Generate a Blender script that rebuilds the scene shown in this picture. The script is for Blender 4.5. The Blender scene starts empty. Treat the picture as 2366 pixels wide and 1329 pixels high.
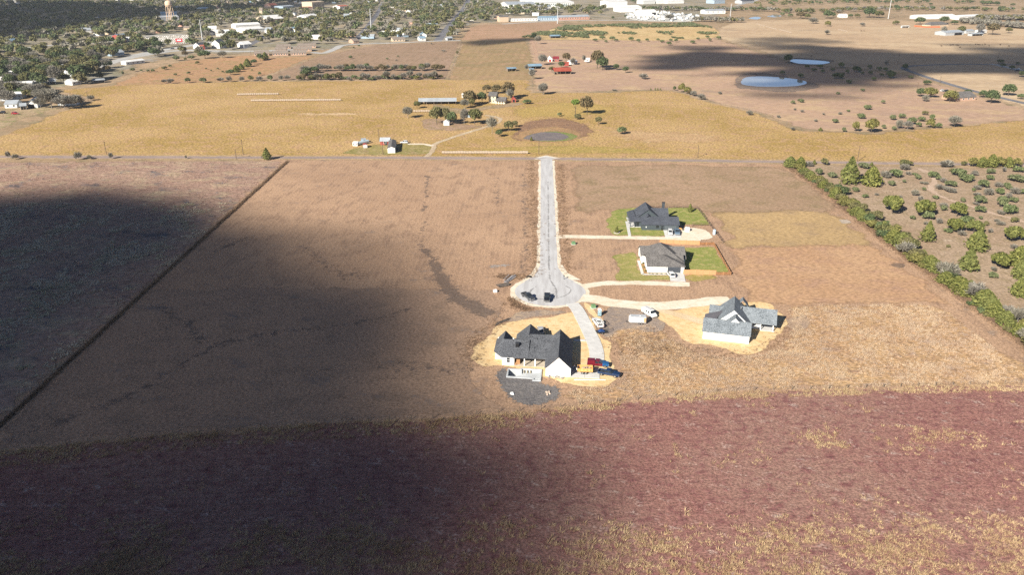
import bpy, bmesh, math, random
import numpy as np
from mathutils import Vector, Matrix, noise as mnoise
from mathutils.geometry import delaunay_2d_cdt
R = math.radians
random.seed(7)
rng = np.random.default_rng(7)
scene = bpy.context.scene
COL = scene.collection

# ------------------------------------------------------------------ camera
HC, F, PITCH = 105.0, 1840.0, R(22.8)          # drone height, focal length in photo pixels, tilt below level
cam = bpy.data.cameras.new('drone_camera')
cam.sensor_width = 36.0
cam.lens = 36.0 * F / 2366.0
cam.clip_start, cam.clip_end = 1.0, 20000.0
camo = bpy.data.objects.new('drone_camera', cam)
camo.location = (0, 0, HC)
camo.rotation_euler = (R(90) - PITCH, 0, 0)
COL.objects.link(camo)
scene.camera = camo

# ------------------------------------------------------------------ sky, sun, exposure
SUN_AZ, SUN_EL = R(37.5), R(30.0)                # shadows fall away from the camera and to the right
TO_SUN = Vector((-math.sin(SUN_AZ) * math.cos(SUN_EL), -math.cos(SUN_AZ) * math.cos(SUN_EL), math.sin(SUN_EL)))
world = bpy.data.worlds.new('World')
scene.world = world
world.use_nodes = True
wn = world.node_tree
sky = wn.nodes.new('ShaderNodeTexSky')
sky.sky_type = 'NISHITA'
sky.sun_disc = False
sky.sun_elevation = SUN_EL
sky.sun_rotation = math.atan2(TO_SUN.x, TO_SUN.y)
sky.air_density, sky.dust_density, sky.ozone_density = 0.5, 0.1, 1.6
sky.altitude = 600
bg = wn.nodes['Background']
bg.inputs['Strength'].default_value = 0.05
wn.links.new(sky.outputs[0], bg.inputs['Color'])
sun = bpy.data.lights.new('sun', 'SUN')
sun.energy, sun.angle, sun.color = 5.0, R(0.53), (1.0, 0.93, 0.81)
suno = bpy.data.objects.new('sun', sun)
suno.rotation_euler = TO_SUN.to_track_quat('Z', 'Y').to_euler()
COL.objects.link(suno)
vs = scene.view_settings
vs.view_transform, vs.look, vs.gamma, vs.use_curve_mapping = 'Standard', 'None', 1.0, False
vs.exposure = 1.05
scene.cycles.max_bounces = 5
scene.cycles.diffuse_bounces = 2
scene.cycles.glossy_bounces = 2
scene.cycles.transmission_bounces = 2
scene.cycles.transparent_max_bounces = 24
scene.cycles.use_denoising = False

# ------------------------------------------------------------------ pixels to places on the ground
def ray(px, py):
    u, v = (px - 1183.0) / F, (py - 664.5) / F
    return u, math.cos(PITCH) - v * math.sin(PITCH), -math.sin(PITCH) - v * math.cos(PITCH)

def G(px, py, z=0.0):
    d = ray(px, py)
    t = (z - HC) / d[2]
    return Vector((d[0] * t, d[1] * t, z))

def lin(c):
    c /= 255.0
    return c / 12.92 if c <= 0.04045 else ((c + 0.055) / 1.055) ** 2.4

def S(r, g, b):
    """base colour of flat ground that shows as this 8-bit colour in full sun at this exposure"""
    y = 0.3 * r + 0.59 * g + 0.11 * b
    r, g, b = (c + (y - c) * 0.04 for c in (r, g, b))
    return (min(.85, lin(r) / 1.40), min(.85, lin(g) / 1.33), min(.85, lin(b) / 1.25))

# ------------------------------------------------------------------ objects
def link(name, me, mats=None, parent=None, loc=None, rot=None):
    o = bpy.data.objects.new(name, me)
    COL.objects.link(o)
    if mats is not None and me is not None and not me.materials:
        for m in (mats if isinstance(mats, (list, tuple)) else [mats]):
            me.materials.append(m)
    if parent is not None:
        o.parent = parent
    if loc is not None:
        o.location = loc
    if rot is not None:
        o.rotation_euler = (0, 0, rot)
    return o

def tag(o, label=None, cat=None, group=None, kind=None):
    if label: o['label'] = label
    if cat: o['category'] = cat
    if group: o['group'] = group
    if kind: o['kind'] = kind
    return o

def thing(name, label, cat, loc=(0, 0, 0), rot=0.0, group=None):
    o = bpy.data.objects.new(name, None)
    COL.objects.link(o)
    o.empty_display_size = 0.5
    o.location = loc
    o.rotation_euler = (0, 0, rot)
    return tag(o, label, cat, group)

def copy_tree(o, parent=None):
    c = o.copy()
    COL.objects.link(c)
    c.parent = parent
    for ch in list(o.children):
        copy_tree(ch, c)
    return c

class MB:
    """collects polygons for one mesh"""
    def __init__(s): s.v, s.f, s.m = [], [], []
    def poly(s, pts, m=0):
        i = len(s.v); s.v += [tuple(p) for p in pts]; s.f.append(tuple(range(i, i + len(pts)))); s.m.append(m)
    def faces(s, pts, fs, m=0):
        i = len(s.v); s.v += [tuple(p) for p in pts]
        for f in fs: s.f.append(tuple(i + k for k in f)); s.m.append(m)
    def box(s, x0, x1, y0, y1, z0, z1, m=0):
        s.faces([(x0, y0, z0), (x1, y0, z0), (x1, y1, z0), (x0, y1, z0), (x0, y0, z1), (x1, y0, z1), (x1, y1, z1), (x0, y1, z1)],
                [(3, 2, 1, 0), (4, 5, 6, 7), (0, 1, 5, 4), (1, 2, 6, 5), (2, 3, 7, 6), (3, 0, 4, 7)], m)
    def hexa(s, p, m=0):      # 4 bottom, 4 top points
        s.faces(p, [(3, 2, 1, 0), (4, 5, 6, 7), (0, 1, 5, 4), (1, 2, 6, 5), (2, 3, 7, 6), (3, 0, 4, 7)], m)
    def bar(s, a, b, r, n=6, r2=None, m=0):
        a, b = Vector(a), Vector(b); d = (b - a)
        if d.length < 1e-6: return
        q = d.normalized().to_track_quat('Z', 'Y'); r2 = r if r2 is None else r2
        ring = [q @ Vector((math.cos(2 * math.pi * k / n), math.sin(2 * math.pi * k / n), 0)) for k in range(n)]
        pts = [a + w * r for w in ring] + [b + w * r2 for w in ring]
        fs = [(k, (k + 1) % n, n + (k + 1) % n, n + k) for k in range(n)] + [tuple(range(n - 1, -1, -1)), tuple(range(n, 2 * n))]
        s.faces(pts, fs, m)
    def lathe(s, prof, n=12, c=(0, 0, 0), m=0):
        k = len(s.v)
        for (r, z) in prof:
            for j in range(n):
                a = 2 * math.pi * j / n
                s.v.append((c[0] + r * math.cos(a), c[1] + r * math.sin(a), c[2] + z))
        for i in range(len(prof) - 1):
            for j in range(n):
                s.f.append((k + i * n + j, k + i * n + (j + 1) % n, k + (i + 1) * n + (j + 1) % n, k + (i + 1) * n + j)); s.m.append(m)
    def mesh(s, name, smooth=False):
        me = bpy.data.meshes.new(name)
        me.from_pydata(s.v, [], s.f)
        if any(s.m): me.polygons.foreach_set('material_index', s.m)
        if smooth: me.polygons.foreach_set('use_smooth', [True] * len(s.f))
        me.update()
        return me
    def build(s, name, mats, parent=None, loc=None, rot=None, smooth=False):
        return link(name, s.mesh(name, smooth), mats, parent, loc, rot)

# ------------------------------------------------------------------ materials
class NT:
    def __init__(s, name):
        s.mat = bpy.data.materials.new(name)
        s.mat.use_nodes = True
        s.t = s.mat.node_tree
        s.b = s.t.nodes['Principled BSDF']
        s.out = s.t.nodes['Material Output']
        s.b.inputs['Specular IOR Level'].default_value = 0.25
    def n(s, typ, **kw):
        d = s.t.nodes.new(typ)
        for k, v in kw.items():
            if k.startswith('_'): setattr(d, k[1:], v)
        return d
    def l(s, a, b): s.t.links.new(a, b)
    def put(s, sock, v):
        if hasattr(v, 'is_linked') or hasattr(v, 'links'): s.l(v, sock)
        else: sock.default_value = v
    def math(s, op, a, b=0.0, c=0.0, clamp=False):
        d = s.n('ShaderNodeMath'); d.operation = op; d.use_clamp = clamp
        s.put(d.inputs[0], a); s.put(d.inputs[1], b); s.put(d.inputs[2], c)
        return d.outputs[0]
    def mix(s, fac, a, b, typ='MIX'):
        d = s.n('ShaderNodeMix'); d.data_type = 'RGBA'; d.blend_type = typ
        s.put(d.inputs[0], fac); s.put(d.inputs[6], a if hasattr(a, 'links') else (*a, 1)); s.put(d.inputs[7], b if hasattr(b, 'links') else (*b, 1))
        return d.outputs[2]
    def noise(s, vec, scale, detail=4.0, rough=0.55, w=None):
        d = s.n('ShaderNodeTexNoise'); s.l(vec, d.inputs['Vector'])
        d.inputs['Scale'].default_value = scale; d.inputs['Detail'].default_value = detail; d.inputs['Roughness'].default_value = rough
        return d.outputs['Fac']
    def ramp(s, v, lo, hi):
        d = s.n('ShaderNodeMapRange'); d.interpolation_type = 'SMOOTHSTEP'
        s.put(d.inputs[0], v); d.inputs[1].default_value = lo; d.inputs[2].default_value = hi
        return d.outputs[0]
    def pos(s, rot=0.0, scale=(1, 1, 1), off=(0, 0, 0)):
        g = s.n('ShaderNodeNewGeometry')
        m = s.n('ShaderNodeMapping'); m.vector_type = 'POINT'
        r = s.n('ShaderNodeVectorRotate'); r.rotation_type = 'Z_AXIS'; r.inputs['Angle'].default_value = rot
        s.l(g.outputs['Position'], r.inputs['Vector']); s.l(r.outputs[0], m.inputs['Vector'])
        m.inputs['Scale'].default_value = scale; m.inputs['Location'].default_value = off
        return m.outputs[0]
    def obj(s):
        return s.n('ShaderNodeTexCoord').outputs['Object']
    def attr(s, name):
        d = s.n('ShaderNodeAttribute'); d.attribute_name = name
        return d
    def bump(s, h, strength=0.3, dist=0.2):
        d = s.n('ShaderNodeBump'); d.inputs['Strength'].default_value = strength; d.inputs['Distance'].default_value = dist
        s.l(h, d.inputs['Height']); s.l(d.outputs[0], s.b.inputs['Normal'])
    def base(s, c): s.put(s.b.inputs['Base Color'], c if hasattr(c, 'links') else (*c, 1))
    def set(s, **kw):
        for k, v in kw.items(): s.b.inputs[k].default_value = v

MATS = {}
def plain(name, col, rough=0.7, metal=0.0, spec=0.3, var=0.12, scale=1.5, coat=0.0, stain=None):
    """plain painted or raw surface with a little uneven tone"""
    if name in MATS: return MATS[name]
    m = NT(name); v = m.obj()
    n = m.noise(v, scale, 5.0, 0.6)
    hi = tuple(min(1, c * (1 + var)) for c in col); lo = tuple(c * (1 - var) for c in col)
    c = m.mix(m.ramp(n, 0.3, 0.7), lo, hi)
    if stain:
        c = m.mix(m.math('MULTIPLY', m.ramp(m.noise(v, scale * 0.35, 6.0, 0.7), 0.5, 0.75), stain[1]), c, stain[0])
    m.base(c); m.set(Roughness=rough, Metallic=metal)
    m.b.inputs['Specular IOR Level'].default_value = spec
    if coat: m.b.inputs['Coat Weight'].default_value = coat
    MATS[name] = m.mat
    return m.mat

def field(name, c0, c1, c2=None, soil=None, big=40.0, med=5.0, fine=0.9, stretch=(0.0, 1.0), rows=None,
          soil_amt=0.5, bump=0.5, fade=True, contrast=0.35, off=0.0, edge_noise=1.4, amax=1.0):
    """ground cover: two tones drifting over big distances, a third in medium patches, bare soil showing through, fine mottling"""
    m = NT(name)
    p = m.pos(off=(off, off * 0.7, 0))
    ps = m.pos(stretch[0], (1.0, 1.0 / stretch[1], 1.0), (off, off, 0))
    nb = m.noise(p, 1.0 / big, 5.0, 0.6)
    nm = m.noise(ps, 1.0 / med, 6.0, 0.62)
    nf = m.noise(ps, 1.0 / fine, 4.0, 0.65)
    c = m.mix(m.ramp(nb, 0.35, 0.65), c0, c1)
    if c2 is not None: c = m.mix(m.ramp(nm, 0.45, 0.68), c, c2)
    if soil is not None:
        ns = m.noise(m.pos(0.4, (1, 1.6, 1), (off + 31, off - 12, 0)), 1.0 / (med * 2.2), 7.0, 0.68)
        a = m.ramp(m.math('ADD', m.math('MULTIPLY', ns, 0.7), m.math('MULTIPLY', nf, 0.3)), 0.62 - soil_amt * 0.22, 0.70 - soil_amt * 0.16)
        c = m.mix(a, c, soil)
    if rows is not None:     # (angle, spacing, strength): mower or drill lines
        w = m.n('ShaderNodeTexWave'); w.wave_type = 'BANDS'; w.bands_direction = 'X'
        m.l(m.pos(rows[0]), w.inputs['Vector']); w.inputs['Scale'].default_value = 0.314 / rows[1]
        w.inputs['Distortion'].default_value = 1.2; w.inputs['Detail'].default_value = 2.0; w.inputs['Detail Scale'].default_value = 0.6
        k = m.math('MULTIPLY', m.math('SUBTRACT', w.outputs['Fac'], 0.5), rows[2])
        k = m.math('MULTIPLY', k, m.ramp(nm, 0.3, 0.7))
        c = m.mix(1.0, c, m.math('ADD', k, 1.0), 'MULTIPLY')
    sp = m.math('ADD', 1.0 - contrast * 0.85, m.math('MULTIPLY', m.ramp(nf, 0.28, 0.72), contrast * 1.7))
    c = m.mix(1.0, c, sp, 'MULTIPLY')
    m.base(c); m.set(Roughness=0.95)
    m.b.inputs['Specular IOR Level'].default_value = 0.08
    if bump:
        h = m.math('ADD', m.math('MULTIPLY', nf, 0.6), m.math('MULTIPLY', nm, 0.8))
        m.bump(h, bump, fine * 0.6)
    if fade:
        e = m.attr('edge').outputs['Fac']
        en = m.math('MULTIPLY', m.math('SUBTRACT', m.math('ADD', m.math('MULTIPLY', nm, 0.6), m.math('MULTIPLY', nf, 0.4)), 0.5), edge_noise * 1.6)
        inside = m.math('MULTIPLY', e, 1.0)
        a = m.ramp(m.math('ADD', inside, m.math('MULTIPLY', en, m.math('SUBTRACT', 1.0, m.math('MULTIPLY', inside, 0.55)))), 0.36, 0.62)
        if amax < 1: a = m.math('MULTIPLY', a, amax)
        tr = m.n('ShaderNodeBsdfTransparent'); mx = m.n('ShaderNodeMixShader')
        m.l(a, mx.inputs[0]); m.l(tr.outputs[0], mx.inputs[1]); m.l(m.b.outputs[0], mx.inputs[2]); m.l(mx.outputs[0], m.out.inputs['Surface'])
    return m.mat

# ------------------------------------------------------------------ outlines on the ground
def spline(pts, closed, n=8):
    out = []; k = len(pts)
    for i in range(k if closed else k - 1):
        p0 = pts[(i - 1) % k] if closed or i > 0 else pts[i]
        p1, p2 = pts[i], pts[(i + 1) % k]
        p3 = pts[(i + 2) % k] if closed or i + 2 < k else p2
        for j in range(n):
            t = j / n
            out.append(0.5 * ((2 * p1) + (p2 - p0) * t + (2 * p0 - 5 * p1 + 4 * p2 - p3) * t * t + (3 * p1 - p0 - 3 * p2 + p3) * t ** 3))
    if not closed: out.append(pts[-1])
    return out

def densify(pts, step, closed=True):
    out = []; k = len(pts)
    for i in range(k if closed else k - 1):
        a, b = pts[i], pts[(i + 1) % k]
        m = max(1, int((b - a).length / step))
        out += [a + (b - a) * (j / m) for j in range(m)]
    if not closed: out.append(pts[-1])
    return out

def seg_dist(P, poly):
    """distance of points P (n,2) to a closed outline (m,2)"""
    A = poly; B = np.roll(poly, -1, axis=0); d = B - A
    L = np.maximum((d ** 2).sum(1), 1e-9); best = np.full(len(P), 1e18)
    for s in range(0, len(P), 4000):
        q = P[s:s + 4000]
        t = np.clip(((q[:, None, :] - A[None]) * d[None]).sum(2) / L[None], 0, 1)
        c = A[None] + t[..., None] * d[None]
        best[s:s + 4000] = ((q[:, None, :] - c) ** 2).sum(2).min(1)
    return np.sqrt(best)

def inside(P, poly):
    x, y = P[:, 0], P[:, 1]; r = np.zeros(len(P), bool)
    j = len(poly) - 1
    for i in range(len(poly)):
        xi, yi = poly[i]; xj, yj = poly[j]
        if yi != yj:
            c = ((yi > y) != (yj > y)) & (x < (xj - xi) * (y - yi) / (yj - yi) + xi)
            r ^= c
        j = i
    return r

LAYER = 0.006
SHEETS = []
def sheet(name, world_pts, mat, layer, feather=0.0, holes=()):
    """a flat sheet over an outline, with an attribute that runs from 0 at its edge to 1 inside"""
    P = np.array([(p.x, p.y) for p in world_pts])
    verts = [Vector((p[0], p[1])) for p in P]; n = len(verts)
    edges = [(i, (i + 1) % n) for i in range(n)]
    for h in holes:
        k = len(verts); verts += [Vector((q.x, q.y)) for q in h]
        edges += [(k + i, k + (i + 1) % len(h)) for i in range(len(h))]
    if feather > 0:
        lo, hi = P.min(0), P.max(0)
        g = max(feather * 0.55, math.sqrt((hi[0] - lo[0]) * (hi[1] - lo[1]) / 5000.0))
        xs = np.arange(lo[0] + g / 2, hi[0], g); ys = np.arange(lo[1] + g / 2, hi[1], g)
        Q = np.array([(x + (g * 0.5 if k % 2 else 0), y) for k, y in enumerate(ys) for x in xs])
        if len(Q):
            Q = Q[inside(Q, P)]
            if len(Q):
                d = seg_dist(Q, P); Q = Q[d > g * 0.35]
                for h in holes:
                    H = np.array([(q.x, q.y) for q in h])
                    if len(Q): Q = Q[~inside(Q, H)]
                verts += [Vector((q[0], q[1])) for q in Q]
    vo, eo, fo, *_ = delaunay_2d_cdt(verts, edges, [], 0 if holes else 1, 1e-5)
    if holes:
        VV = np.array([(v.x, v.y) for v in vo]); cen_ = np.array([VV[list(f)].mean(0) for f in fo]); keep = inside(cen_, P)
        for h in holes: keep &= ~inside(cen_, np.array([(q.x, q.y) for q in h]))
        fo = [f for f, k in zip(fo, keep) if k]
    SHEETS.append(name)
    z = layer * LAYER + (len(SHEETS) % 13) * 0.0004
    me = bpy.data.meshes.new(name)
    me.from_pydata([(v.x, v.y, z) for v in vo], [], fo)
    V = np.array([(v.x, v.y) for v in vo])
    d = seg_dist(V, P)
    e = np.clip(d / feather, 0, 1) if feather > 0 else np.ones(len(V))
    a = me.attributes.new('edge', 'FLOAT', 'POINT')
    a.data.foreach_set('value', e.astype(np.float32))
    bm = bmesh.new(); bm.from_mesh(me); bmesh.ops.recalc_face_normals(bm, faces=bm.faces)
    if bm.faces and sum(f.normal.z for f in bm.faces) < 0:
        bmesh.ops.reverse_faces(bm, faces=bm.faces)
    bm.to_mesh(me); bm.free()
    return tag(link(name, me, mat), kind='structure')

def jitter_outline(w, amp, freq=0.15, seed=0.0):
    out = []; k = len(w)
    for i, p in enumerate(w):
        t = w[(i + 1) % k] - w[i - 1]; nrm = Vector((-t.y, t.x, 0)).normalized() if t.length > 1e-6 else Vector()
        out.append(p + nrm * amp * (mnoise.fractal(Vector((p.x * freq, p.y * freq, seed)), 1.0, 2.0, 4) * 1.6))
    return out

def patch(name, px, mat, layer, feather=1.5, jit=0.6, smooth=True, freq=0.15, step=None, holes=()):
    w = [G(*p) for p in px]
    if smooth: w = spline(w, True, 8)
    per = sum((w[i] - w[i - 1]).length for i in range(len(w)))
    w = densify(w, step or max(0.8, per / 500.0))
    if jit: w = jitter_outline(w, jit, freq, layer)
    return sheet(name, w, mat, layer, feather, holes)

def ribbon(name, px, width, mat, layer, feather=0.6, jit=0.2, smooth=True, freq=0.2):
    c = [G(*p) for p in px]
    if smooth: c = spline(c, False, 10)
    c = densify(c, max(1.0, sum((c[i + 1] - c[i]).length for i in range(len(c) - 1)) / 220.0), False)
    ws = width if callable(width) else (lambda t: width)
    Lp, Rp = [], []
    for i, p in enumerate(c):
        t = c[min(i + 1, len(c) - 1)] - c[max(i - 1, 0)]; nrm = Vector((-t.y, t.x, 0)).normalized(); h = ws(i / (len(c) - 1)) / 2
        Lp.append(p + nrm * h); Rp.append(p - nrm * h)
    w = Lp + Rp[::-1]
    if jit: w = jitter_outline(w, jit, freq, layer + 3.3)
    return sheet(name, w, mat, layer, feather)

# ------------------------------------------------------------------ clouds over and behind the drone: their shadows lie on the fields
cm = NT('cloud_vapour')
cm.base((0.9, 0.91, 0.93)); cm.set(Roughness=1.0)
ca = cm.attr('vapour').outputs['Fac']
ctr = cm.n('ShaderNodeBsdfTransparent'); cmx = cm.n('ShaderNodeMixShader')
cm.l(ca, cmx.inputs[0]); cm.l(ctr.outputs[0], cmx.inputs[1]); cm.l(cm.b.outputs[0], cmx.inputs[2]); cm.l(cmx.outputs[0], cm.out.inputs['Surface'])

def cloud(px, alt, soft, dens, cell, thick=70.0, streak=0.0, seed=0.0, lump=0.5):
    off = TO_SUN * (alt / TO_SUN.z)
    w = spline([G(*p) for p in px], True, 6)
    P = np.array([(p.x, p.y) for p in w])
    lo, hi = P.min(0) - soft, P.max(0) + soft
    xs = np.arange(lo[0], hi[0] + cell, cell); ys = np.arange(lo[1], hi[1] + cell, cell)
    X, Y = np.meshgrid(xs, ys); Q = np.stack([X.ravel(), Y.ravel()], 1)
    d = seg_dist(Q, P) * np.where(inside(Q, P), 1, -1)
    nz = np.array([mnoise.fractal(Vector((q[0] / (soft * 2.2), q[1] / (soft * 2.2) * (1 + streak), seed)), 1.0, 2.0, 5) for q in Q])
    t = np.clip((d + nz * soft * lump) / soft + 0.5, 0, 1); t = t * t * (3 - 2 * t)
    nx, ny = len(xs), len(ys); keep = t > 0.015
    idx = -np.ones(len(Q), int); idx[keep] = np.arange(keep.sum()); k = int(keep.sum())
    V = []; D = []
    for sgn, th in ((1, thick), (-1, thick * 0.35)):
        for q, tt, z in zip(Q[keep], t[keep], nz[keep]):
            dz = sgn * th * tt * (0.75 + 0.5 * abs(z)); k_ = 1 + dz / alt
            V.append((q[0] + off.x * k_, q[1] + off.y * k_, alt + dz)); D.append(1 - math.sqrt(max(0.0, 1 - dens * tt)))
    Fc = []
    I = idx.reshape(ny, nx)
    for j in range(ny - 1):
        for i in range(nx - 1):
            q = (I[j, i], I[j, i + 1], I[j + 1, i + 1], I[j + 1, i])
            if min(q) >= 0:
                Fc.append(q); Fc.append(tuple(a + k for a in q[::-1]))
    me = bpy.data.meshes.new('cloud'); me.from_pydata(V, [], Fc)
    a = me.attributes.new('vapour', 'FLOAT', 'POINT'); a.data.foreach_set('value', np.array(D, np.float32))
    me.polygons.foreach_set('use_smooth', [True] * len(Fc)); me.update()
    return tag(link('cloud', me, cm.mat), kind='structure')

cloud([(-500, 466), (0, 458), (300, 470), (520, 486), (640, 494), (765, 530), (875, 590), (965, 660), (1015, 745), (1040, 840), (1105, 915), (1215, 975),
       (1300, 1045), (1330, 1130), (1290, 1215), (1220, 1310), (1150, 1500), (-700, 1500)], 800, 58, 0.955, 9.0, seed=1.0, lump=0.5)
cloud([(-500, 455), (150, 462), (470, 486), (500, 530), (250, 720), (90, 860), (-40, 985), (-200, 1000), (-700, 1000)], 900, 34, 0.97, 9.0, seed=2.0)
cloud([(-600, 1090), (200, 1045), (600, 1015), (850, 1005), (1010, 1030), (1060, 1090), (960, 1190), (880, 1330), (850, 1500), (-700, 1500)], 950, 40, 0.88, 9.0, seed=3.0)
cloud([(850, 1010), (1150, 965), (1340, 985), (1450, 1060), (1450, 1170), (1390, 1270), (1300, 1500), (700, 1500), (700, 1060)], 870, 62, 0.45, 9.0, seed=7.0, lump=0.6)
cloud([(1480, 146), (1530, 112), (1640, 108), (1760, 118), (1860, 100), (2000, 112), (2150, 120), (2300, 108), (2600, 108), (2600, 200), (2320, 178), (2180, 172),
       (2110, 196), (2040, 214), (1940, 222), (1830, 214), (1780, 190), (1700, 158), (1600, 172), (1520, 165)], 800, 55, 0.93, 12.0, streak=1.6, seed=4.0, lump=1.2)
cloud([(1700, 95), (1800, 84), (1900, 90), (1960, 98), (1850, 103), (1750, 107)], 850, 45, 0.75, 12.0, streak=2.0, seed=9.0, lump=1.0)
cloud([(-500, 8), (100, 9), (300, 14), (420, 20), (560, 12), (690, 3), (760, 8), (640, 22), (520, 30), (420, 46), (300, 58), (190, 70), (70, 88), (-100, 105), (-500, 140)], 800, 60, 0.90, 14.0, seed=5.0, lump=0.7)
cloud([(1060, 99), (1110, 94), (1180, 90), (1240, 86), (1245, 92), (1190, 98), (1110, 104)], 780, 30, 0.85, 9.0, seed=6.0, lump=0.8)
# ------------------------------------------------------------------ the ground
SOIL = S(112, 106, 108)
H1 = Vector((9.04, 188.2, 0)); H1R = R(-5)       # first house: its garage corner and turn
def frame(o, r):
    c, s = math.cos(r), math.sin(r)
    return lambda u, v, z=0.0: Vector((o.x + u * c - v * s, o.y + u * s + v * c, z))
L1 = frame(H1, H1R)
POOL = [L1(u, v) for u, v in ((-10.45, -1.75), (-7.0, -1.9), (-3.4, -2.05), (-3.4, -3.1), (-1.15, -3.1), (-1.15, 3.05), (-7.0, 3.35), (-7.0, 2.75), (-10.45, 2.75))]

base_m = field('far_pasture', S(196, 164, 130), S(176, 146, 112), S(150, 132, 100), None, big=160, med=24, fine=5, fade=False, bump=0.2, contrast=0.25)
g0 = [Vector((-4500, -800, 0)), Vector((4500, -800, 0)), Vector((4500, 7000, 0)), Vector((-4500, 7000, 0))]
sheet('ground', g0, base_m, 0, holes=[POOL])

gold_m = field('golden_hay', S(206, 168, 112), S(182, 148, 84), S(200, 158, 116), S(188, 148, 114), big=65, med=6, fine=1.1, stretch=(R(86), 1.25), soil_amt=0.25, contrast=0.55, bump=0.9)
patch('hay_field', [(-500, 520), (0, 312), (70, 283), (150, 250), (203, 234), (205, 226), (140, 215), (145, 206), (300, 193), (520, 188), (700, 186), (1030, 183), (1228, 184), (1232, 214),
      (1400, 212), (1540, 207), (1590, 217), (1650, 238), (1760, 262), (1850, 300), (2000, 307), (2200, 291), (2366, 272), (2900, 235), (2900, 376), (2366, 384), (1800, 377), (1240, 369), (0, 365), (-500, 362)],
      gold_m, 1, 3.0, 1.0, smooth=False)
mown_m = field('mown_stubble', S(200, 161, 128), S(188, 150, 119), S(174, 139, 112), S(140, 122, 112), big=70, med=6, fine=.55, stretch=(R(2.5), 1.7), rows=(R(2.5), 2.2, 0.17), soil_amt=0.22, contrast=0.40, bump=0.5)
patch('mown_lots', [(600, 366), (1240, 367), (1830, 374), (1920, 420), (2080, 535), (2230, 640), (2400, 776), (2800, 1080), (2800, 900), (2366, 905), (2000, 915), (1560, 936), (1250, 966), (1000, 988), (800, 995), (400, 1023), (0, 1062), (-130, 1090), (-40, 983)], mown_m, 2, 1.2, 0.5, smooth=False, holes=[POOL])
left_m = field('rough_pasture', S(186, 152, 130), S(176, 140, 120), S(192, 166, 134), S(112, 104, 104), big=60, med=8, fine=1.6, soil_amt=0.42, contrast=0.38, bump=0.8, stretch=(R(80), 1.7))
patch('rough_pasture', [(-700, 374), (664, 371), (0, 983), (-700, 1630)], left_m, 3, .8, 0.5, smooth=False)
bot_m = field('russet_prairie', S(164, 116, 104), S(168, 128, 112), S(140, 92, 88), S(184, 156, 142), big=45, med=2.0, fine=0.5, soil_amt=0.34, rows=(R(88), 2.0, 0.2), contrast=0.55, bump=0.8, stretch=(R(78), 1.4))
patch('russet_prairie', [(-700, 1120), (-80, 1052), (0, 1042), (400, 1003), (800, 975), (1000, 968), (1250, 946), (1560, 916), (1700, 905), (2000, 897), (2366, 887), (3000, 874), (3000, 1800), (-700, 1800)], bot_m, 4, 1.0, 0.9, smooth=False)
brush_m = field('brush_pasture', S(188, 160, 132), S(178, 148, 120), S(166, 142, 110), S(202, 176, 150), big=40, med=5, fine=1.1, soil_amt=0.3, contrast=0.36)
patch('brush_pasture', [(1812, 380), (2366, 388), (3000, 398), (3000, 1400), (2700, 1080), (2366, 786), (2200, 650), (2050, 545), (1900, 432)], brush_m, 5, 1.6, 0.6, smooth=False)
f1 = field('stubble_brown', S(178, 146, 120), S(170, 138, 110), S(160, 132, 104), None, big=150, med=18, fine=4, rows=(R(4), 9, 0.12), contrast=0.22, bump=0.2)
patch('stubble_field', [(596, 184), (735, 129), (868, 103), (1066, 95), (1033, 184)], f1, 2, 4, 1.5, smooth=False)
f2 = field('stubble_orange', S(200, 152, 112), S(188, 146, 108), S(176, 146, 100), None, big=110, med=14, fine=4, contrast=0.25, bump=0.2)
patch('weedy_field', [(245, 200), (330, 163), (420, 140), (560, 127), (640, 132), (738, 128), (594, 184), (480, 192)], f2, 3, 6, 3, smooth=False)
f3 = field('stubble_green', S(176, 146, 104), S(160, 136, 96), S(186, 148, 112), None, big=90, med=20, fine=3.5, rows=(R(4), 8, 0.14), contrast=0.2, bump=0.2)
patch('ploughed_field', [(1068, 95), (1215, 92), (1242, 148), (1232, 184), (1036, 184)], f3, 3, 3, 1, smooth=False)
f4 = field('grazed_pasture', S(202, 164, 134), S(192, 156, 130), S(208, 174, 134), S(174, 146, 124), big=120, med=16, fine=2.4, soil_amt=0.35, contrast=0.22, bump=0.25, stretch=(R(88), 2.4))
patch('grazed_pasture', [(1215, 92), (1400, 92), (1640, 84), (1720, 108), (1832, 147), (2090, 170), (2366, 250), (2900, 330), (2900, 250), (2366, 280), (2200, 292), (2000, 307), (1856, 301), (1760, 263), (1650, 239), (1590, 218), (1540, 208), (1232, 214)],
      f4, 3, 4, 2, smooth=False)
f5 = field('pale_pasture', S(218, 188, 150), S(206, 172, 136), S(196, 164, 130), S(176, 150, 124), big=180, med=30, fine=4, soil_amt=0.3, contrast=0.2, bump=0.2, stretch=(R(88), 2.6))
patch('pale_pasture', [(1640, 84), (1660, 62), (1705, 48), (1830, 44), (2100, 46), (2366, 66), (2900, 90), (2900, 330), (2366, 248), (2090, 168), (1832, 146), (1722, 108)], f5, 4, 5, 3, smooth=False)
f6 = field('sandy_scrub', S(228, 194, 140), S(216, 178, 126), S(196, 166, 110), S(176, 152, 104), big=70, med=14, fine=3, soil_amt=0.35, contrast=0.25, bump=0.25)
patch('scrub_hill', [(1200, 88), (1250, 74), (1300, 60), (1480, 54), (1640, 60), (1668, 82), (1600, 92), (1480, 94), (1380, 92), (1290, 92)], f6, 5, 10, 3)
f7 = field('fallow_field', S(196, 154, 122), S(184, 146, 114), S(176, 142, 108), None, big=140, med=20, fine=4, contrast=0.2, bump=0.2)
patch('fallow_field', [(1062, 92), (1085, 62), (1110, 56), (1290, 50), (1300, 58), (1222, 84), (1208, 93)], f7, 5, 4, 2, smooth=False)
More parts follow.
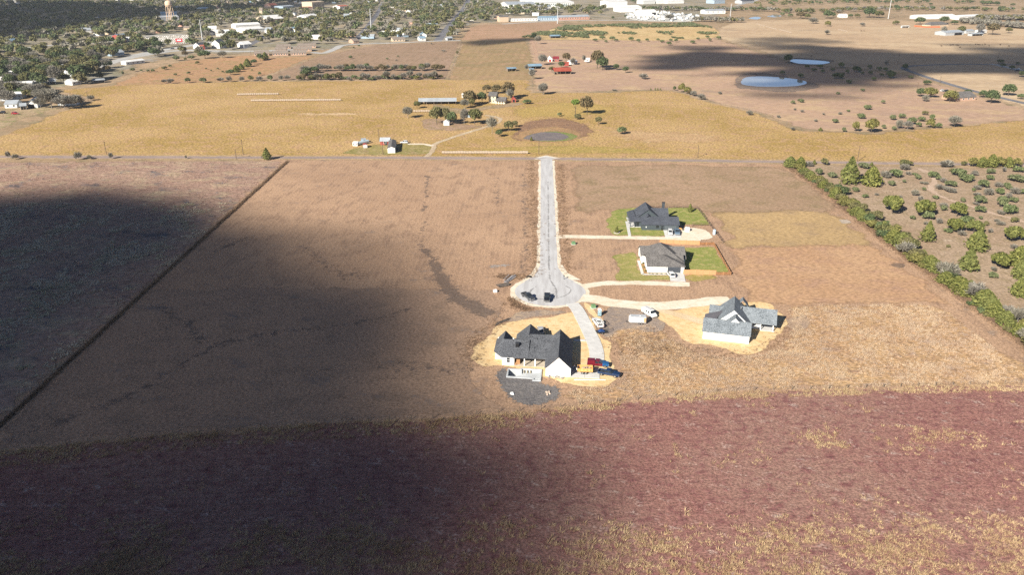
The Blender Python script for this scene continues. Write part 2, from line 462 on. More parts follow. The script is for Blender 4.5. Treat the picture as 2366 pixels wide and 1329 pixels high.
f8 = field('town_ground', S(186, 164, 134), S(150, 140, 112), S(170, 160, 148), S(130, 120, 96), big=90, med=20, fine=6, soil_amt=0.5, contrast=0.25, bump=0.1)
patch('town_ground', [(-900, 340), (-200, 300), (0, 255), (120, 215), (150, 205), (250, 198), (335, 160), (430, 134), (560, 126), (740, 127), (868, 102), (1062, 94), (1085, 62), (1110, 54), (1300, 46), (1500, 50), (1620, 44), (1700, 44),
      (1640, -40), (-900, -45)], f8, 1, 6, 3, smooth=False)
f9 = field('farm_yard', S(196, 168, 134), S(178, 150, 114), S(150, 142, 92), None, big=30, med=8, fine=2, contrast=0.3)
patch('farm_yard', [(0, 300), (60, 272), (130, 255), (150, 245), (90, 238), (0, 250), (-200, 300), (-200, 380)], f9, 3, 3, 1)
f10 = field('drive_yard', S(168, 150, 92), S(152, 140, 80), S(186, 160, 116), S(170, 140, 108), big=25, med=6, fine=1.6, soil_amt=0.4, contrast=0.35)
patch('yard_grass', [(790, 350), (840, 336), (900, 330), (985, 332), (1005, 345), (985, 358), (800, 358)], f10, 6, 4, 1.5)
patch('yard_grass', [(985, 300), (968, 282), (1000, 272), (1100, 288), (1150, 280), (1130, 292), (1060, 302)], field('bare_yard', S(190, 156, 130), S(176, 142, 112), S(160, 136, 92), None, big=20, med=6, fine=1.5, contrast=.3), 6, 4, 1.5)
patch('yard_grass', [(1000, 238), (1070, 250), (1110, 245), (1190, 236), (1215, 240), (1180, 247), (1120, 255), (1060, 262), (1010, 262)], MATS.get('x') or field('house_yard', S(178, 150, 118), S(160, 138, 96), S(190, 160, 130), None, big=20, med=6, fine=1.5, contrast=.3), 6, 4, 1.5)

# dry stock pond by the road
p1 = field('pond_bank', S(164, 126, 98), S(148, 114, 90), S(180, 140, 104), S(128, 102, 86), big=18, med=3.5, fine=1.0, soil_amt=0.4, contrast=0.45, bump=0.8)
patch('pond_bank', [(1168, 318), (1178, 296), (1215, 278), (1280, 270), (1340, 278), (1382, 296), (1372, 314), (1330, 326), (1260, 330), (1190, 328)], p1, 6, 9, 2.5)
patch('pond_bank', [(1185, 320), (1205, 303), (1262, 292), (1320, 297), (1348, 312), (1322, 326), (1250, 330)], field('pond_inner_bank', S(196, 152, 108), S(176, 138, 100), S(160, 132, 92), S(140, 110, 96), big=16, med=3, fine=1.0, soil_amt=.3, contrast=.35), 7, 3, 1)
patch('pond_bed', [(1206, 320), (1228, 309), (1270, 303), (1318, 307), (1337, 316), (1312, 325), (1255, 327)], field('pond_green_rim', S(120, 140, 64), S(146, 146, 84), S(160, 150, 110), None, big=12, med=3, fine=1, contrast=.3), 8, 2, .6)
patch('pond_bed', [(1206, 320), (1228, 309), (1265, 304), (1300, 308), (1318, 317), (1296, 324), (1250, 326)], field('pond_mud', S(136, 124, 122), S(122, 112, 112), S(150, 136, 126), None, big=12, med=3, fine=1, contrast=.2, bump=.2), 9, 2, .5)

# lots right of the lane
tall_m = field('tall_gold', S(206, 166, 120), S(196, 154, 112), S(182, 144, 114), S(172, 148, 132), big=22, med=2.4, fine=0.8, soil_amt=0.38, contrast=0.5, bump=1.0, stretch=(R(70), 1.8))
patch('tall_grass_lot', [(1395, 775), (1440, 757), (1500, 748), (1545, 765), (1600, 812), (1700, 826), (1790, 806), (1832, 752), (1812, 712), (1900, 702), (2130, 700), (2190, 716), (2300, 800), (2400, 884), (2000, 897),
      (1700, 905), (1560, 917), (1330, 934), (1300, 905), (1420, 886), (1434, 858), (1420, 800)], tall_m, 6, 3.0, 1.5)
patch('grass_verge', [(2140, 640), (2200, 672), (2290, 745), (2366, 806), (2460, 890), (2400, 880), (2300, 800), (2190, 716)], field('verge_grey', S(196, 164, 136), S(186, 154, 128), S(178, 150, 128), None, big=20, med=4, fine=.8, contrast=.3), 7, 7, 2.5)
patch('grass_lot', [(1296, 376), (1600, 376), (1830, 382), (1890, 425), (1985, 496), (1640, 498), (1530, 490), (1400, 496), (1306, 500)], field('dull_mown', S(186, 152, 122), S(174, 142, 112), S(162, 136, 102), None, big=50, med=9, fine=.9, stretch=(R(88), 1.8), contrast=.32), 6, 11, 3, smooth=False)
patch('grass_lot', [(1620, 478), (1930, 476), (2060, 576), (1668, 586), (1655, 530)], field('yellow_mown', S(204, 168, 118), S(192, 158, 112), S(182, 150, 112), None, big=40, med=8, fine=.9, stretch=(R(88), 1.8), contrast=.32), 6.6, 8, 3, smooth=False)
patch('grass_lot', [(1668, 562), (2040, 556), (2140, 635), (2230, 714), (1900, 716), (1700, 716)], field('peach_mown', S(208, 166, 126), S(198, 154, 116), S(190, 148, 118), None, big=40, med=6, fine=.8, stretch=(R(88), 2.0), contrast=.36), 7.2, 8, 3, smooth=False)

# dark soil showing in trails and patches
soil_m = field('dark_soil', S(120, 108, 102), S(130, 117, 109), S(108, 98, 94), None, big=14, med=2.0, fine=0.6, contrast=.4, edge_noise=3.0, amax=.42)
def trail(px, w, feather=2.0): ribbon('soil_trail', px, w, soil_m, 8, feather, 1.2, freq=.3)
trail([(985, 505), (975, 560), (1000, 600), (1025, 650), (1060, 690), (1110, 715), (1150, 730)], lambda t: 3.5 + 7 * t, 3.6)
trail([(988, 405), (985, 440), (978, 490)], 2.4, 1.6)
trail([(360, 700), (400, 730), (440, 755), (472, 795)], 6.0, 4.2)
trail([(40, 1010), (120, 985), (220, 945), (330, 900), (430, 835), (520, 792), (640, 770), (780, 752), (880, 735), (960, 712)], 4.6, 3.4)
trail([(700, 868), (770, 850), (830, 850)], 4, 3.4)
trail([(480, 600), (540, 560), (600, 540)], 6, 5)
trail([(300, 800), (345, 770), (400, 750)], 4, 3.4)
trail([(880, 860), (960, 845), (1060, 860), (1110, 850)], 10, 8)
trail([(690, 560), (760, 620), (840, 640)], 8, 7)
trail([(1210, 400), (1212, 470), (1215, 560), (1208, 640)], 5, 4.4)
trail([(1150, 410), (1148, 480)], 4, 3.6)
for px in ([(1135, 862), (1150, 850), (1190, 852), (1245, 858), (1258, 872), (1262, 886), (1296, 895), (1304, 908), (1288, 932), (1245, 943), (1205, 938), (1165, 915), (1140, 892)],):
    patch('bare_soil', px, field('pool_soil', S(134, 127, 123), S(120, 114, 112), S(150, 140, 132), None, big=6, med=1.5, fine=.5, contrast=.4, bump=.7, edge_noise=2.2), 9, 2.6, 1.0, holes=[POOL])
patch('bare_soil', [(1392, 716), (1415, 704), (1470, 712), (1525, 728), (1545, 748), (1538, 768), (1490, 770), (1450, 765), (1415, 775), (1398, 790), (1384, 760)], field('track_soil', S(170, 150, 134), S(156, 138, 126), S(182, 156, 132), None, big=9, med=1.8, fine=.6, contrast=.3), 8, 2.0, .9)
patch('bare_soil', [(1290, 895), (1300, 800), (1290, 760)], soil_m, 5, 1, .2) if False else None
patch('bare_soil', [(1160, 740), (1190, 722), (1250, 716), (1320, 722), (1250, 735), (1190, 745)], field('tan_soil', S(196, 168, 138), S(176, 152, 132), S(150, 132, 122), None, big=9, med=1.8, fine=.6, contrast=.3), 8, 1.8, .8)
patch('bare_soil', [(2050, 610), (2080, 605), (2100, 615), (2072, 623)], soil_m, 8, 2, .5)
patch('bare_soil', [(1935, 508), (1958, 506), (1972, 516), (1945, 518)], field('pale_spot', S(206, 186, 166), S(190, 170, 150), None, None, big=9, med=2, fine=.7), 8, 2, .5)
patch('bare_soil', [(1800, 742), (1860, 728), (1880, 750), (1840, 765)], field('grey_spoil', S(186, 156, 130), S(170, 146, 128), None, None, big=9, med=2, fine=.7), 8, 2, .8)
patch('bare_soil', [(1120, 612), (1185, 608), (1180, 618), (1130, 622)], MATS.get('y') or field('grey_spot', S(180, 166, 154), S(170, 156, 146), None, None, big=9, med=2, fine=.7, edge_noise=2.4), 8, 3, 1)

# graded sand, lawns
sand_m = field('graded_sand', S(250, 216, 164), S(244, 206, 150), S(230, 188, 130), None, big=9, med=2.0, fine=0.6, contrast=.14, bump=.35, edge_noise=1.2)
patch('sand_pad', [(1084, 812), (1108, 790), (1135, 765), (1160, 744), (1200, 738), (1262, 733), (1318, 722), (1344, 716), (1372, 742), (1392, 776), (1416, 800), (1419, 845), (1432, 868), (1412, 890), (1362, 898),
      (1300, 890), (1270, 878), (1215, 862), (1160, 849), (1120, 850), (1092, 834)], sand_m, 10, 1.2, .9, holes=[POOL])
patch('sand_pad', [(1512, 724), (1560, 716), (1640, 700), (1770, 700), (1800, 722), (1820, 748), (1806, 772), (1776, 800), (1742, 822), (1690, 816), (1640, 800), (1592, 796), (1562, 772), (1530, 745)], sand_m, 10, 1.2, .9)
patch('sand_pad', [(1346, 700), (1362, 704), (1400, 745), (1380, 742), (1352, 716)], sand_m, 9, .8, .4)
lawn_m = field('lawn', S(142, 150, 74), S(158, 157, 84), S(186, 170, 108), None, big=9, med=2.5, fine=.7, contrast=.25, edge_noise=1.6)
patch('lawn', [(1398, 508), (1412, 488), (1450, 480), (1560, 479), (1612, 482), (1640, 505), (1644, 520), (1570, 524), (1542, 546), (1470, 547), (1420, 546), (1402, 530)], lawn_m, 9, 2.2, .8)
patch('lawn', [(1412, 592), (1470, 582), (1486, 632), (1546, 634), (1548, 649), (1420, 650), (1428, 620)], field('lawn_dry', S(166, 156, 88), S(154, 150, 82), S(190, 168, 112), None, big=8, med=2.5, fine=.7, contrast=.25, edge_noise=1.6), 9, 2.2, .8)
patch('lawn', [(1574, 572), (1652, 569), (1692, 634), (1580, 632)], lawn_m, 9, 1.4, .5, smooth=False)
patch('lawn', [(1578, 634), (1640, 634), (1660, 645), (1600, 652)], field('lawn_thin', S(180, 158, 88), S(166, 150, 84), S(196, 166, 116), None, big=8, med=2.5, fine=.7, contrast=.25, edge_noise=1.6), 9, 2.2, .8)

# lane, turning circle and drives
grav_m = field('caliche', S(252, 236, 212), S(246, 226, 198), S(236, 212, 180), None, big=12, med=2, fine=.5, contrast=.12, bump=.25, edge_noise=1.0)
asp = NT('chip_seal')
apv = asp.pos(R(2.3), (1, .12, 1)); apn = asp.noise(apv, .55, 5, .6); apf = asp.noise(asp.pos(), 1.6, 5, .7)
apc = asp.mix(asp.ramp(apn, .35, .7), S(218, 213, 209), S(196, 190, 186)); apc = asp.mix(asp.math('MULTIPLY', asp.ramp(apf, .5, .8), .35), apc, S(170, 162, 156))
asp.base(apc); asp.set(Roughness=.9)
lane = [(1262.5, 366), (1262.8, 372), (1264, 420), (1265.5, 480), (1267, 560), (1268.5, 640), (1269, 660)]
cc = G(1270, 674.5)
def disc(c, r, n=72): return [c + Vector((r * math.cos(2 * math.pi * k / n), r * math.sin(2 * math.pi * k / n), 0)) for k in range(n)]
ribbon('lane_shoulder', lane, lambda t: 9.4 + 9 * max(0, 1 - t * 26), grav_m, 11, .7, .35)
sheet('lane_shoulder', jitter_outline(disc(cc, 13.7), .4, .25), grav_m, 12, .7)
patch('lane_shoulder', [(1238, 612), (1300, 612), (1312, 630), (1345, 648), (1200, 648), (1226, 634)], grav_m, 12, .4, .2, smooth=False)
ribbon('lane', lane, lambda t: 6.4 + 7 * max(0, 1 - t * 30), asp.mat, 13, 0, .08)
sheet('turning_circle', disc(cc + Vector((0.2, 0, 0)), 11.9), asp.mat, 14)
patch('turning_circle', [(1247, 616), (1288, 616), (1304, 640), (1330, 652), (1210, 652), (1232, 640)], asp.mat, 15, 0, 0, smooth=False)
ribbon('gravel_drive', [(1288, 547), (1340, 547.5), (1420, 549), (1520, 551), (1620, 553)], 4.6, grav_m, 14, .7, .35)
patch('gravel_drive', [(1543, 533), (1568, 527), (1600, 526), (1632, 532), (1648, 545), (1640, 553), (1590, 556), (1545, 552)], grav_m, 13, 1.2, .7)
ribbon('gravel_drive', [(1346, 663), (1385, 657), (1440, 655), (1520, 656), (1596, 659)], 4.4, grav_m, 16, .7, .4)
ribbon('gravel_drive', [(1340, 688), (1372, 692), (1420, 701), (1500, 708), (1560, 705), (1640, 697), (1690, 693)], lambda t: 7.5 - 1.0 * t, grav_m, 16, .7, .4)
ribbon('gravel_drive', [(1505, 712), (1545, 722), (1590, 735), (1632, 747)], 4.2, field('sand_track', S(240, 212, 172), S(232, 200, 156), None, None, big=9, med=2, fine=.6, contrast=.12), 15, .7, .3)
road_m = field('county_road', S(186, 160, 146), S(168, 146, 136), S(150, 134, 128), None, big=50, med=6, fine=1.2, stretch=(R(0), .2), contrast=.15, bump=.1, edge_noise=.5)
ribbon('road_verge', [(-400, 360), (0, 362.5), (620, 364), (1240, 366.5), (1800, 374), (2366, 381), (2800, 386)], 13, field('verge', S(204, 172, 130), S(190, 158, 126), S(176, 150, 110), None, big=40, med=5, fine=1.2, contrast=.3), 8, 3, .8)
ribbon('county_road', [(-400, 360), (0, 362.5), (620, 364), (1240, 366.5), (1800, 374), (2366, 381), (2800, 386)], 6.6, road_m, 10, .6, .2)
ribbon('farm_drive', [(985, 363), (998, 350), (1003, 338), (1010, 330), (1050, 316), (1100, 300), (1132, 290), (1155, 280), (1150, 271), (1120, 266)], 4.0, field('farm_track', S(226, 202, 168), S(206, 178, 146), S(190, 164, 130), None, big=10, med=2, fine=.8, contrast=.2), 9, .9, .5)
ribbon('farm_drive', [(940, 333), (975, 333), (1003, 337)], 4.0, grav_m, 10, .9, .5)
ribbon('brush_track', [(2120, 388), (2150, 402), (2160, 420), (2150, 435), (2175, 455), (2240, 475), (2300, 495), (2366, 512), (2480, 540)], 3.6, field('brush_track_m', S(214, 184, 158), S(204, 172, 146), None, None, big=10, med=2, fine=.8, contrast=.2), 9, 1.4, .8)
ribbon('pasture_track', [(1226, 92), (1232, 100), (1236, 112), (1240, 125), (1243, 140)], 6, field('red_track', S(206, 166, 136), S(196, 156, 128), None, None, big=20, med=5, fine=2, contrast=.15), 8, 2, .6)
ribbon('pasture_track', [(1066, 93.5), (1130, 92), (1200, 90.5), (1222, 91.5)], 4, field('straw_track', S(222, 186, 140), S(212, 176, 130), None, None, big=20, med=5, fine=2, contrast=.15), 8, 2, .6)
ribbon('pasture_track', [(200, 236), (400, 231), (600, 227), (800, 224), (960, 224), (1010, 231)], 4.5, field('hay_track', S(226, 188, 132), S(214, 172, 116), None, None, big=20, med=5, fine=2, contrast=.15, edge_noise=2), 8, 3, 1)
asph_m = plain('asphalt_dark', S(128, 124, 126), .9, var=.15, scale=.08)
ribbon('side_road', [(2800, 148), (2366, 149), (2230, 148), (2140, 150), (2098, 153), (2090, 158), (2110, 167), (2170, 187), (2250, 210), (2366, 238), (2600, 290)], 6.5, asph_m, 9, 0, .2)
pale_m = plain('concrete_street', S(196, 190, 182), .9, var=.12, scale=.05)
town_roads = [([(-100, 275), (0, 196), (60, 189), (140, 178), (200, 160), (260, 143), (300, 133), (350, 124), (420, 116), (540, 118), (640, 116), (700, 114)], 14, pale_m),
              ([(300, 130), (360, 118), (420, 108), (500, 95)], 14, pale_m),
              ([(1010, 95), (1030, 70), (1050, 45), (1065, 28), (1078, 8), (1090, -20)], 11, asph_m),
              ([(720, 120), (748, 122), (775, 112), (800, 103), (900, 99), (1010, 94), (1064, 93)], 9, pale_m),
              ([(1160, 55), (1300, 47), (1500, 46), (1620, 42)], 10, pale_m),
              ([(60, 110), (150, 101), (250, 96), (300, 85), (420, 78)], 10, pale_m),
              ([(700, 40), (860, 34), (1060, 30)], 9, asph_m), ([(820, 95), (850, 60), (872, 30), (885, 5)], 8, asph_m), ([(560, 112), (640, 70), (700, 40)], 8, asph_m),
              ([(1700, 12), (1740, 2), (1780, -10)], 9, pale_m)]
for i, (px, w, m) in enumerate(town_roads):
    ribbon('street', px, w, m, 4 + i, 0, 0)
con_m = plain('concrete', S(226, 220, 212), .85, var=.08, scale=.6, stain=(S(190, 182, 172), .5))

# water
wm = NT('pond_water')
wm.base((0.34, 0.35, 0.34)); wm.set(Roughness=0.06); wm.b.inputs['Specular IOR Level'].default_value = 0.9; wm.b.inputs['IOR'].default_value = 1.6
wm.bump(wm.noise(wm.pos(scale=(1, 1, 1)), .8, 3, .5), .12, .05)
mud = field('pond_mud_bank', S(150, 128, 112), S(136, 116, 106), S(164, 142, 118), None, big=20, med=5, fine=1.6, contrast=.25)
patch('pond_bank', [(1690, 192), (1698, 175), (1740, 167), (1800, 172), (1860, 186), (1900, 196), (1880, 208), (1820, 214), (1740, 208), (1700, 203)], mud, 6, 6, 2)
patch('pond_water', [(1712, 192), (1722, 179), (1760, 176), (1820, 180), (1856, 186), (1864, 192), (1840, 198), (1780, 200), (1735, 198)], wm.mat, 8, 0, .5)
patch('pond_bank', [(1815, 142), (1830, 132), (1880, 134), (1935, 139), (1920, 148), (1880, 152), (1830, 149)], mud, 6, 8, 2)
patch('pond_water', [(1826, 141), (1834, 136.5), (1870, 138), (1908, 141), (1916, 144.5), (1895, 148), (1850, 146.5)], wm.mat, 8, 0, .5)
patch('pond_water', [(1730, 42), (1745, 38), (1758, 40), (1750, 44)], wm.mat, 8, 0, .5)
patch('pond_water', [(1772, 37), (1790, 33), (1806, 36), (1792, 39)], wm.mat, 8, 0, .5)

# olive strip of grass between the hay and the county road, paler swathes in the hay
patch('hay_strip', [(1085, 352), (1110, 342), (1200, 336), (1330, 334), (1460, 340), (1560, 348), (1640, 354), (1500, 358), (1250, 357), (1100, 358)], field('olive_hay', S(176, 152, 84), S(188, 158, 88), S(198, 162, 104), None, big=20, med=5, fine=1.2, contrast=.5, edge_noise=2), 7, 7, 2)
patch('hay_strip', [(1180, 250), (1300, 232), (1420, 240), (1440, 262), (1380, 272), (1240, 276), (1150, 268)], field('olive_hay_b', S(192, 160, 92), S(200, 164, 98), S(184, 154, 90), None, big=30, med=6, fine=1.4, contrast=.5, edge_noise=2), 3, 14, 5)
patch('hay_strip', [(1380, 300), (1460, 296), (1640, 306), (1700, 330), (1560, 338), (1420, 326)], field('tan_hay', S(206, 166, 122), S(196, 156, 112), S(210, 174, 124), None, big=30, med=6, fine=1.4, contrast=.45, edge_noise=2), 3, 14, 5)
patch('hay_strip', [(660, 262), (760, 258), (880, 262), (800, 268), (700, 268)], field('pale_hay', S(222, 186, 142), S(212, 174, 128), None, None, big=20, med=6, fine=1.4, contrast=.35, edge_noise=2.4), 3, 7, 3)
# tyre marks on the turning circle
ring_m = field('tyre_marks', S(160, 154, 150), S(176, 170, 166), None, None, big=6, med=1.5, fine=.5, contrast=.2, bump=0, edge_noise=2.6, amax=.5)
ribbon('tyre_marks', [(1240, 662), (1226, 672), (1226, 682), (1242, 691), (1272, 692), (1300, 686), (1316, 677), (1318, 668), (1306, 661)], .9, ring_m, 17, .5, .1)
ribbon('tyre_marks', [(1266, 420), (1267, 500), (1268, 580), (1270, 640), (1284, 668), (1286, 690)], 1.0, ring_m, 18, .6, .15)

patch('mown_lots', [(345, 668), (700, 664), (1000, 666), (1142, 668), (1172, 705), (1150, 740), (1085, 800), (1096, 880), (1180, 948), (1000, 964), (800, 971), (400, 999), (20, 1036), (8, 984)], field('dull_stubble', S(184, 149, 121), S(176, 142, 116), S(164, 134, 110), S(136, 120, 110), big=40, med=6, fine=.6, stretch=(R(70), 1.5), soil_amt=.3, contrast=.42), 2.5, 2.0, 1.0, smooth=False)
# ------------------------------------------------------------------ building kit (local u to the right, v to the back)
def shingle(name, dark, light, rough=.9):
    m = NT(name); v = m.obj()
    n = m.noise(v, 3.2, 3, .6); b = m.noise(v, .35, 4, .6)
    w = m.n('ShaderNodeTexWave'); w.bands_direction = 'Z'; m.l(v, w.inputs['Vector']); w.inputs['Scale'].default_value = 2.1; w.inputs['Distortion'].default_value = .6
    c = m.mix(m.ramp(n, .35, .68), dark, light)
    c = m.mix(m.math('MULTIPLY', m.ramp(b, .4, .7), .35), c, tuple(x * 1.25 for x in light))
    c = m.mix(m.math('MULTIPLY', w.outputs['Fac'], .18), c, tuple(x * .6 for x in dark))
    m.base(c); m.set(Roughness=rough); m.bump(w.outputs['Fac'], .25, .02)
    return m.mat
def siding(name, col, step=.3, vertical=True, rough=.75):
    m = NT(name); v = m.obj()
    w = m.n('ShaderNodeTexWave'); w.bands_direction = 'X' if vertical else 'Z'; w.wave_profile = 'SAW'
    m.l(v, w.inputs['Vector']); w.inputs['Scale'].default_value = .314 / step
    n = m.noise(v, .6, 5, .6)
    c = m.mix(m.ramp(n, .3, .75), col, tuple(x * .88 for x in col))
    c = m.mix(m.math('MULTIPLY', m.ramp(w.outputs['Fac'], .86, .98), .3), c, tuple(x * .5 for x in col))
    m.base(c); m.set(Roughness=rough); m.bump(w.outputs['Fac'], .3, .02)
    return m.mat
def seam(name, col, step=.45, rough=.45, metal=.3):
    m = NT(name); v = m.obj()
    w = m.n('ShaderNodeTexWave'); w.bands_direction = 'DIAGONAL' if step < 0 else 'X'; m.l(v, w.inputs['Vector']); w.inputs['Scale'].default_value = .314 / abs(step)
    n = m.noise(v, .25, 6, .65)
    c = m.mix(m.ramp(n, .35, .7), col, tuple(x * .8 for x in col))
    c = m.mix(m.math('MULTIPLY', m.ramp(w.outputs['Fac'], .8, 1.0), .35), c, tuple(x * .5 for x in col))
    m.base(c); m.set(Roughness=rough, Metallic=metal); m.bump(w.outputs['Fac'], .4, .03)
    return m.mat
SH_BLACK = shingle('charcoal_shingle', (.042, .045, .053), (.125, .133, .150))
SH_GREY = shingle('grey_shingle', (.085, .10, .115), (.24, .27, .30))
SH_BROWN = shingle('weathered_shingle', (.070, .066, .066), (.19, .18, .175))
SH_SLATE = shingle('slate_shingle', (.040, .045, .058), (.085, .095, .118))
W_WHITE = siding('white_siding', (.82, .82, .80), .4)
W_WHITEB = plain('white_brick', (.80, .79, .76), .85, var=.06, scale=6)
W_GREY = siding('slate_siding', (.062, .078, .088), .35)
W_CREAM = siding('cream_siding', (.62, .54, .38), .2, False)
TRIM_W = plain('white_trim', (.80, .80, .78), .6, var=.04)
TRIM_D = plain('dark_trim', (.035, .037, .042), .6)
BLACKB = plain('black_cladding', (.012, .012, .014), .6)
GLASS = plain('window_glass', (.02, .026, .032), .08, spec=.6, var=.05)
M_BROWN = seam('bronze_metal', (.16, .155, .17), .4)
M_GALV = seam('galvanised_metal', (.50, .54, .58), .9)
M_WHITE = seam('white_metal', (.78, .78, .77), .9, .5, .0)
M_RUST = seam('red_metal', (.36, .085, .055), .8, .6, .1)
CEDAR = siding('cedar_boards', (.50, .27, .135), .3)
TIMBER = plain('weathered_timber', (.20, .155, .115), .9, var=.3)
STEELP = plain('rusted_pipe', (.085, .050, .040), .8, var=.3)

def gable_roof(T, u0, u1, v0, v1, ze, zr, axis, mat, over=.35, t=.16, rc=None, name='roof', ends=(1, 1)):
    m = MB()
    a0, a1, b0, b1 = (u0, u1, v0, v1) if axis == 'v' else (v0, v1, u0, u1)
    c = (a0 + a1) / 2 if rc is None else rc
    sl, sr = (zr - ze) / (c - a0), (zr - ze) / (a1 - c)
    prof = [(a0 - over, ze - sl * over), (c, zr), (a1 + over, ze - sr * over)]
    q0, q1 = b0 - over * ends[0], b1 + over * ends[1]
    P = (lambda a, b, z: (a, b, z)) if axis == 'v' else (lambda a, b, z: (b, a, z))
    for (x0, z0), (x1, z1) in ((prof[0], prof[1]), (prof[1], prof[2])):
        m.hexa([P(x0, q0, z0 - t), P(x1, q0, z1 - t), P(x1, q1, z1 - t), P(x0, q1, z0 - t), P(x0, q0, z0), P(x1, q0, z1), P(x1, q1, z1), P(x0, q1, z0)])
    return m.build(name, mat, T)
def hip_roof(T, u0, u1, v0, v1, ze, zr, ra, rb, mat, over=.35, t=.16, name='roof'):
    m = MB(); o = over
    E = [(u0 - o, v0 - o), (u1 + o, v0 - o), (u1 + o, v1 + o), (u0 - o, v1 + o)]
    lo = [(x, y, ze - t) for x, y in E]; hi = [(x, y, ze) for x, y in E]
    pts = lo + hi + [(*ra, zr), (*rb, zr)]
    fs = [(3, 2, 1, 0), (0, 1, 5, 4), (1, 2, 6, 5), (2, 3, 7, 6), (3, 0, 4, 7)]
    if abs(ra[0] - rb[0]) > abs(ra[1] - rb[1]) or ra == rb:    # ridge runs along u: ra left, rb right
        fs += [(4, 5, 9, 8), (5, 6, 9), (6, 7, 8, 9), (7, 4, 8)]
    else:                                                       # ridge runs along v: ra front, rb back
        fs += [(4, 5, 8), (5, 6, 9, 8), (6, 7, 9), (7, 4, 8, 9)]
    m.faces(pts, fs)
    return m.build(name, mat, T)
def gable_wall(m, u0, u1, v0, v1, z0, ze, zr, axis, t=.2):
    a0, a1, b0, b1 = (u0, u1, v0, v1) if axis == 'v' else (v0, v1, u0, u1)
    P = (lambda a, b, z: (a, b, z)) if axis == 'v' else (lambda a, b, z: (b, a, z))
    c = (a0 + a1) / 2
    pr = [(a0, z0), (a1, z0), (a1, ze - t), (c, zr - t), (a0, ze - t)]
    f = [P(a, b0, z) for a, z in pr]; k = [P(a, b1, z) for a, z in pr]
    m.faces(f + k, [(0, 1, 2, 3, 4), (9, 8, 7, 6, 5)] + [(i, i + 5, (i + 1) % 5 + 5, (i + 1) % 5) for i in range(5)])
def opening(T, face, a, at, z, w, h, frame=TRIM_W, pane=GLASS, name='window', sub='pane', fw=.09, mull=True):
    """a window or door on a wall: face is the side it looks to, 'at' the wall plane, 'a' its centre along the wall"""
    sgn = -1 if face[0] == '-' else 1
    def q(m, a0, a1, d0, d1, z0, z1):
        lo, hi = sorted((at + sgn * d0, at + sgn * d1))
        if face[1] == 'v': m.box(a0, a1, lo, hi, z0, z1)
        else: m.box(lo, hi, a0, a1, z0, z1)
    m = MB()
    q(m, a - w / 2 - fw, a - w / 2, -.05, .06, z, z + h); q(m, a + w / 2, a + w / 2 + fw, -.05, .06, z, z + h)
    q(m, a - w / 2 - fw, a + w / 2 + fw, -.05, .062, z - fw, z); q(m, a - w / 2 - fw, a + w / 2 + fw, -.05, .062, z + h, z + h + fw)
    if mull: q(m, a - w / 2, a + w / 2, -.02, .04, z + h / 2 - .04, z + h / 2 + .04)
    o = m.build(name, frame, T)
    m = MB(); q(m, a - w / 2, a + w / 2, -.05, .015, z, z + h); m.build(sub, pane, o)
    return o
def vent(T, u, v, z, h=.35, r=.07):
    m = MB(); m.bar((u, v, z - .3), (u, v, z + h), r, 8); return m.build('vent_pipe', TRIM_D, T)

# ------------------------------------------------------------------ white house with charcoal roof, being finished
T = thing('house', 'white house with charcoal roof and rear porch beside an empty concrete pool', 'house', (H1.x, H1.y, .06), H1R)
m = MB()
gable_wall(m, 0, 6.65, 0, 16.2, 0, 2.85, 6.1, 'v')
m.box(-12.25, -8.93, 5.1, 16.5, 0, 2.6); m.box(-14.5, -12.24, 8.4, 17.5, 0, 2.6); m.box(-8.94, -.01, 8.6, 18.5, 0, 2.6)
gable_wall(m, -9.0, -1.7, 12.5, 19.0, 0, 2.85, 5.9, 'v')
m.box(-14.45, -9.8, 15.0, 15.3, 2.4, 3.4)
m.build('wall', W_WHITEB, T)
gable_roof(T, 0, 6.65, 0, 16.2, 2.85, 6.1, 'v', SH_BLACK)
m = MB()
m.faces([(-9.3, 4.6, 2.62), (3.3, 4.6, 2.62), (3.3, 13.0, 5.98), (-4.9, 13.0, 5.98), (3.3, 19.3, 2.7), (-9.3, 19.3, 2.7)], [(0, 1, 2, 3), (0, 3, 5), (3, 2, 4, 5)])
o = m.build('roof', SH_BLACK, T); s = o.modifiers.new('thick', 'SOLIDIFY'); s.thickness = .15; s.offset = -1
m = MB()
m.faces([(-12.55, 4.75, 2.66), (-5.0, 4.75, 2.66), (-5.0, 10.3, 5.42), (-12.3, 10.3, 5.42), (-14.85, 7.9, 2.66), (-14.85, 15.6, 2.66), (-12.3, 15.6, 5.42), (-5.0, 16.0, 2.66), (-9.7, 15.6, 2.66), (-10.6, 10.5, 3.6)],
        [(0, 1, 2, 3), (4, 0, 3), (4, 3, 6, 5), (3, 6, 8), (3, 8, 7, 2)])
o = m.build('roof', SH_BLACK, T); s = o.modifiers.new('thick', 'SOLIDIFY'); s.thickness = .15; s.offset = -1
gable_roof(T, -9.0, -1.7, 12.7, 19.2, 2.85, 6.02, 'v', SH_BLACK)
m = MB(); m.box(-8.75, -7.85, 7.9, 8.8, 3.4, 5.3); ch = m.build('chimney', BLACKB, T)
m = MB(); m.box(-8.85, -7.75, 7.8, 8.9, 5.3, 5.42); m.build('chimney_cap', TRIM_D, ch)
for u in (-6.1, -3.15, -.2):
    m = MB(); m.box(u - .14, u + .14, 5.0, 5.28, 0, 2.45); m.build('porch_post', TRIM_W, T)
m = MB(); m.box(-8.93, 0, 5.0, 5.2, 2.3, 2.5); m.build('porch_beam', TRIM_W, T)
m = MB(); m.box(-8.9, -.02, 4.7, 8.6, -.02, .08); m.build('porch_floor', plain('porch_concrete', S(214, 196, 172), .9, var=.12, scale=.8), T)
m = MB(); m.box(-8.92, -.03, 8.5, 8.598, .08, 2.4); m.build('porch_wall', plain('porch_board', (.30, .23, .17), .9, var=.2), T)
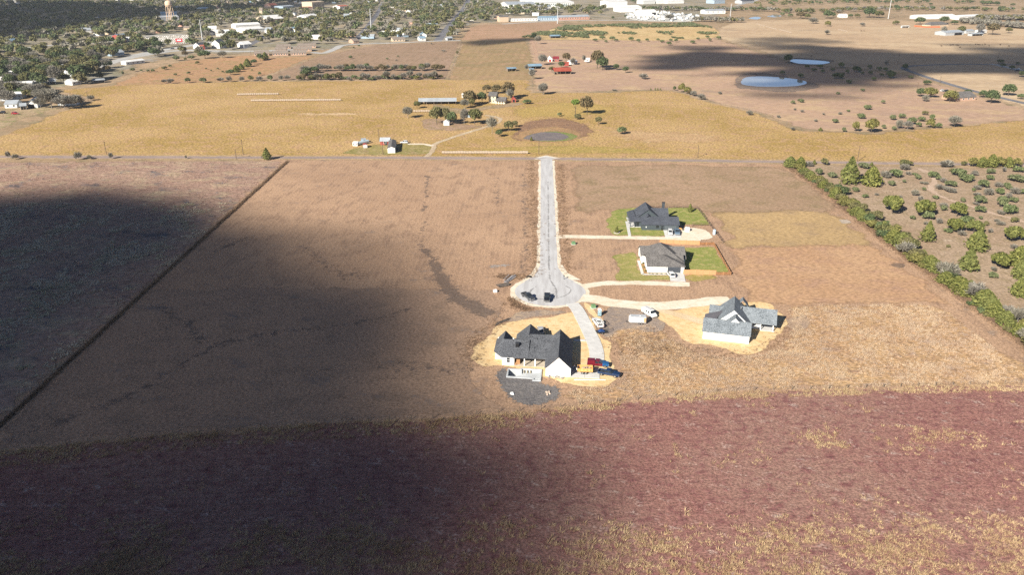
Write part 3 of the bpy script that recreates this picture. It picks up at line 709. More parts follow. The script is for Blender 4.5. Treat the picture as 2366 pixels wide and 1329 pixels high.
opening(T, '-v', -5.0, 8.5, .1, 2.6, 2.1, TRIM_D, GLASS, 'sliding_door'); opening(T, '-v', -10.55, 5.1, .95, .85, 1.35, TRIM_W, GLASS)
opening(T, '+u', 4.1, 6.65, .05, 4.9, 2.2, TRIM_W, plain('charcoal_door', (.06, .07, .08), .6), 'garage_door', 'door_panel', mull=False)
opening(T, '+u', 9.0, 6.65, .05, 1.0, 2.05, TRIM_W, GLASS, 'door')
for u, v, z in ((-4.9, 11.9, 5.5), (-4.4, 11.9, 5.5), (-3.0, 11.2, 5.25), (-2.9, 8.6, 4.2), (-3.6, 8.0, 4.0), (-9.6, 9.8, 5.1), (-12.8, 8.8, 4.3)): vent(T, u, v, z)
# empty pool shell
P_ = lambda u, v, z: tuple(L1(u, v, z))
pool = thing('swimming_pool', 'unfinished bare concrete swimming pool shell in dark soil behind white house', 'pool', (0, 0, 0))
outl = [(-10.5, -1.8), (-3.4, -2.1), (-3.4, -3.15), (-1.1, -3.15), (-1.1, 3.1), (-7.0, 3.4), (-7.0, 2.8), (-10.5, 2.8)]
cen = (-5.5, .4)
def inset(pts, d):
    out = []
    n = len(pts)
    for i in range(n):
        p0, p1, p2 = Vector(pts[i - 1]), Vector(pts[i]), Vector(pts[(i + 1) % n])
        e1, e2 = (p1 - p0).normalized(), (p2 - p1).normalized()
        n1, n2 = Vector((-e1.y, e1.x)), Vector((-e2.y, e2.x))
        b = (n1 + n2); out.append(p1 + b * (d / max(.35, b.dot(n1))))
    return out
GUN = plain('gunite', S(206, 206, 204), .9, var=.12, scale=.9, stain=(S(160, 158, 156), .6))
inn = inset(outl, .38); n = len(outl); m = MB()
for i in range(n):
    j = (i + 1) % n
    m.poly([P_(*outl[i], -.1), P_(*outl[j], -.1), P_(*outl[j], .38), P_(*outl[i], .38)])
    m.poly([P_(*outl[i], .38), P_(*outl[j], .38), P_(*inn[j], .38), P_(*inn[i], .38)])
    m.poly([P_(*inn[i], .38), P_(*inn[j], .38), P_(*inn[j], -1.9), P_(*inn[i], -1.9)])
m.build('pool_wall', GUN, pool)
m = MB(); m.poly([P_(*q, -.75) for q in ((-10.2, -1.7), (-10.2, 2.7))] if 0 else [P_(-10.4, -1.7, -1.6), P_(-8.2, -1.8, -1.6), P_(-8.2, 2.7, -1.6), P_(-10.4, 2.7, -1.6)])
m.poly([P_(-8.2, -1.8, -1.6), P_(-5.4, -1.9, -.75), P_(-5.4, 3.2, -.75), P_(-8.2, 3.2, -1.6)]); m.poly([P_(-5.4, -3.0, -.75), P_(-1.2, -3.0, -.55), P_(-1.2, 3.0, -.55), P_(-5.4, 3.2, -.75)])
m.build('pool_floor', GUN, pool)
m = MB(); m.hexa([P_(-3.1, -2.0, -.7), P_(-1.5, -2.0, -.7), P_(-1.5, -1.7, -.7), P_(-3.1, -1.7, -.7), P_(-3.1, -2.0, .2), P_(-1.5, -2.0, .2), P_(-1.5, -1.7, .2), P_(-3.1, -1.7, .2)])
m.build('spa_wall', GUN, pool)
for u in (-6.0, -5.1, -4.2):
    m = MB(); m.bar(P_(u, 2.55, -.7), P_(u, 2.55, .05), .16, 8); m.build('stub_pipe', plain('pvc_dark', (.30, .25, .16), .7), pool)
# concrete drive made of slabs
def slabs(name, px, width, seg, mat, layer):
    c = densify(spline([G(*p) for p in px], False, 10), .5, False)
    acc = [0.0]
    for i in range(1, len(c)): acc.append(acc[-1] + (c[i] - c[i - 1]).length)
    base = ribbon(name, px, width, mat, layer, 0, 0)
    k = max(1, round(acc[-1] / seg)); z0, z1 = layer * LAYER, layer * LAYER + .09
    def at(s):
        i = min(len(c) - 2, max(0, int(np.searchsorted(acc, s)) - 1)); t = (s - acc[i]) / max(1e-6, acc[i + 1] - acc[i])
        d = (c[i + 1] - c[i]).normalized(); return c[i].lerp(c[i + 1], t), Vector((-d.y, d.x, 0)) * (width / 2 - .02)
    for j in range(k):
        (p, a), (q, b) = at(acc[-1] * j / k + .03), at(acc[-1] * (j + 1) / k - .03)
        m = MB(); E = [p - a, q - b, q + b, p + a]
        m.hexa([(e.x, e.y, z0) for e in E] + [(e.x, e.y, z1) for e in E]); m.build('slab', mat, base)
slabs('concrete_drive', [(1322, 702), (1334, 716), (1347, 740), (1361, 768), (1373, 795), (1379, 820), (1377, 846)], 4.2, 4.0, con_m, 16)
slabs('concrete_path', [(1326, 787), (1345, 787.5), (1366, 788)], 1.1, 1.6, con_m, 15)
pad = sheet('concrete_pad', [L1(6.7, -.3), L1(14.5, -.4), L1(14.5, 5.2), L1(6.7, 6.2)], con_m, 16)
for u0, u1 in ((6.75, 10.4), (10.46, 14.45)):
    m = MB(); E = [L1(u0, -.25), L1(u1, -.3), L1(u1, 5.1), L1(u0, 5.9)]; m.hexa([(e.x, e.y, .1) for e in E] + [(e.x, e.y, .19) for e in E]); m.build('slab', con_m, pad)

# ------------------------------------------------------------------ long white farmhouse with grey shingles
H4 = Vector((56.2, 210.7, 0)); H4R = R(-15.5); L4 = frame(H4, H4R)
T = thing('house', 'white farmhouse with grey shingle roof and bronze metal porch roof on bare sand', 'house', (H4.x, H4.y, .06), H4R)
m = MB()
gable_wall(m, 0, 13.1, 0, 8.0, 0, 2.75, 5.1, 'u')
gable_wall(m, 5.3, 12.3, 3.5, 9.6, 2.0, 2.9, 6.15, 'v'); gable_wall(m, 3.2, 13.2, 7.0, 18, 0, 2.75, 7.2, 'v')
gable_wall(m, 12, 20.6, 9.8, 18.6, 0, 2.75, 5.6, 'u') if False else m.box(13.1, 16.2, 11.2, 18.0, 0, 2.6)
m.box(1.8, 3.3, 11.5, 17.8, 0, 2.6); m.box(16.1, 20.5, 14.5, 18, 0, 2.6); m.box(.9, 2.1, 2.4, 2.6, 0, .4)
gable_wall(m, 12, 20.5, 17.9, 18.1, 2.3, 2.75, 3.0, 'v')
m.build('wall', W_WHITE, T)
gable_roof(T, 0, 13.1, 0, 8.0, 2.75, 5.1, 'u', SH_GREY)
gable_roof(T, 5.3, 12.3, 3.55, 9.6, 2.9, 6.15, 'v', SH_GREY, over=.2, ends=(.6, 0))
gable_roof(T, 3.2, 13.2, 7.1, 17.6, 2.75, 7.2, 'v', SH_GREY, over=.25)
gable_roof(T, 9.5, 20.5, 10.2, 18.2, 2.75, 5.6, 'u', SH_GREY, over=.4, ends=(0, 1))
gable_roof(T, 1.3, 6.6, 12.2, 18.0, 2.75, 4.7, 'u', SH_GREY, over=.35, ends=(1, 0))
gable_roof(T, 9.2, 12.2, 16.8, 19.2, 4.9, 6.6, 'v', SH_GREY, over=.2)
for q in ([(-.1, 6.0, 2.45), (3.6, 6.0, 3.55), (3.6, 9.0, 3.55), (-.1, 9.0, 2.45)], [(-.1, 9.0, 2.46), (3.7, 9.0, 3.56), (5.4, 12.4, 4.5), (-.1, 12.4, 2.5)]):
    m = MB(); m.hexa([(x, y, z - .12) for x, y, z in q] + q); m.build('porch_roof', M_BROWN, T)
for v in (6.2, 9.2, 12.2):
    m = MB(); m.box(0, .2, v - .1, v + .1, 0, 2.4); m.build('porch_post', TRIM_W, T)
for u in (20.0, 16.4):
    m = MB(); m.box(u - .12, u + .12, 10.4, 10.64, 0, 2.5); m.build('porch_post', TRIM_W, T)
m = MB(); m.box(16.2, 20.5, 10.2, 14.5, 0, .1); m.build('porch_floor', con_m, T)
m = MB(); m.box(16.2, 20.5, 10.3, 10.5, 2.35, 2.6); m.build('porch_beam', TRIM_W, T)
for u in (1.3, 4.4, 9.3, 11.9): opening(T, '-v', u, 0, .9, .7, 1.4, TRIM_W, plain('pale_blind', (.52, .56, .56), .4), mull=True)
opening(T, '-v', 18.2, 14.5, .1, 2.4, 2.1, TRIM_D, GLASS, 'sliding_door')
opening(T, '-v', 14.6, 11.2, .9, .9, 1.3, TRIM_W, GLASS)
m = MB(); m.bar((9.3, 6.9, 4.7), (9.3, 6.9, 6.3), .16, 10); m.build('flue', plain('bright_flue', (.55, .57, .6), .35, .8), T)
m = MB(); m.bar((10.2, 12.5, 5.3), (10.2, 12.5, 6.2), .16, 10); m.build('flue', MATS['bright_flue'], T)
for u, v, z in ((1.6, 2.2, 3.9), (2.1, 2.9, 4.3), (4.4, 2.5, 4.1), (7.6, 1.9, 3.7), (8.4, 2.2, 3.9)): vent(T, u, v, z, .25)

# ------------------------------------------------------------------ white house with brown-grey roof and cedar fence
H3 = Vector((48.2, 263.3, 0)); H3R = R(-1.5); L3 = frame(H3, H3R)
T = thing('house', 'white brick house with weathered grey roof and dark two-car garage door', 'house', (H3.x, H3.y, .06), H3R)
m = MB()
m.box(0, 12.9, 0, 8, 0, 2.55); m.box(.6, 14.6, 8, 19, 0, 2.55); m.box(-1.0, .7, 9, 18, 0, 2.55)
gable_wall(m, -.02, 2.0, .3, 7.9, 0, 2.7, 4.75, 'u'); gable_wall(m, 9.5, 13.2, 5.4, 10.4, 0, 2.7, 4.3, 'u'); gable_wall(m, -1.02, 3, 10.5, 18.5, 0, 2.7, 4.9, 'u')
m.build('wall', W_WHITEB, T)
m = MB(); o_ = .4   # front roof: gable to the left, hip to the right
m.faces([(-o_, -o_, 2.55), (12.9 + o_, -o_, 2.55), (5.6, 5.2, 5.1), (-o_, 5.2, 5.1), (-o_, 11, 2.6), (13.3, 11, 2.6)], [(0, 1, 2, 3), (1, 5, 2), (3, 2, 5, 4)])
o = m.build('roof', SH_BROWN, T); s = o.modifiers.new('thick', 'SOLIDIFY'); s.thickness = .16; s.offset = -1
hip_roof(T, .6, 13.2, 3.6, 19, 2.6, 7.2, (5.9, 10.8), (5.9, 12.2), SH_BROWN)
gable_roof(T, 5.5, 14.6, 8.0, 18.6, 2.7, 5.3, 'u', SH_BROWN, ends=(0, 1)); gable_roof(T, 9.0, 13.3, 5.2, 10.2, 2.7, 4.4, 'u', SH_BROWN, ends=(0, 1), over=.3)
gable_roof(T, -1.0, 6.0, 10.5, 18.5, 2.7, 5.0, 'u', SH_BROWN, ends=(1, 0))
opening(T, '-v', 9.35, 0, .03, 4.75, 2.15, TRIM_W, plain('slate_door', (.055, .062, .075), .55), 'garage_door', 'door_panel', mull=False)
opening(T, '-v', 2.3, 0, .95, .8, 1.0, TRIM_W, plain('green_blind', (.45, .62, .55), .4), mull=False)
for v in (2.2, 6.0): opening(T, '-u', v, 0, .7, .9, 1.5)
for u in (6.6, 12.3):
    m = MB(); m.box(u - .07, u + .07, -.16, -.003, 1.7, 2.05); m.build('wall_lamp', TRIM_D, T)
for u, v, z in ((1.7, 1.3, 3.3), (1.9, 2.3, 3.8), (6.2, 2.4, 3.8), (3.5, 1.0, 3.2)): vent(T, u, v, z, .2)
edge = plain('bed_edging', S(232, 224, 212), .9, var=.05)
for nm, px, w in (('flower_bed_path', [(1475, 603), (1478, 612), (1485, 634.5)], 1.0), ('flower_bed_path', [(1484, 634.5), (1515, 634.7), (1545, 635)], .9)):
    slabs(nm, px, w, 1.6, edge, 13)
patch('flower_bed', [(1475, 588), (1486, 585), (1489, 602), (1494, 630), (1545, 631), (1545, 634), (1487, 634), (1478, 606)], field('mulch', S(196, 150, 96), S(176, 128, 84), S(140, 132, 70), None, big=4, med=1, fine=.4, contrast=.4), 11, .3, .2, smooth=False)
slabs('concrete_drive', [(1563.5, 631), (1564.5, 640), (1566.5, 651)], 5.2, 3.4, con_m, 17)

# ------------------------------------------------------------------ slate-blue house
H2 = Vector((53.3, 310.6, 0)); H2R = R(-1.5); L2 = frame(H2, H2R)
T = thing('house', 'slate grey house with dark slate roof, corner porch and tall dark chimney', 'house', (H2.x, H2.y, .06), H2R)
m = MB()
gable_wall(m, 0, 15.0, 0, 8.8, 0, 2.55, 4.5, 'u'); gable_wall(m, -1.8, 8.2, 7.0, 17.0, 0, 3.0, 6.7, 'v'); gable_wall(m, 6, 11.8, 7.5, 17, 0, 2.7, 5.6, 'u')
m.box(-2.2, 0.02, 4.2, 9.0, 0, 2.5)
m.build('wall', W_GREY, T)
gable_roof(T, 0, 15.0, 0, 8.8, 2.55, 4.5, 'u', SH_SLATE); gable_roof(T, -1.9, 8.4, 7.0, 17.2, 3.0, 6.8, 'v', SH_SLATE); gable_roof(T, 5, 11.8, 7.3, 17.0, 2.7, 5.8, 'u', SH_SLATE, ends=(0, 1))
gable_roof(T, .2, 5.6, 3.5, 9.6, 2.9, 5.2, 'v', SH_SLATE, over=.2, ends=(0, 0))
m = MB(); q = [(-4.6, 3.4, 2.5), (.2, 3.4, 2.5), (.4, 7.4, 3.7), (-1.9, 7.4, 3.5)]; m.hexa([(x, y, z - .14) for x, y, z in q] + q)
q = [(-4.6, 3.42, 2.5), (-1.9, 7.4, 3.5), (-1.9, 17.0, 3.5), (-4.6, 17.0, 2.5)]; m.hexa([(x, y, z - .14) for x, y, z in q] + q); m.build('porch_roof', SH_SLATE, T)
for u, v in ((-4.3, 3.7), (-2.5, 3.7), (-4.3, 8), (-4.3, 12.5), (-4.3, 16.6)):
    m = MB(); m.box(u - .14, u + .14, v - .14, v + .14, 0, 2.4); m.build('porch_post', W_GREY, T)
m = MB(); m.box(-4.6, -2.2, 3.5, 17, -.02, .1); m.box(-2.2, 0, 3.5, 4.2, -.02, .1); m.build('porch_floor', con_m, T)
for k in range(4):      # four little roof dormers
    v = 8.6 + k * 2.1; d = MB(); z = 4.35
    d.faces([(-1.35, v - .5, z - .45), (-1.35, v + .5, z - .45), (-1.35, v, z + .15), (.3, v, z + .15)], [(0, 1, 2), (0, 2, 3), (1, 3, 2), (0, 3, 1)]); d.build('dormer', SH_SLATE, T)
m = MB(); m.box(10.1, 11.2, 15.0, 15.9, 3, 7.2); ch = m.build('chimney', plain('slate_chimney', (.05, .058, .068), .8), T)
m = MB(); m.box(10.0, 11.3, 14.9, 16.0, 7.2, 7.35); m.build('chimney_cap', TRIM_D, ch)
opening(T, '-v', 6.3, 0, .95, 1.0, 1.1, TRIM_D, GLASS, mull=False); opening(T, '-v', 8.3, 0, .05, .8, 2.0, TRIM_D, GLASS, 'door', mull=False)
opening(T, '-v', 11.7, 0, .03, 4.6, 2.05, W_GREY, plain('grey_door', (.085, .10, .112), .6), 'garage_door', 'door_panel', mull=False)
opening(T, '-v', -1.2, 4.2, .1, .9, 2.0, TRIM_D, GLASS, 'door', mull=False)
m = MB(); m.box(1.5, 1.9, -.3, -.003, 1.1, 1.6); m.build('meter_box', plain('meter_grey', (.6, .62, .62), .5), T)
for u, v, z in ((5.0, 2.9, 3.9), (8.0, 6.0, 4.0)): vent(T, u, v, z, .2)
slabs('concrete_path', [(1448, 512), (1451, 525), (1455, 546)], 1.2, 3.0, con_m, 16)
slabs('concrete_drive', [(1551, 533), (1553, 539), (1556, 549)], 6.5, 4, con_m, 17)
# ------------------------------------------------------------------ vehicles (local x forward)
TYRE = plain('tyre_rubber', (.018, .018, .018), .85)
RIM = plain('wheel_rim', (.45, .45, .46), .35, .7)
LAMP = plain('lamp_lens', (.75, .76, .76), .2, spec=.6)
TAIL = plain('tail_lens', (.35, .02, .02), .25, spec=.6)
def paint(name, col): return plain(name, col, .28, .1, .5, .05, .8, coat=.7)
P_BLACK, P_GREY, P_NAVY = paint('black_paint', (.014, .015, .018)), paint('graphite_paint', (.050, .055, .062)), paint('navy_paint', (.010, .030, .085))
P_WHITE, P_MAROON, P_BLUE = paint('white_paint', (.78, .78, .77)), paint('maroon_paint', (.16, .010, .020)), paint('blue_paint', (.02, .10, .26))
P_SILVER, P_RED, P_STEEL = paint('silver_paint', (.42, .43, .45)), paint('red_paint', (.45, .02, .03)), paint('steel_blue_paint', (.12, .18, .25))
def wheels(T, xs, w, r=.39, wid=.27):
    for x in xs:
        for s in (-1, 1):
            y = s * (w / 2 - wid / 2 + .02)
            wh = thing_part('wheel', T)
            m = MB(); m.bar((x, y - wid / 2, r), (x, y + wid / 2, r), r, 16); m.build('tyre', TYRE, wh)
            m = MB(); m.bar((x, y + s * (wid / 2 - .02), r), (x, y + s * (wid / 2 + .015), r), r * .6, 12); m.build('rim', RIM, wh)
def thing_part(name, T):
    o = bpy.data.objects.new(name, None); COL.objects.link(o); o.parent = T; o.empty_display_size = .2
    return o
def loft(m, secs):
    """closed hull through cross-sections of equal length"""
    n = len(secs[0]); k = len(m.v)
    for s_ in secs: m.v += [tuple(p) for p in s_]
    for i in range(len(secs) - 1):
        for j in range(n):
            m.f.append((k + i * n + j, k + i * n + (j + 1) % n, k + (i + 1) * n + (j + 1) % n, k + (i + 1) * n + j)); m.m.append(0)
    m.f.append(tuple(range(k + n - 1, k - 1, -1))); m.m.append(0)
    e = k + (len(secs) - 1) * n; m.f.append(tuple(range(e, e + n))); m.m.append(0)
def sec(x, w, z0, z1, ch=.1):
    h = w / 2
    return [(x, -h + .04, z0), (x, h - .04, z0), (x, h, z0 + .15), (x, h, z1 - ch), (x, h - ch * .9, z1), (x, -h + ch * .9, z1), (x, -h, z1 - ch), (x, -h, z0 + .15)]
def cabin(T, x0, x1, x2, x3, w, z0, z1, mat, glass=True, pillar=.12):
    """greenhouse: base from x0 (rear) to x3 (front), roof from x1 to x2"""
    b, t = w / 2 - .06, w / 2 - .22
    lo = [(x0, -b, z0), (x3, -b, z0), (x3, b, z0), (x0, b, z0)]; hi = [(x1, -t, z1), (x2, -t, z1), (x2, t, z1), (x1, t, z1)]
    m = MB(); m.hexa(lo + hi)
    m.hexa([(x1 + .05, -t + .04, z1), (x2 - .05, -t + .04, z1), (x2 - .05, t - .04, z1), (x1 + .05, t - .04, z1), (x1 + .15, -t + .15, z1 + .05), (x2 - .15, -t + .15, z1 + .05), (x2 - .15, t - .15, z1 + .05), (x1 + .15, t - .15, z1 + .05)])
    cab = m.build('cab', mat, T)
    if not glass: return cab
    def pane(a, b_, c, d, nm):
        P = [Vector(p) for p in (a, b_, c, d)]; ce = sum(P, Vector()) / 4; nr = (P[1] - P[0]).cross(P[2] - P[0]).normalized()
        if nr.dot(ce - Vector(((x0 + x3) / 2, 0, (z0 + z1) / 2))) < 0: nr = -nr
        Q = [ce + (p - ce) * .86 for p in P]
        m = MB(); m.hexa([q - nr * .02 for q in Q] + [q + nr * .012 for q in Q]); m.build(nm, GLASS, cab)
    pane(lo[1], lo[2], hi[2], hi[1], 'windshield'); pane(lo[0], lo[3], hi[3], hi[0], 'rear_window')
    for i, j in ((0, 1), (3, 2)):
        A, B, C, D = Vector(lo[i]), Vector(lo[j]), Vector(hi[j]), Vector(hi[i])
        mid0, mid1 = A.lerp(B, .5), D.lerp(C, .5)
        pane(A, mid0, mid1, D, 'side_window'); pane(mid0, B, C, mid1, 'side_window')
    return cab
def lamps(T, xf, xr, w, zf, zr):
    for s in (-1, 1):
        m = MB(); m.box(xf - .12, xf + .015, s * (w / 2 - .28) - .17, s * (w / 2 - .28) + .17, zf, zf + .2); m.build('headlight', LAMP, T)
        m = MB(); m.box(xr - .012, xr + .06, s * (w / 2 - .14) - .1, s * (w / 2 - .14) + .1, zr, zr + .35); m.build('taillight', TAIL, T)
        m = MB(); m.box(.72, .86, s * (w / 2 + .02) - (.18 if s < 0 else 0), s * (w / 2 + .02) + (.18 if s > 0 else 0), 1.15, 1.32); m.build('mirror', TRIM_D, T)
def car_at(px, heading, name, label, group=None, z=.1):
    p = G(*px); return thing(name, label, 'car' if name == 'car' else name.split('_')[-1], (p.x, p.y, z), R(heading), group)
def pickup(px, heading, label, mat, hood=None, topper=None, rack=False, load=None, z=.1):
    T = car_at(px, heading, 'pickup_truck', label, z=z); T['category'] = 'pickup truck'; w = 2.0
    m = MB(); loft(m, [sec(-.95, w, .45, 1.12), sec(1.15, w, .45, 1.14)]); m.build('body', mat, T)
    m = MB(); loft(m, [sec(1.15, w, .45, 1.14), sec(1.6, w, .42, 1.17), sec(2.7, w * .97, .42, 1.08, .14), sec(2.92, w * .9, .45, .98, .2)]); m.build('hood', hood or mat, T)
    m = MB()
    for s in (-1, 1): m.box(-2.95, -.97, min(s * 1.0, s * .88), max(s * 1.0, s * .88), .5, 1.14)
    m.box(-2.95, -2.83, -.88, .88, .55, 1.12); m.box(-2.83, -.97, -.88, .88, .5, .62)
    bed = m.build('bed', mat, T)
    m = MB(); m.box(-2.83, -.98, -.87, .87, .62, .64); m.build('bed_liner', TRIM_D, bed)
    cabin(T, -.93, -.72, .42, 1.22, w, 1.12, 1.82, mat)
    wheels(T, (-1.85, 1.85), w, .40); lamps(T, 2.9, -2.95, w, .72, .72)
    m = MB(); m.box(2.8, 3.02, -.93, .93, .38, .6); m.build('bumper', RIM, T); m = MB(); m.box(-3.08, -2.96, -.9, .9, .42, .58); m.build('bumper', RIM, T)
    if topper:
        m = MB(); loft(m, [[(x, -.96, 1.14), (x, .96, 1.14), (x, .84, 1.86), (x, -.84, 1.86)] for x in (-2.95, -.95)]); m.build('camper_shell', topper, T)
    if rack:
        m = MB()
        for x in (-2.8, -1.9, -1.0):
            for s in (-1, 1): m.box(x - .04, x + .04, s * .9 - .04, s * .9 + .04, 1.1, 1.9)
            m.box(x - .05, x + .05, -.95, .95, 1.9, 1.98)
        for s in (-1, 1): m.box(-2.9, .3, s * .9 - .05, s * .9 + .05, 1.98, 2.05)
        m.build('ladder_rack', mat, T)
    return T
def suv(px, heading, label, mat, L=4.7, w=1.9, h=1.7, name='car', z=.1, group=None):
    T = car_at(px, heading, name, label, group, z); f = L / 2; z0 = h * .56
    m = MB(); loft(m, [sec(-f, w * .9, .4, z0 - .05, .15), sec(-f + .25, w, .35, z0 + .02), sec(f * .3, w, .35, z0), sec(f - .5, w * .97, .35, z0 - .12, .16), sec(f, w * .84, .38, z0 - .3, .2)]); m.build('body', mat, T)
    cabin(T, -f + .12, -f + .55, f * .12, f * .5, w, z0 - .02, h, mat)
    wheels(T, (-f * .58, f * .6), w, .35, .24); lamps(T, f - .06, -f + .02, w, z0 - .34, z0 - .4)
    return T
pickup((1219.5, 690), -60, 'dark grey pickup truck on the turning circle, turned across the circle', P_GREY, z=.15)
pickup((1264, 692.5), -94, 'black pickup truck on the turning circle, nose towards the houses', P_BLACK, z=.15)
pickup((1382, 846.5), -8, 'maroon pickup truck with camper shell, white lower sides and blue hood', P_MAROON, hood=P_BLUE, topper=P_MAROON, z=.15)
pickup((1407, 868), -21, 'navy blue pickup truck hitched to the orange dump trailer', P_NAVY, z=.1)
pickup((1381, 751), 103, 'white pickup truck with ladder rack beside the concrete drive', P_WHITE, rack=True, z=.08)
pickup((1563.5, 540), -95, 'steel blue pickup truck parked by the slate grey house', P_STEEL, z=.12)
suv((1548, 541), -97, 'white car with dark glass parked at the slate grey house garage', P_WHITE, z=.17)
suv((1549.5, 639), 98, 'white car parked before the dark garage door of the white brick house', P_WHITE, z=.18)
suv((1249, 768), 92, 'silver car behind the gables of the charcoal-roofed house', P_SILVER, z=.1)
suv((934, 331), 172, 'white car parked behind the white mobile home', P_WHITE, z=.1)
# van
T = car_at((1500, 729), -61, 'van', 'white cargo van with roof vents parked beside the sand drive', z=.1); w = 2.05
m = MB(); loft(m, [sec(-2.75, w * .97, .4, 2.0, .2), sec(-2.5, w, .4, 2.15, .22), sec(1.15, w, .4, 2.15, .22), sec(1.9, w, .4, 1.25, .12), sec(2.6, w * .96, .4, 1.05, .15), sec(2.8, w * .86, .45, .9, .2)]); vb = m.build('body', P_WHITE, T)
m = MB(); m.hexa([(1.30, -.85, 2.0), (1.82, -.88, 1.38), (1.82, .88, 1.38), (1.30, .85, 2.0), (1.34, -.85, 2.03), (1.87, -.88, 1.41), (1.87, .88, 1.41), (1.34, .85, 2.03)]); m.build('windshield', GLASS, vb)
for s in (-1, 1):
    for x0, x1 in ((.45, 1.15), (-.75, .1)):
        m = MB(); m.box(x0, x1, s * 1.0 - .04, s * 1.0 + .04, 1.35, 1.85); m.build('side_window', GLASS, vb)
m = MB(); m.box(-2.2, .9, -.35, .35, 2.15, 2.23); m.build('roof_vent', plain('grey_vent', (.42, .42, .44), .6), vb)
wheels(T, (-1.7, 1.75), w, .37); lamps(T, 2.75, -2.75, w, .62, .8)
# box trailer
T = car_at((1473, 747), -3, 'box_trailer', 'white enclosed box trailer with grey roof and tan corner panel beside white van', z=.1); T['category'] = 'trailer'
m = MB(); m.hexa([(-2.2, -1.05, .55), (2.45, -1.05, .55), (2.45, 1.05, .55), (-2.2, 1.05, .55), (-2.2, -1.05, 2.35), (2.45, -1.05, 2.35), (2.45, 1.05, 2.35), (-2.2, 1.05, 2.35)])
m.hexa([(-2.75, -.25, .55), (-2.2, -1.05, .55), (-2.2, 1.05, .55), (-2.75, .25, .55), (-2.75, -.25, 2.3), (-2.2, -1.05, 2.34), (-2.2, 1.05, 2.34), (-2.75, .25, 2.3)]); bt = m.build('body', P_WHITE, T)
m = MB(); m.box(-2.2, 2.42, -1.03, 1.03, 2.35, 2.39); rf = m.build('roof', plain('trailer_roof', (.40, .42, .45), .5), T)
m = MB(); m.box(.5, .85, -.2, .2, 2.39, 2.5); m.build('roof_vent', P_WHITE, rf)
m = MB(); m.box(1.75, 2.44, -1.075, -1.045, .7, 2.2); m.build('side_panel', plain('tan_panel', (.48, .30, .16), .7), T)
m = MB(); m.bar((-2.2, -.8, .5), (-3.6, 0, .5), .06); m.bar((-2.2, .8, .5), (-3.6, 0, .5), .06); m.bar((-3.4, 0, .05), (-3.4, 0, .8), .05); m.build('tongue', TRIM_D, T)
wheels(T, (.35, 1.15), 2.2, .34)
# dump trailer
T = car_at((1352, 862.5), -4, 'dump_trailer', 'orange dump trailer full of scrap on the concrete pad', z=.19); T['category'] = 'trailer'
OR = plain('orange_steel', (.62, .34, .12), .6, var=.15, stain=((.25, .12, .05), .5))
m = MB(); m.box(-2.1, 2.0, -1.05, 1.05, .75, .85)
for a in ((-2.1, 2.0, -1.05, -.98), (-2.1, 2.0, .98, 1.05)): m.box(*a, .85, 1.75)
m.box(1.93, 2.0, -.98, .98, .85, 1.75); m.box(-2.1, -2.03, -.98, .98, .85, 1.5)
for x in (-1.4, -.5, .4, 1.3):
    for s in (-1, 1): m.box(x - .06, x + .06, min(s * 1.05, s * 1.13), max(s * 1.05, s * 1.13), .6, 1.75)
m.build('tub', OR, T)
m = MB()
for k in range(26):
    a, b, c = random.uniform(-1.8, 1.7), random.uniform(-.8, .8), random.uniform(.9, 1.35); d = [random.uniform(.1, .5) for _ in 'xyz']; m.box(a - d[0], a + d[0], b - d[1] * .6, b + d[1] * .6, c - d[2] * .5, c + d[2] * .5)
m.build('scrap_load', plain('scrap', (.42, .33, .26), .9, var=.5, scale=2), T)
m = MB(); m.box(-2.0, 2.0, -.5, .5, .5, .7); m.bar((2.0, -.6, .55), (3.3, 0, .5), .07); m.bar((2.0, .6, .55), (3.3, 0, .5), .07); m.build('frame', TRIM_D, T)
m = MB(); m.box(2.15, 2.7, -.35, .35, .6, 1.1); m.build('tool_box', TRIM_D, T)
wheels(T, (-.75, .1), 2.25, .36)
# utility trailer
T = car_at((1389, 770), 12, 'utility_trailer', 'low black utility trailer carrying a blue tarp behind white rack truck', z=.08); T['category'] = 'trailer'
m = MB(); m.box(-1.6, 1.6, -1.0, 1.0, .45, .55)
for x in (-1.6, -.8, 0, .8, 1.6):
    for s in (-1, 1): m.bar((x, s, .5), (x, s, .95), .035)
for s in (-1, 1): m.bar((-1.6, s, .95), (1.6, s, .95), .035)
m.build('frame', TRIM_D, T)
m = MB(); loft(m, [[(x, -.7, .55), (x, .7, .55), (x, .5 + .1 * math.sin(x * 5), h), (x, -.45, h)] for x, h in ((-.9, .7), (-.4, 1.05), (.3, 1.1), (.9, .85))]); m.build('tarp_load', plain('blue_tarp', (.015, .05, .17), .5, var=.25), T)
m = MB()
for k in range(7): m.bar((1.65 + .02 * k, -.95 + k * .315, .5), (2.2, -.95 + k * .315, 1.6), .03)
m.bar((2.2, -.95, 1.6), (2.2, .95, 1.6), .04); m.build('ramp_gate', TRIM_D, T)
wheels(T, (0,), 2.4, .3, .2)

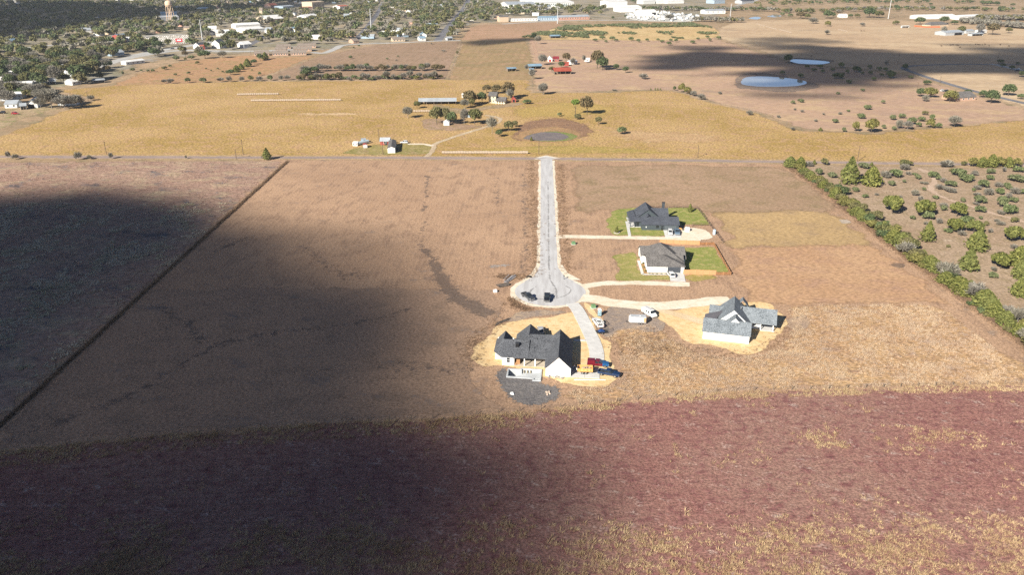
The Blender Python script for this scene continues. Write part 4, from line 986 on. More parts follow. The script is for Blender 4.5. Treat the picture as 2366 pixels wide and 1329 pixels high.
# ------------------------------------------------------------------ yard things
T = thing('portable_toilet', 'blue grey portable toilet with white roof beside gravel track', 'portable toilet', (*G(1385, 729.5).xy, .06), R(-4))
m = MB(); m.box(-.55, .55, -.55, .55, .1, 2.05); m.build('cabin', plain('toilet_plastic', (.26, .38, .44), .5), T)
m = MB(); m.hexa([(-.6, -.6, 2.05), (.6, -.6, 2.05), (.6, .6, 2.05), (-.6, .6, 2.05), (-.4, -.4, 2.35), (.4, -.4, 2.35), (.4, .4, 2.35), (-.4, .4, 2.35)]); m.build('roof', TRIM_W, T)
m = MB(); m.box(-.36, .36, -.58, -.55, .2, 1.9); d = m.build('door', plain('toilet_door', (.20, .31, .37), .5), T)
m = MB(); m.box(-.12, .12, -.6, -.58, 1.35, 1.65); m.build('door_sign', TRIM_W, d)
m = MB(); m.box(-.62, .62, -.65, .62, 0, .1); m.build('skid', TRIM_D, T)
GREENP = plain('transformer_green', (.13, .24, .12), .55)
for px, lb in (((1371, 712), 'green transformer box near the portable toilet'), ((1325, 565), 'green transformer box beside the lane near the gravel drive')):
    T = thing('transformer_box', lb, 'transformer box', (*G(*px).xy, .06), R(12))
    m = MB(); m.box(-.85, .85, -.75, .75, 0, .12); m.build('base_pad', con_m, T)
    m = MB(); m.hexa([(-.65, -.55, .12), (.65, -.55, .12), (.65, .55, .12), (-.65, .55, .12), (-.65, -.45, 1.0), (.65, -.45, 1.0), (.65, .55, 1.15), (-.65, .55, 1.15)]); m.build('cabinet', GREENP, T)
for px, lb in (((1303, 646), 'black mailbox on a post beside the turning circle'), ((1293.5, 537), 'black mailbox on a post where the slate house drive meets the lane')):
    T = thing('mailbox', lb, 'mailbox', (*G(*px).xy, .05), R(95))
    m = MB(); m.box(-.08, .08, -.08, .08, 0, 1.2); m.build('post', TRIM_D, T)
    m = MB(); loft(m, [[(x, -.16, 1.2), (x, .16, 1.2), (x, .16, 1.42), (x, .08, 1.54), (x, -.08, 1.54), (x, -.16, 1.42)] for x in (-.35, .35)]); m.build('box', TRIM_D, T)
# heaps by the turning circle
def heap(px, label, name, n, L, r, rot, mat, spread, tilt=.1):
    T = thing(name, label, 'pile', (*G(*px).xy, .05), R(rot))
    for k in range(n):
        y = random.uniform(-spread, spread); z = r + random.choice((0, 0, r * 1.7)); l = L * random.uniform(.6, 1.0); x = random.uniform(-.6, .6); a = random.uniform(-tilt, tilt)
        m = MB(); m.bar((x - l / 2, y - a * l / 2, z), (x + l / 2, y + a * l / 2, z + random.uniform(0, .15)), r * random.uniform(.7, 1.1), 7); m.build('pipe' if 'pipe' in name else 'log', mat, T)
heap((1176, 646), 'pile of grey pipes and poles lying on the grass by the turning circle', 'pipe_pile', 12, 7.0, .16, 62, plain('grey_pipe', (.33, .32, .33), .6, var=.35), 1.5)
heap((1163, 661), 'pile of dark logs lying beside the turning circle next to the pipes', 'log_pile', 12, 4.5, .18, 24, plain('dark_wood', (.10, .085, .075), .9, var=.4), .8, .2)
heap((1160, 745), 'thin heap of dark fallen logs at the edge of the sand', 'log_pile', 5, 6, .14, 48, MATS['dark_wood'], .4, .1)
T = thing('crate', 'white open crate on dry grass near the log pile', 'crate', (*G(1144, 675).xy, .05), R(10)); m = MB()
for a in ((-.6, .6, -.6, -.5), (-.6, .6, .5, .6), (-.6, -.5, -.5, .5), (.5, .6, -.5, .5)): m.box(*a, 0, .7)
m.build('side', TRIM_W, T); m = MB(); m.box(-.5, .5, -.5, .5, 0, .08); m.build('bottom', TRIM_D, T)
T = thing('tyre_heap', 'small heap of black tyres beside the throat of the turning circle', 'tyre heap', (*G(1222, 641).xy, .05))
for k, (x, y, z) in enumerate(((-.7, 0, 0), (0, .3, 0), (.6, -.2, 0), (-.2, 0, .26), (.35, .1, .26))):
    m = MB(); m.lathe([(.18, 0), (.36, 0), (.38, .12), (.36, .24), (.18, .24), (.18, 0)], 14, (x, y, z)); m.build('tyre', TYRE, T)
tag(MB().build('x', None), '') if False else None
m = MB(); m.hexa([(-4.0, -.25, 0), (4.4, -.12, 0), (4.4, .14, 0), (-3.8, .25, 0), (-4.0, -.25, .1), (4.4, -.12, .1), (4.4, .14, .1), (-3.8, .25, .1)])
o = m.build('gutter_length', TRIM_W, None, (*G(1361, 879).xy, .08), R(-1)); tag(o, 'long white gutter length lying on the sand beside the pad', 'gutter')
T = thing('material_stack', 'stack of tan cardboard boxes on the rear porch of the white house', 'boxes', (*L1(-8.0, 6.0).xy, .15), R(20))
for a in ((-.5, .5, -.4, .4, 0, .7), (-.3, .6, -.1, .9, .7, 1.3), (-.9, -.52, -.5, .3, 0, .5)):
    m = MB(); m.box(*a); m.build('box', plain('cardboard', (.48, .27, .13), .85, var=.15), T)
for k, (u, v) in enumerate(((1.0, -.7), (2.3, -.8), (3.1, -.6), (3.9, -.9), (4.6, -.7))):
    T = thing('debris_heap', 'small heap of pipes and scraps against the gable wall of the white house', 'debris', (*L1(u, v).xy, .08), random.random() * 3, 'scrap heaps along the gable wall'); m = MB()
    for j in range(9):
        a = random.uniform(0, 6.3); m.bar((random.uniform(-.4, .4), random.uniform(-.3, .3), .05), (math.cos(a) * .5, math.sin(a) * .4, random.uniform(.1, .7)), .05, 5)
    m.build('scrap', plain('scrap_white', (.62, .60, .56), .8, var=.3), T); m = MB()
    for j in range(3): x = random.uniform(-.4, .3); y = random.uniform(-.3, .3); m.box(x, x + .35, y, y + .25, 0, random.uniform(.15, .4))
    m.build('scrap_box', plain('scrap_dark', (.13, .12, .12), .8, var=.3), T)
for px, lb, mt, sz in (((1184, 911), 'white bucket of scrap on the dark soil beside the pool', TRIM_W, .45), ((1268, 910), 'pile of tan rubble on the dark soil beside the pool', plain('tan_rubble', (.50, .40, .32), .9, var=.3), .8)):
    T = thing('rubble_pile', lb, 'rubble', (*G(*px).xy, .06))
    for j in range(9):
        a, b = random.uniform(-sz, sz), random.uniform(-sz, sz); h = random.uniform(.15, .5); m = MB()
        m.hexa([(a - .25, b - .2, 0), (a + .25, b - .25, 0), (a + .3, b + .2, 0), (a - .2, b + .25, 0), (a - .15, b - .15, h), (a + .2, b - .1, h * .8), (a + .15, b + .15, h), (a - .15, b + .1, h * 1.1)]); m.build('stone', mt, T)
# trampoline
T = thing('trampoline', 'round blue netted trampoline on the fenced lawn', 'trampoline', (*L3(14.6, 17.5).xy, .06)); m = MB()
for k in range(8):
    a = k * math.pi / 4; m.bar((1.9 * math.cos(a), 1.9 * math.sin(a), 0), (1.9 * math.cos(a), 1.9 * math.sin(a), 2.5), .05)
m.build('frame', TRIM_D, T); m = MB(); m.lathe([(1.55, .85), (1.95, .85), (1.95, .95), (1.55, .95), (1.55, .85)], 24); m.build('pad', plain('trampoline_blue', (.02, .09, .30), .5), T)
m = MB(); m.lathe([(0.01, .9), (1.55, .9)], 24); m.build('mat', TRIM_D, T); m = MB(); m.lathe([(1.9, 2.42), (1.95, 2.5), (1.85, 2.5), (1.9, 2.42)], 24); m.build('net_ring', TRIM_D, T)
# tanks and an orange mixer by the slate house
T = thing('water_tank', 'white round tank standing on gravel by the slate grey house', 'tank', (*G(1588, 534).xy, .06)); m = MB(); m.lathe([(.01, 0), (1.1, 0), (1.1, 1.3), (.8, 1.6), (.25, 1.7), (.01, 1.7)], 18); m.build('shell', TRIM_W, T)
m = MB(); m.lathe([(.01, 1.85), (.25, 1.85), (.25, 1.6)], 12); m.build('lid', TRIM_D, T)
T = thing('garden_tractor', 'small orange garden tractor beside the slate grey house wall', 'tractor', (*G(1574.5, 532).xy, .08), R(170)); m = MB(); loft(m, [sec(-.2, .8, .35, .7), sec(.9, .7, .4, .95), sec(1.2, .6, .4, .8)]); m.build('hood', OR, T)
m = MB(); m.box(-.8, -.2, -.4, .4, .5, .65); m.box(-.85, -.7, -.35, .35, .65, 1.1); m.build('seat', TRIM_D, T); wheels(T, (-.55, .8), 1.1, .35, .25)
T = thing('water_tank', 'pale blue upright tank beside the pipe fence', 'tank', (*G(1650, 542).xy, .06)); m = MB(); m.lathe([(.01, 0), (.6, 0), (.6, 1.8), (.4, 2.1), (.01, 2.15)], 14); m.build('shell', plain('pale_blue', (.45, .58, .66), .5), T)
# timber fence round the brick house lawn: panels between posts
def panel_fence(label, pts, h, panel, mat, rails=False, name='timber_fence'):
    T = thing(name, label, 'fence', (pts[0].x, pts[0].y, .05)); o = pts[0]
    for a, b in zip(pts, pts[1:]):
        k = max(1, round((b - a).length / panel)); d = (b - a) / k; dn = d.normalized(); nr = Vector((-dn.y, dn.x, 0))
        for j in range(k + 1):
            p = a + d * j - o; m = MB(); hh = h + .12
            m.hexa([(p + dn * s + nr * q + Vector((0, 0, z)))[:] for z in (0, hh) for s, q in ((-.07, -.07), (.07, -.07), (.07, .07), (-.07, .07))]); m.build('post', TIMBER if rails else CEDAR, T)
            if j < k:
                p0, p1 = p + dn * .08, p + d - dn * .08
                if rails:
                    for z in (.45, .85, 1.2): m = MB(); m.bar(p0 + Vector((0, 0, z)), p1 + Vector((0, 0, z)), .05, 6); m.build('rail', mat, T)
                else:
                    m = MB(); m.hexa([(q + nr * s + Vector((0, 0, z)))[:] for z in (.06, h) for q, s in ((p0, -.025), (p1, -.025), (p1, .025), (p0, .025))]); m.build('panel', mat, T)
    return T
panel_fence('tall cedar board fence joining the white brick house garage corner', [G(1578.5, 634.5), G(1653.5, 636)], 1.8, 2.4, CEDAR)
panel_fence('tall cedar board fence across the lawn behind the white brick house', [G(1524, 563.5), G(1616, 567)], 1.8, 2.4, CEDAR)
panel_fence('low dark cedar fence along the far edge and corners of the back lawn', [G(1653.5, 636), G(1688.5, 636), G(1649, 566.5), G(1616, 567)], 1.15, 2.4, plain('dark_cedar', (.24, .12, .055), .85, var=.25))
panel_fence('dark pipe rail fence round the back lawn of the slate grey house', [G(1498, 481), G(1560, 481), G(1611, 482.5), G(1670, 562)], 1.3, 3.0, STEELP, True, 'pipe_fence')
panel_fence('short pipe rail fence from the slate house gravel to the pipe fence', [G(1600, 522), G(1640, 522.5)], 1.2, 3.0, STEELP, True, 'pipe_fence')
# wire fences with posts
def wire_fence(label, px, step, h=1.25, sm=False):
    c = [G(*p) for p in px]; c = densify(c, step, False); o = c[0]
    T = thing('wire_fence', label, 'fence', (o.x, o.y, 0)); mp = MB(); mp.box(-.07, .07, -.07, .07, 0, h); me = mp.mesh('post'); me.materials.append(TIMBER)
    w = MB()
    for i, p in enumerate(c):
        q = p - o; link('post', me, None, T, (q.x, q.y, 0), random.random()).rotation_euler[0] = random.uniform(-.05, .05)
        if i:
            for z in (.4, .8, 1.15): w.bar(c[i - 1] - o + Vector((0, 0, z)), q + Vector((0, 0, z)), .012, 3)
    w.build('wire', RIM, T)
wire_fence('wire fence on wooden posts between the rough pasture and mown lots', [(664, 373), (330, 678), (0, 984), (-40, 1020)], 4.5)
wire_fence('wire fence on wooden posts at the edge of the russet prairie', [(0, 1042), (400, 1003), (800, 975), (1000, 968), (1250, 946), (1560, 916), (1700, 905), (2000, 897), (2400, 886)], 4.5)
wire_fence('wire fence dividing the two far brown stubble fields', [(1067, 95), (1035, 184)], 6)
wire_fence('wire fence between hay field and grazed pasture', [(1228, 184), (1232, 214), (1400, 211), (1540, 206), (1590, 216), (1650, 237), (1760, 261), (1850, 300)], 6)

# ------------------------------------------------------------------ people at the garage
def person(loc, heading, label, shirt, trousers, arm=0.3):
    T = thing('person', label, 'person', loc, heading)
    V = [(0, 0, .95), (0, 0, 1.2), (0, 0, 1.42), (0, 0, 1.52), (.01, 0, 1.62), (.02, 0, 1.72),
         (.0, .18, 1.40), (.05, .24, 1.14), (.05 + arm * .5, .2, .95), (.0, -.18, 1.40), (.0, -.25, 1.14), (.1, -.24, .9),
         (0, .1, .9), (.04, .11, .5), (.0, .11, .08), (.12, .11, .04), (0, -.1, .9), (-.05, -.11, .5), (-.12, -.11, .08), (0, -.11, .04)]
    E_ = [(0, 1), (1, 2), (2, 3), (3, 4), (4, 5), (2, 6), (6, 7), (7, 8), (2, 9), (9, 10), (10, 11), (0, 12), (12, 13), (13, 14), (14, 15), (0, 16), (16, 17), (17, 18), (18, 19)]
    rad = [.15, .15, .16, .065, .095, .085, .075, .05, .04, .075, .05, .04, .09, .07, .05, .045, .09, .07, .05, .045]
    me = bpy.data.meshes.new('body'); me.from_pydata(V, E_, [])
    o = link('body', me, None, T); md = o.modifiers.new('skin', 'SKIN')
    sv = me.skin_vertices[0].data if me.skin_vertices else None
    if sv is None:
        bpy.context.view_layer.objects.active = o
        sv = me.skin_vertices[0].data if me.skin_vertices else None
    if sv:
        for s_, r_ in zip(sv, rad): s_.radius = (r_, r_)
        sv[0].use_root = True
    sd = o.modifiers.new('sub', 'SUBSURF'); sd.levels = 1; sd.render_levels = 1
    dg = bpy.context.evaluated_depsgraph_get(); dg.update()
    nm = bpy.data.meshes.new_from_object(o.evaluated_get(dg)); o.modifiers.clear(); o.data = nm; nm.materials.clear()
    for q in (plain('skin_tone', (.42, .25, .17), .6), shirt, trousers): nm.materials.append(q)
    for p in nm.polygons:
        z = p.center.z; y = abs(p.center.y)
        p.material_index = 0 if z > 1.5 or (y > .2 and z < 1.12 and z > .8) else (1 if z > .98 else 2); p.use_smooth = True
    m = MB(); m.lathe([(.10, 1.62), (.115, 1.70), (.10, 1.79), (.05, 1.83), (.001, 1.835)], 12, (-.01, 0, 0)); m.build('hair', plain('dark_hair', (.02, .016, .013), .8), T, smooth=True)
    return T
DEN, WSH, NSH = plain('denim', (.035, .05, .10), .9), plain('white_shirt', (.70, .70, .68), .9), plain('navy_shirt', (.03, .05, .11), .9)
person((*L1(7.6, 4.0).xy, .19), R(-30), 'person in white shirt and dark trousers standing by the garage opening', WSH, DEN)
person((*L1(8.7, 3.3).xy, .19), R(-60), 'person in navy shirt standing beyond the tail of the dump trailer', NSH, DEN)
person((*L1(8.3, 2.2).xy, .19), R(10), 'person in white shirt and black trousers reaching into the dump trailer', WSH, plain('black_trousers', (.015, .015, .018), .9), .5)
# ------------------------------------------------------------------ plants
def leafmat(name, a, b, c, hue=.5):
    """leaves: tone differs from leaf to leaf and from plant to plant"""
    m = NT(name); t = m.attr('tone').outputs['Fac']
    oi = m.n('ShaderNodeObjectInfo')
    col = m.mix(m.ramp(t, .1, .9), a, b); col = m.mix(m.math('MULTIPLY', oi.outputs['Random'], hue), col, c)
    m.base(col); m.set(Roughness=.75); m.b.inputs['Specular IOR Level'].default_value = .15
    tr = m.n('ShaderNodeBsdfTranslucent'); m.l(col, tr.inputs['Color']); mx = m.n('ShaderNodeMixShader'); mx.inputs[0].default_value = .18
    m.l(m.b.outputs[0], mx.inputs[1]); m.l(tr.outputs[0], mx.inputs[2]); m.l(mx.outputs[0], m.out.inputs['Surface'])
    return m.mat
LM = {'oak': leafmat('oak_leaves', (0.046, 0.072, 0.032), (0.12, 0.155, 0.066), (0.145, 0.165, 0.078)),
      'olive': leafmat('olive_leaves', (0.075, 0.085, 0.032), (0.195, 0.19, 0.075), (0.21, 0.175, 0.095)),
      'brown': leafmat('brown_leaves', (0.09, 0.07, 0.036), (0.22, 0.16, 0.085), (0.17, 0.15, 0.08)),
      'cedar': leafmat('cedar_leaves', (0.075, 0.09, 0.022), (0.235, 0.235, 0.07), (0.16, 0.178, 0.064)),
      'mesq': leafmat('mesquite_leaves', (0.08, 0.108, 0.045), (0.195, 0.225, 0.1), (0.18, 0.18, 0.11)),
      'lime': leafmat('lime_leaves', (.10, .16, .03), (.22, .28, .07), (.2, .24, .06), .2),
      'grey': leafmat('grey_twigs', (.14, .128, .11), (.32, .30, .26), (.24, .225, .165)),
      'gold': leafmat('gold_leaves', (0.12, 0.12, 0.038), (0.25, 0.225, 0.075), (0.17, 0.165, 0.062))}
BARK = plain('bark', (.085, .07, .058), .95, var=.3, scale=3)
BARKG = plain('grey_bark', (.22, .20, .18), .95, var=.25, scale=3)

def quads_mesh(name, C, A, B, tone, mats, extra=None, tri=False):
    """faces centred at C spanned by half-axes A and B"""
    n = len(C)
    V = np.stack([C - A - B, C + A - B * .8, C + A * .6 + B, C - A * .9 + B * .9], 1).reshape(-1, 3)
    Fs = np.arange(n * 4).reshape(-1, 4)
    ev, ef = extra if extra else ([], [])
    me = bpy.data.meshes.new(name)
    base = len(V); allv = np.vstack([V, np.array(ev).reshape(-1, 3)]) if len(ev) else V
    sizes = [4] * n + [len(f) for f in ef]
    loops = np.concatenate([Fs.ravel(), np.array([i + base for f in ef for i in f], int)]) if ef else Fs.ravel()
    me.vertices.add(len(allv)); me.vertices.foreach_set('co', allv.astype(np.float32).ravel())
    me.loops.add(len(loops)); me.loops.foreach_set('vertex_index', loops.astype(np.int32))
    me.polygons.add(len(sizes)); st = np.concatenate([[0], np.cumsum(sizes)[:-1]])
    me.polygons.foreach_set('loop_start', st.astype(np.int32))
    if ef: me.polygons.foreach_set('material_index', np.array([0] * n + [1] * len(ef), np.int32))
    t = me.attributes.new('tone', 'FLOAT', 'FACE'); t.data.foreach_set('value', np.concatenate([tone, np.zeros(len(ef))]).astype(np.float32))
    me.update(calc_edges=True); me.validate()
    for q in mats: me.materials.append(q)
    return me

def crown_pts(kind, n, r):
    """leaf centres and outward directions inside a unit plant: radius 1, height 1"""
    if kind in ('cedar', 'cone'):
        t = r.random(n) ** (.75 if kind == 'cedar' else .62); a = r.random(n) * 2 * np.pi
        prof = np.where(t < .22, .55 + t * 2.0, 1.0) * ((1 - t) ** (.62 if kind == 'cedar' else .9)) * 1.08
        tiers = 1 + .20 * np.sin(t * 34 + 2 * np.sin(a * 3)) + .13 * np.sin(a * 5 + t * 6)
        rad = prof * tiers * (.45 + .55 * r.random(n) ** .35)
        C = np.stack([rad * np.cos(a), rad * np.sin(a), .03 + t * .97], 1); D = np.stack([np.cos(a), np.sin(a), .5 - .2 * r.random(n)], 1)
    else:
        flat, low, k = {'dome': (.55, -.02, 17), 'round': (.62, .04, 10), 'bush': (.75, -.16, 9), 'spread': (.55, -.14, 11), 'tall': (.5, .42, 9)}[kind]
        cen = []
        for i in range(k):
            a = i * 2.4 + r.random(); q = math.sqrt((i + .3) / k) * .66; cen.append((q * math.cos(a), q * math.sin(a), low + (1 - low) * (.38 + .42 * (1 - q * q) + .12 * (r.random() - .5)), .30 + .16 * r.random()))
        cen = np.array(cen); w = r.integers(0, k, n); d = r.normal(size=(n, 3)); d /= np.linalg.norm(d, axis=1)[:, None]
        u = r.random(n) ** .30
        C = np.stack([cen[w, 0] + d[:, 0] * cen[w, 3] * u, cen[w, 1] + d[:, 1] * cen[w, 3] * u, cen[w, 2] + d[:, 2] * cen[w, 3] * (1 - low) * .62 * u], 1)
        C[:, 2] = np.clip(C[:, 2], max(.02, low * .7), 1.0); D = d + np.array([0, 0, .25])
    return C, D / np.linalg.norm(D, axis=1)[:, None]

def crown_mesh(name, kind, n, leaf, mat, seed, hw=(1, 1), sliver=False, trunk=None):
    """hw = half width and height in metres of the finished plant; leaf = half size of one leaf clump in metres"""
    r = np.random.default_rng(seed); C, D = crown_pts(kind, n, r)
    C = C * np.array([hw[0], hw[0], hw[1]])
    X = r.normal(size=(n, 3)); N = D + .75 * X; N /= np.linalg.norm(N, axis=1)[:, None]
    T1 = np.cross(N, r.normal(size=(n, 3))); T1 /= np.linalg.norm(T1, axis=1)[:, None]; T2 = np.cross(N, T1)
    s = leaf * (.55 + .9 * r.random(n))[:, None]
    if sliver:
        O = C - np.array([0, 0, hw[1] * .35]); O /= np.maximum(np.linalg.norm(O, axis=1)[:, None], 1e-6); A = O + .35 * X; A /= np.linalg.norm(A, axis=1)[:, None]
        B = np.cross(A, r.normal(size=(n, 3))); B /= np.linalg.norm(B, axis=1)[:, None]; A, B = A * s * 2.6, B * s * .22
    else: A, B = T1 * s, T2 * s * .8
    ex = None
    if trunk is not None: ex = (trunk.v, trunk.f)
    return quads_mesh(name, C, A, B, r.random(n), [LM[mat]] + ([BARK] if trunk is not None else []), ex)
def trunk_mb(hw, rad, seed, limbs=5, top=.55):
    r = random.Random(seed); m = MB(); h = hw[1]
    m.bar((0, 0, 0), (0, 0, h * top * .6), rad, 7, rad * .7); fork = Vector((0, 0, h * top * .6))
    for k in range(limbs):
        a = k * 6.28 / limbs + r.random(); e = Vector((math.cos(a) * hw[0] * .55, math.sin(a) * hw[0] * .55, h * r.uniform(.6, .85)))
        m.bar(fork - Vector((0, 0, .1)), e, rad * .5, 5, rad * .12)
    return m
PROTO = {}
def proto(key, kind, n, leaf, mat, hw, sliver=False, rad=.22, variants=3, bark=BARK, top=.55, limbs=5):
    L = []
    for k in range(variants):
        sd = sum(map(ord, key)) * 7 + k
        t = trunk_mb(hw, rad, sd, limbs, top); tm = t.mesh('trunk'); tm.materials.append(bark)
        L.append((crown_mesh('crown', kind, n, leaf, mat, sd, hw, sliver), tm))
    PROTO[key] = (L, hw)
proto('oak', 'dome', 1500, .34, 'oak', (4.5, 7.0)); proto('olive', 'dome', 1500, .32, 'olive', (4.5, 7.0)); proto('brown', 'dome', 1500, .32, 'brown', (4.5, 7.0))
proto('greyoak', 'round', 1300, .30, 'grey', (3.6, 6.0), True, .16, 3, BARKG, .7, 9); proto('bare', 'round', 750, .30, 'grey', (3.0, 5.0), True, .12, 3, BARKG, .75, 11)
proto('cedar', 'cedar', 1700, .20, 'cedar', (2.4, 5.0), rad=.14, limbs=3); proto('conic', 'cone', 1500, .20, 'cedar', (2.1, 6.0), rad=.14, limbs=3); proto('rcedar', 'bush', 1800, .21, 'cedar', (2.8, 4.0), rad=.14)
proto('mesq', 'spread', 620, .20, 'mesq', (2.3, 2.2), rad=.08); proto('bush', 'bush', 620, .19, 'olive', (2.0, 2.4), rad=.08); proto('oakbush', 'bush', 800, .21, 'oak', (2.2, 3.0), rad=.1)
proto('lime', 'tall', 700, .32, 'lime', (2.6, 8.5), rad=.18, variants=1, top=.7); proto('gbush', 'bush', 480, .20, 'grey', (1.8, 2.2), True, .05, 2, BARKG); proto('gold', 'bush', 900, .22, 'gold', (2.6, 4.0), rad=.1)
LABEL = {'oak': ('oak_tree', 'tree'), 'olive': ('oak_tree', 'tree'), 'brown': ('oak_tree', 'tree'), 'greyoak': ('bare_tree', 'tree'), 'bare': ('bare_tree', 'tree'), 'cedar': ('cedar_tree', 'tree'), 'conic': ('cedar_tree', 'tree'), 'rcedar': ('cedar_tree', 'tree'),
         'mesq': ('mesquite_shrub', 'shrub'), 'bush': ('shrub', 'shrub'), 'oakbush': ('shrub', 'shrub'), 'lime': ('sapling_tree', 'tree'), 'gbush': ('bare_shrub', 'shrub'), 'gold': ('shrub', 'shrub')}
ADJ = {'oak': 'dark green oak tree', 'olive': 'olive green oak tree', 'brown': 'brown-leaved oak tree', 'greyoak': 'grey twiggy tree', 'bare': 'bare grey tree', 'cedar': 'green cedar tree', 'conic': 'pointed green cedar tree', 'rcedar': 'round green cedar tree',
       'mesq': 'feathery green mesquite shrub', 'bush': 'olive green shrub', 'oakbush': 'dark green shrub', 'lime': 'tall bright lime green tree', 'gbush': 'bare grey shrub', 'gold': 'golden green shrub'}
def plant(key, p, w, h, where, label=None, group=None):
    """w, h = full width and height in metres"""
    L, hw = PROTO[key]; cm_, tm = random.choice(L); nm, cat = LABEL[key]
    q = w * math.sqrt(h) / (2 * hw[0] * math.sqrt(hw[1])); size = 'very large ' if q > 1.9 else 'large ' if q > 1.3 else 'very small ' if q < .35 else 'small ' if q < .75 else ''
    if where == 'in the brush pasture':
        d = min((Vector((p.x, p.y, 0)) - t_).length for t_ in TRACK); e = min((Vector((p.x, p.y, 0)) - t_).length for t_ in HEDGE)
        where = ('beside the dirt track in' if d < 9 else 'near the county road in' if p.y > 375 else 'close to the hedgerow in' if e < 16 else 'in the middle of') + ' the brush pasture'
    lab = size + ADJ[key] + ' ' + where
    o = thing(nm, label or lab, cat, (p.x, p.y, 0), random.random() * 6.28, group if group else (None if label else lab.replace(ADJ[key], ADJ[key] + 's')))
    o.scale = (w / 2 / hw[0], w / 2 / hw[0], h / hw[1])
    link('trunk', tm, None, o); link('crown', cm_, None, o)
    return o
def ppx(key, x, y, w, h, where, label=None):
    """x, y = foot in photo pixels, w, h = size in photo pixels"""
    p = G(x, y); s_ = (y + 109) * .922 / 105.0
    dep = math.atan2(HC, p.y); return plant(key, p, w / s_, max(.5, h / s_ / max(.5, math.cos(dep)) - w / s_ * .25 * math.sin(dep)), where, label)
def zlist(ox, oy, sc, items, where):
    for it in items:
        key, x, y, w, h = it[:5]; ppx(key, ox + x / sc, oy + y / sc, w / sc, h / sc, where, it[5] if len(it) > 5 else None)
TRACK = densify([G(*p) for p in ((2120, 388), (2150, 402), (2160, 420), (2150, 435), (2175, 455), (2240, 475), (2300, 495), (2366, 512))], 3, False)
HEDGE = densify([G(*p) for p in ((1826, 382), (1985, 505), (2120, 610), (2366, 792))], 3, False)
# brush pasture on the right
zlist(1780, 340, 3.02, [('conic', 545, 258, 150, 195, 'large pointed cedar tree standing in front of the county road'), ('cedar', 700, 268, 145, 140, 'broad cedar tree beside the large pointed cedar'), ('rcedar', 850, 462, 170, 130), ('rcedar', 1065, 488, 165, 125), ('rcedar', 1300, 485, 128, 105),
    ('rcedar', 1285, 592, 130, 100), ('rcedar', 1415, 605, 120, 100), ('cedar', 1435, 720, 160, 150), ('conic', 1090, 660, 115, 150), ('rcedar', 1605, 850, 165, 120), ('cedar', 1725, 830, 165, 150), ('rcedar', 1690, 660, 165, 115), ('cedar', 1745, 920, 130, 150), ('conic', 1375, 862, 150, 170), ('cedar', 1740, 1040, 150, 130)], 'in the brush pasture')
zlist(1780, 340, 3.02, [('mesq', 430, 215, 70, 45), ('mesq', 335, 195, 58, 50), ('mesq', 590, 312, 62, 36), ('mesq', 660, 355, 50, 30), ('mesq', 1455, 392, 98, 62), ('mesq', 1460, 457, 85, 52), ('mesq', 1205, 445, 58, 42), ('mesq', 1310, 205, 115, 60), ('mesq', 1370, 242, 120, 58), ('mesq', 870, 212, 105, 62),
    ('mesq', 1130, 212, 84, 46), ('mesq', 840, 272, 62, 42), ('mesq', 1030, 226, 48, 36), ('mesq', 1480, 285, 84, 62), ('mesq', 1650, 282, 62, 38), ('mesq', 1720, 242, 140, 54), ('mesq', 1535, 187, 68, 42), ('mesq', 1728, 176, 84, 46), ('mesq', 1610, 420, 86, 82), ('mesq', 1690, 388, 62, 42), ('mesq', 1100, 508, 92, 64),
    ('mesq', 1550, 915, 74, 46), ('mesq', 1255, 275, 92, 46), ('mesq', 1600, 330, 70, 50), ('mesq', 1370, 530, 110, 55), ('mesq', 1660, 470, 105, 75), ('mesq', 1150, 362, 52, 28), ('mesq', 930, 250, 30, 26), ('mesq', 1070, 302, 32, 24), ('mesq', 650, 150, 90, 46), ('mesq', 1465, 505, 36, 26), ('mesq', 1340, 385, 40, 34), ('mesq', 1760, 330, 60, 40), ('mesq', 1530, 230, 60, 40)], 'in the brush pasture')
zlist(1780, 340, 3.02, [('gbush', 800, 216, 76, 52), ('gbush', 1005, 342, 54, 46), ('gbush', 1250, 318, 84, 42), ('gbush', 960, 195, 40, 26), ('gbush', 740, 338, 30, 18), ('gbush', 905, 356, 30, 20), ('gbush', 1520, 335, 80, 50), ('gbush', 1330, 620, 60, 40), ('gbush', 1220, 300, 60, 30), ('gbush', 1700, 330, 70, 50), ('gbush', 1590, 280, 60, 36), ('gbush', 1440, 300, 50, 36), ('gbush', 1660, 360, 50, 40), ('gbush', 1205, 250, 50, 36)], 'in the brush pasture')
zlist(1780, 340, 3.02, [('cedar', 135, 140, 105, 80), ('cedar', 208, 138, 75, 75), ('bush', 375, 126, 62, 50), ('conic', 305, 121, 30, 36), ('conic', 705, 130, 32, 28), ('gold', 1410, 135, 90, 66), ('cedar', 1475, 138, 84, 74), ('cedar', 1540, 138, 95, 92), ('gold', 1600, 140, 84, 74), ('cedar', 1655, 138, 84, 74), ('gold', 1712, 136, 70, 64), ('bush', 935, 130, 105, 46), ('gbush', 1225, 142, 110, 54), ('gbush', 930, 160, 80, 44), ('gbush', 270, 135, 60, 36), ('bush', 1350, 130, 50, 36)], 'beside the county road')
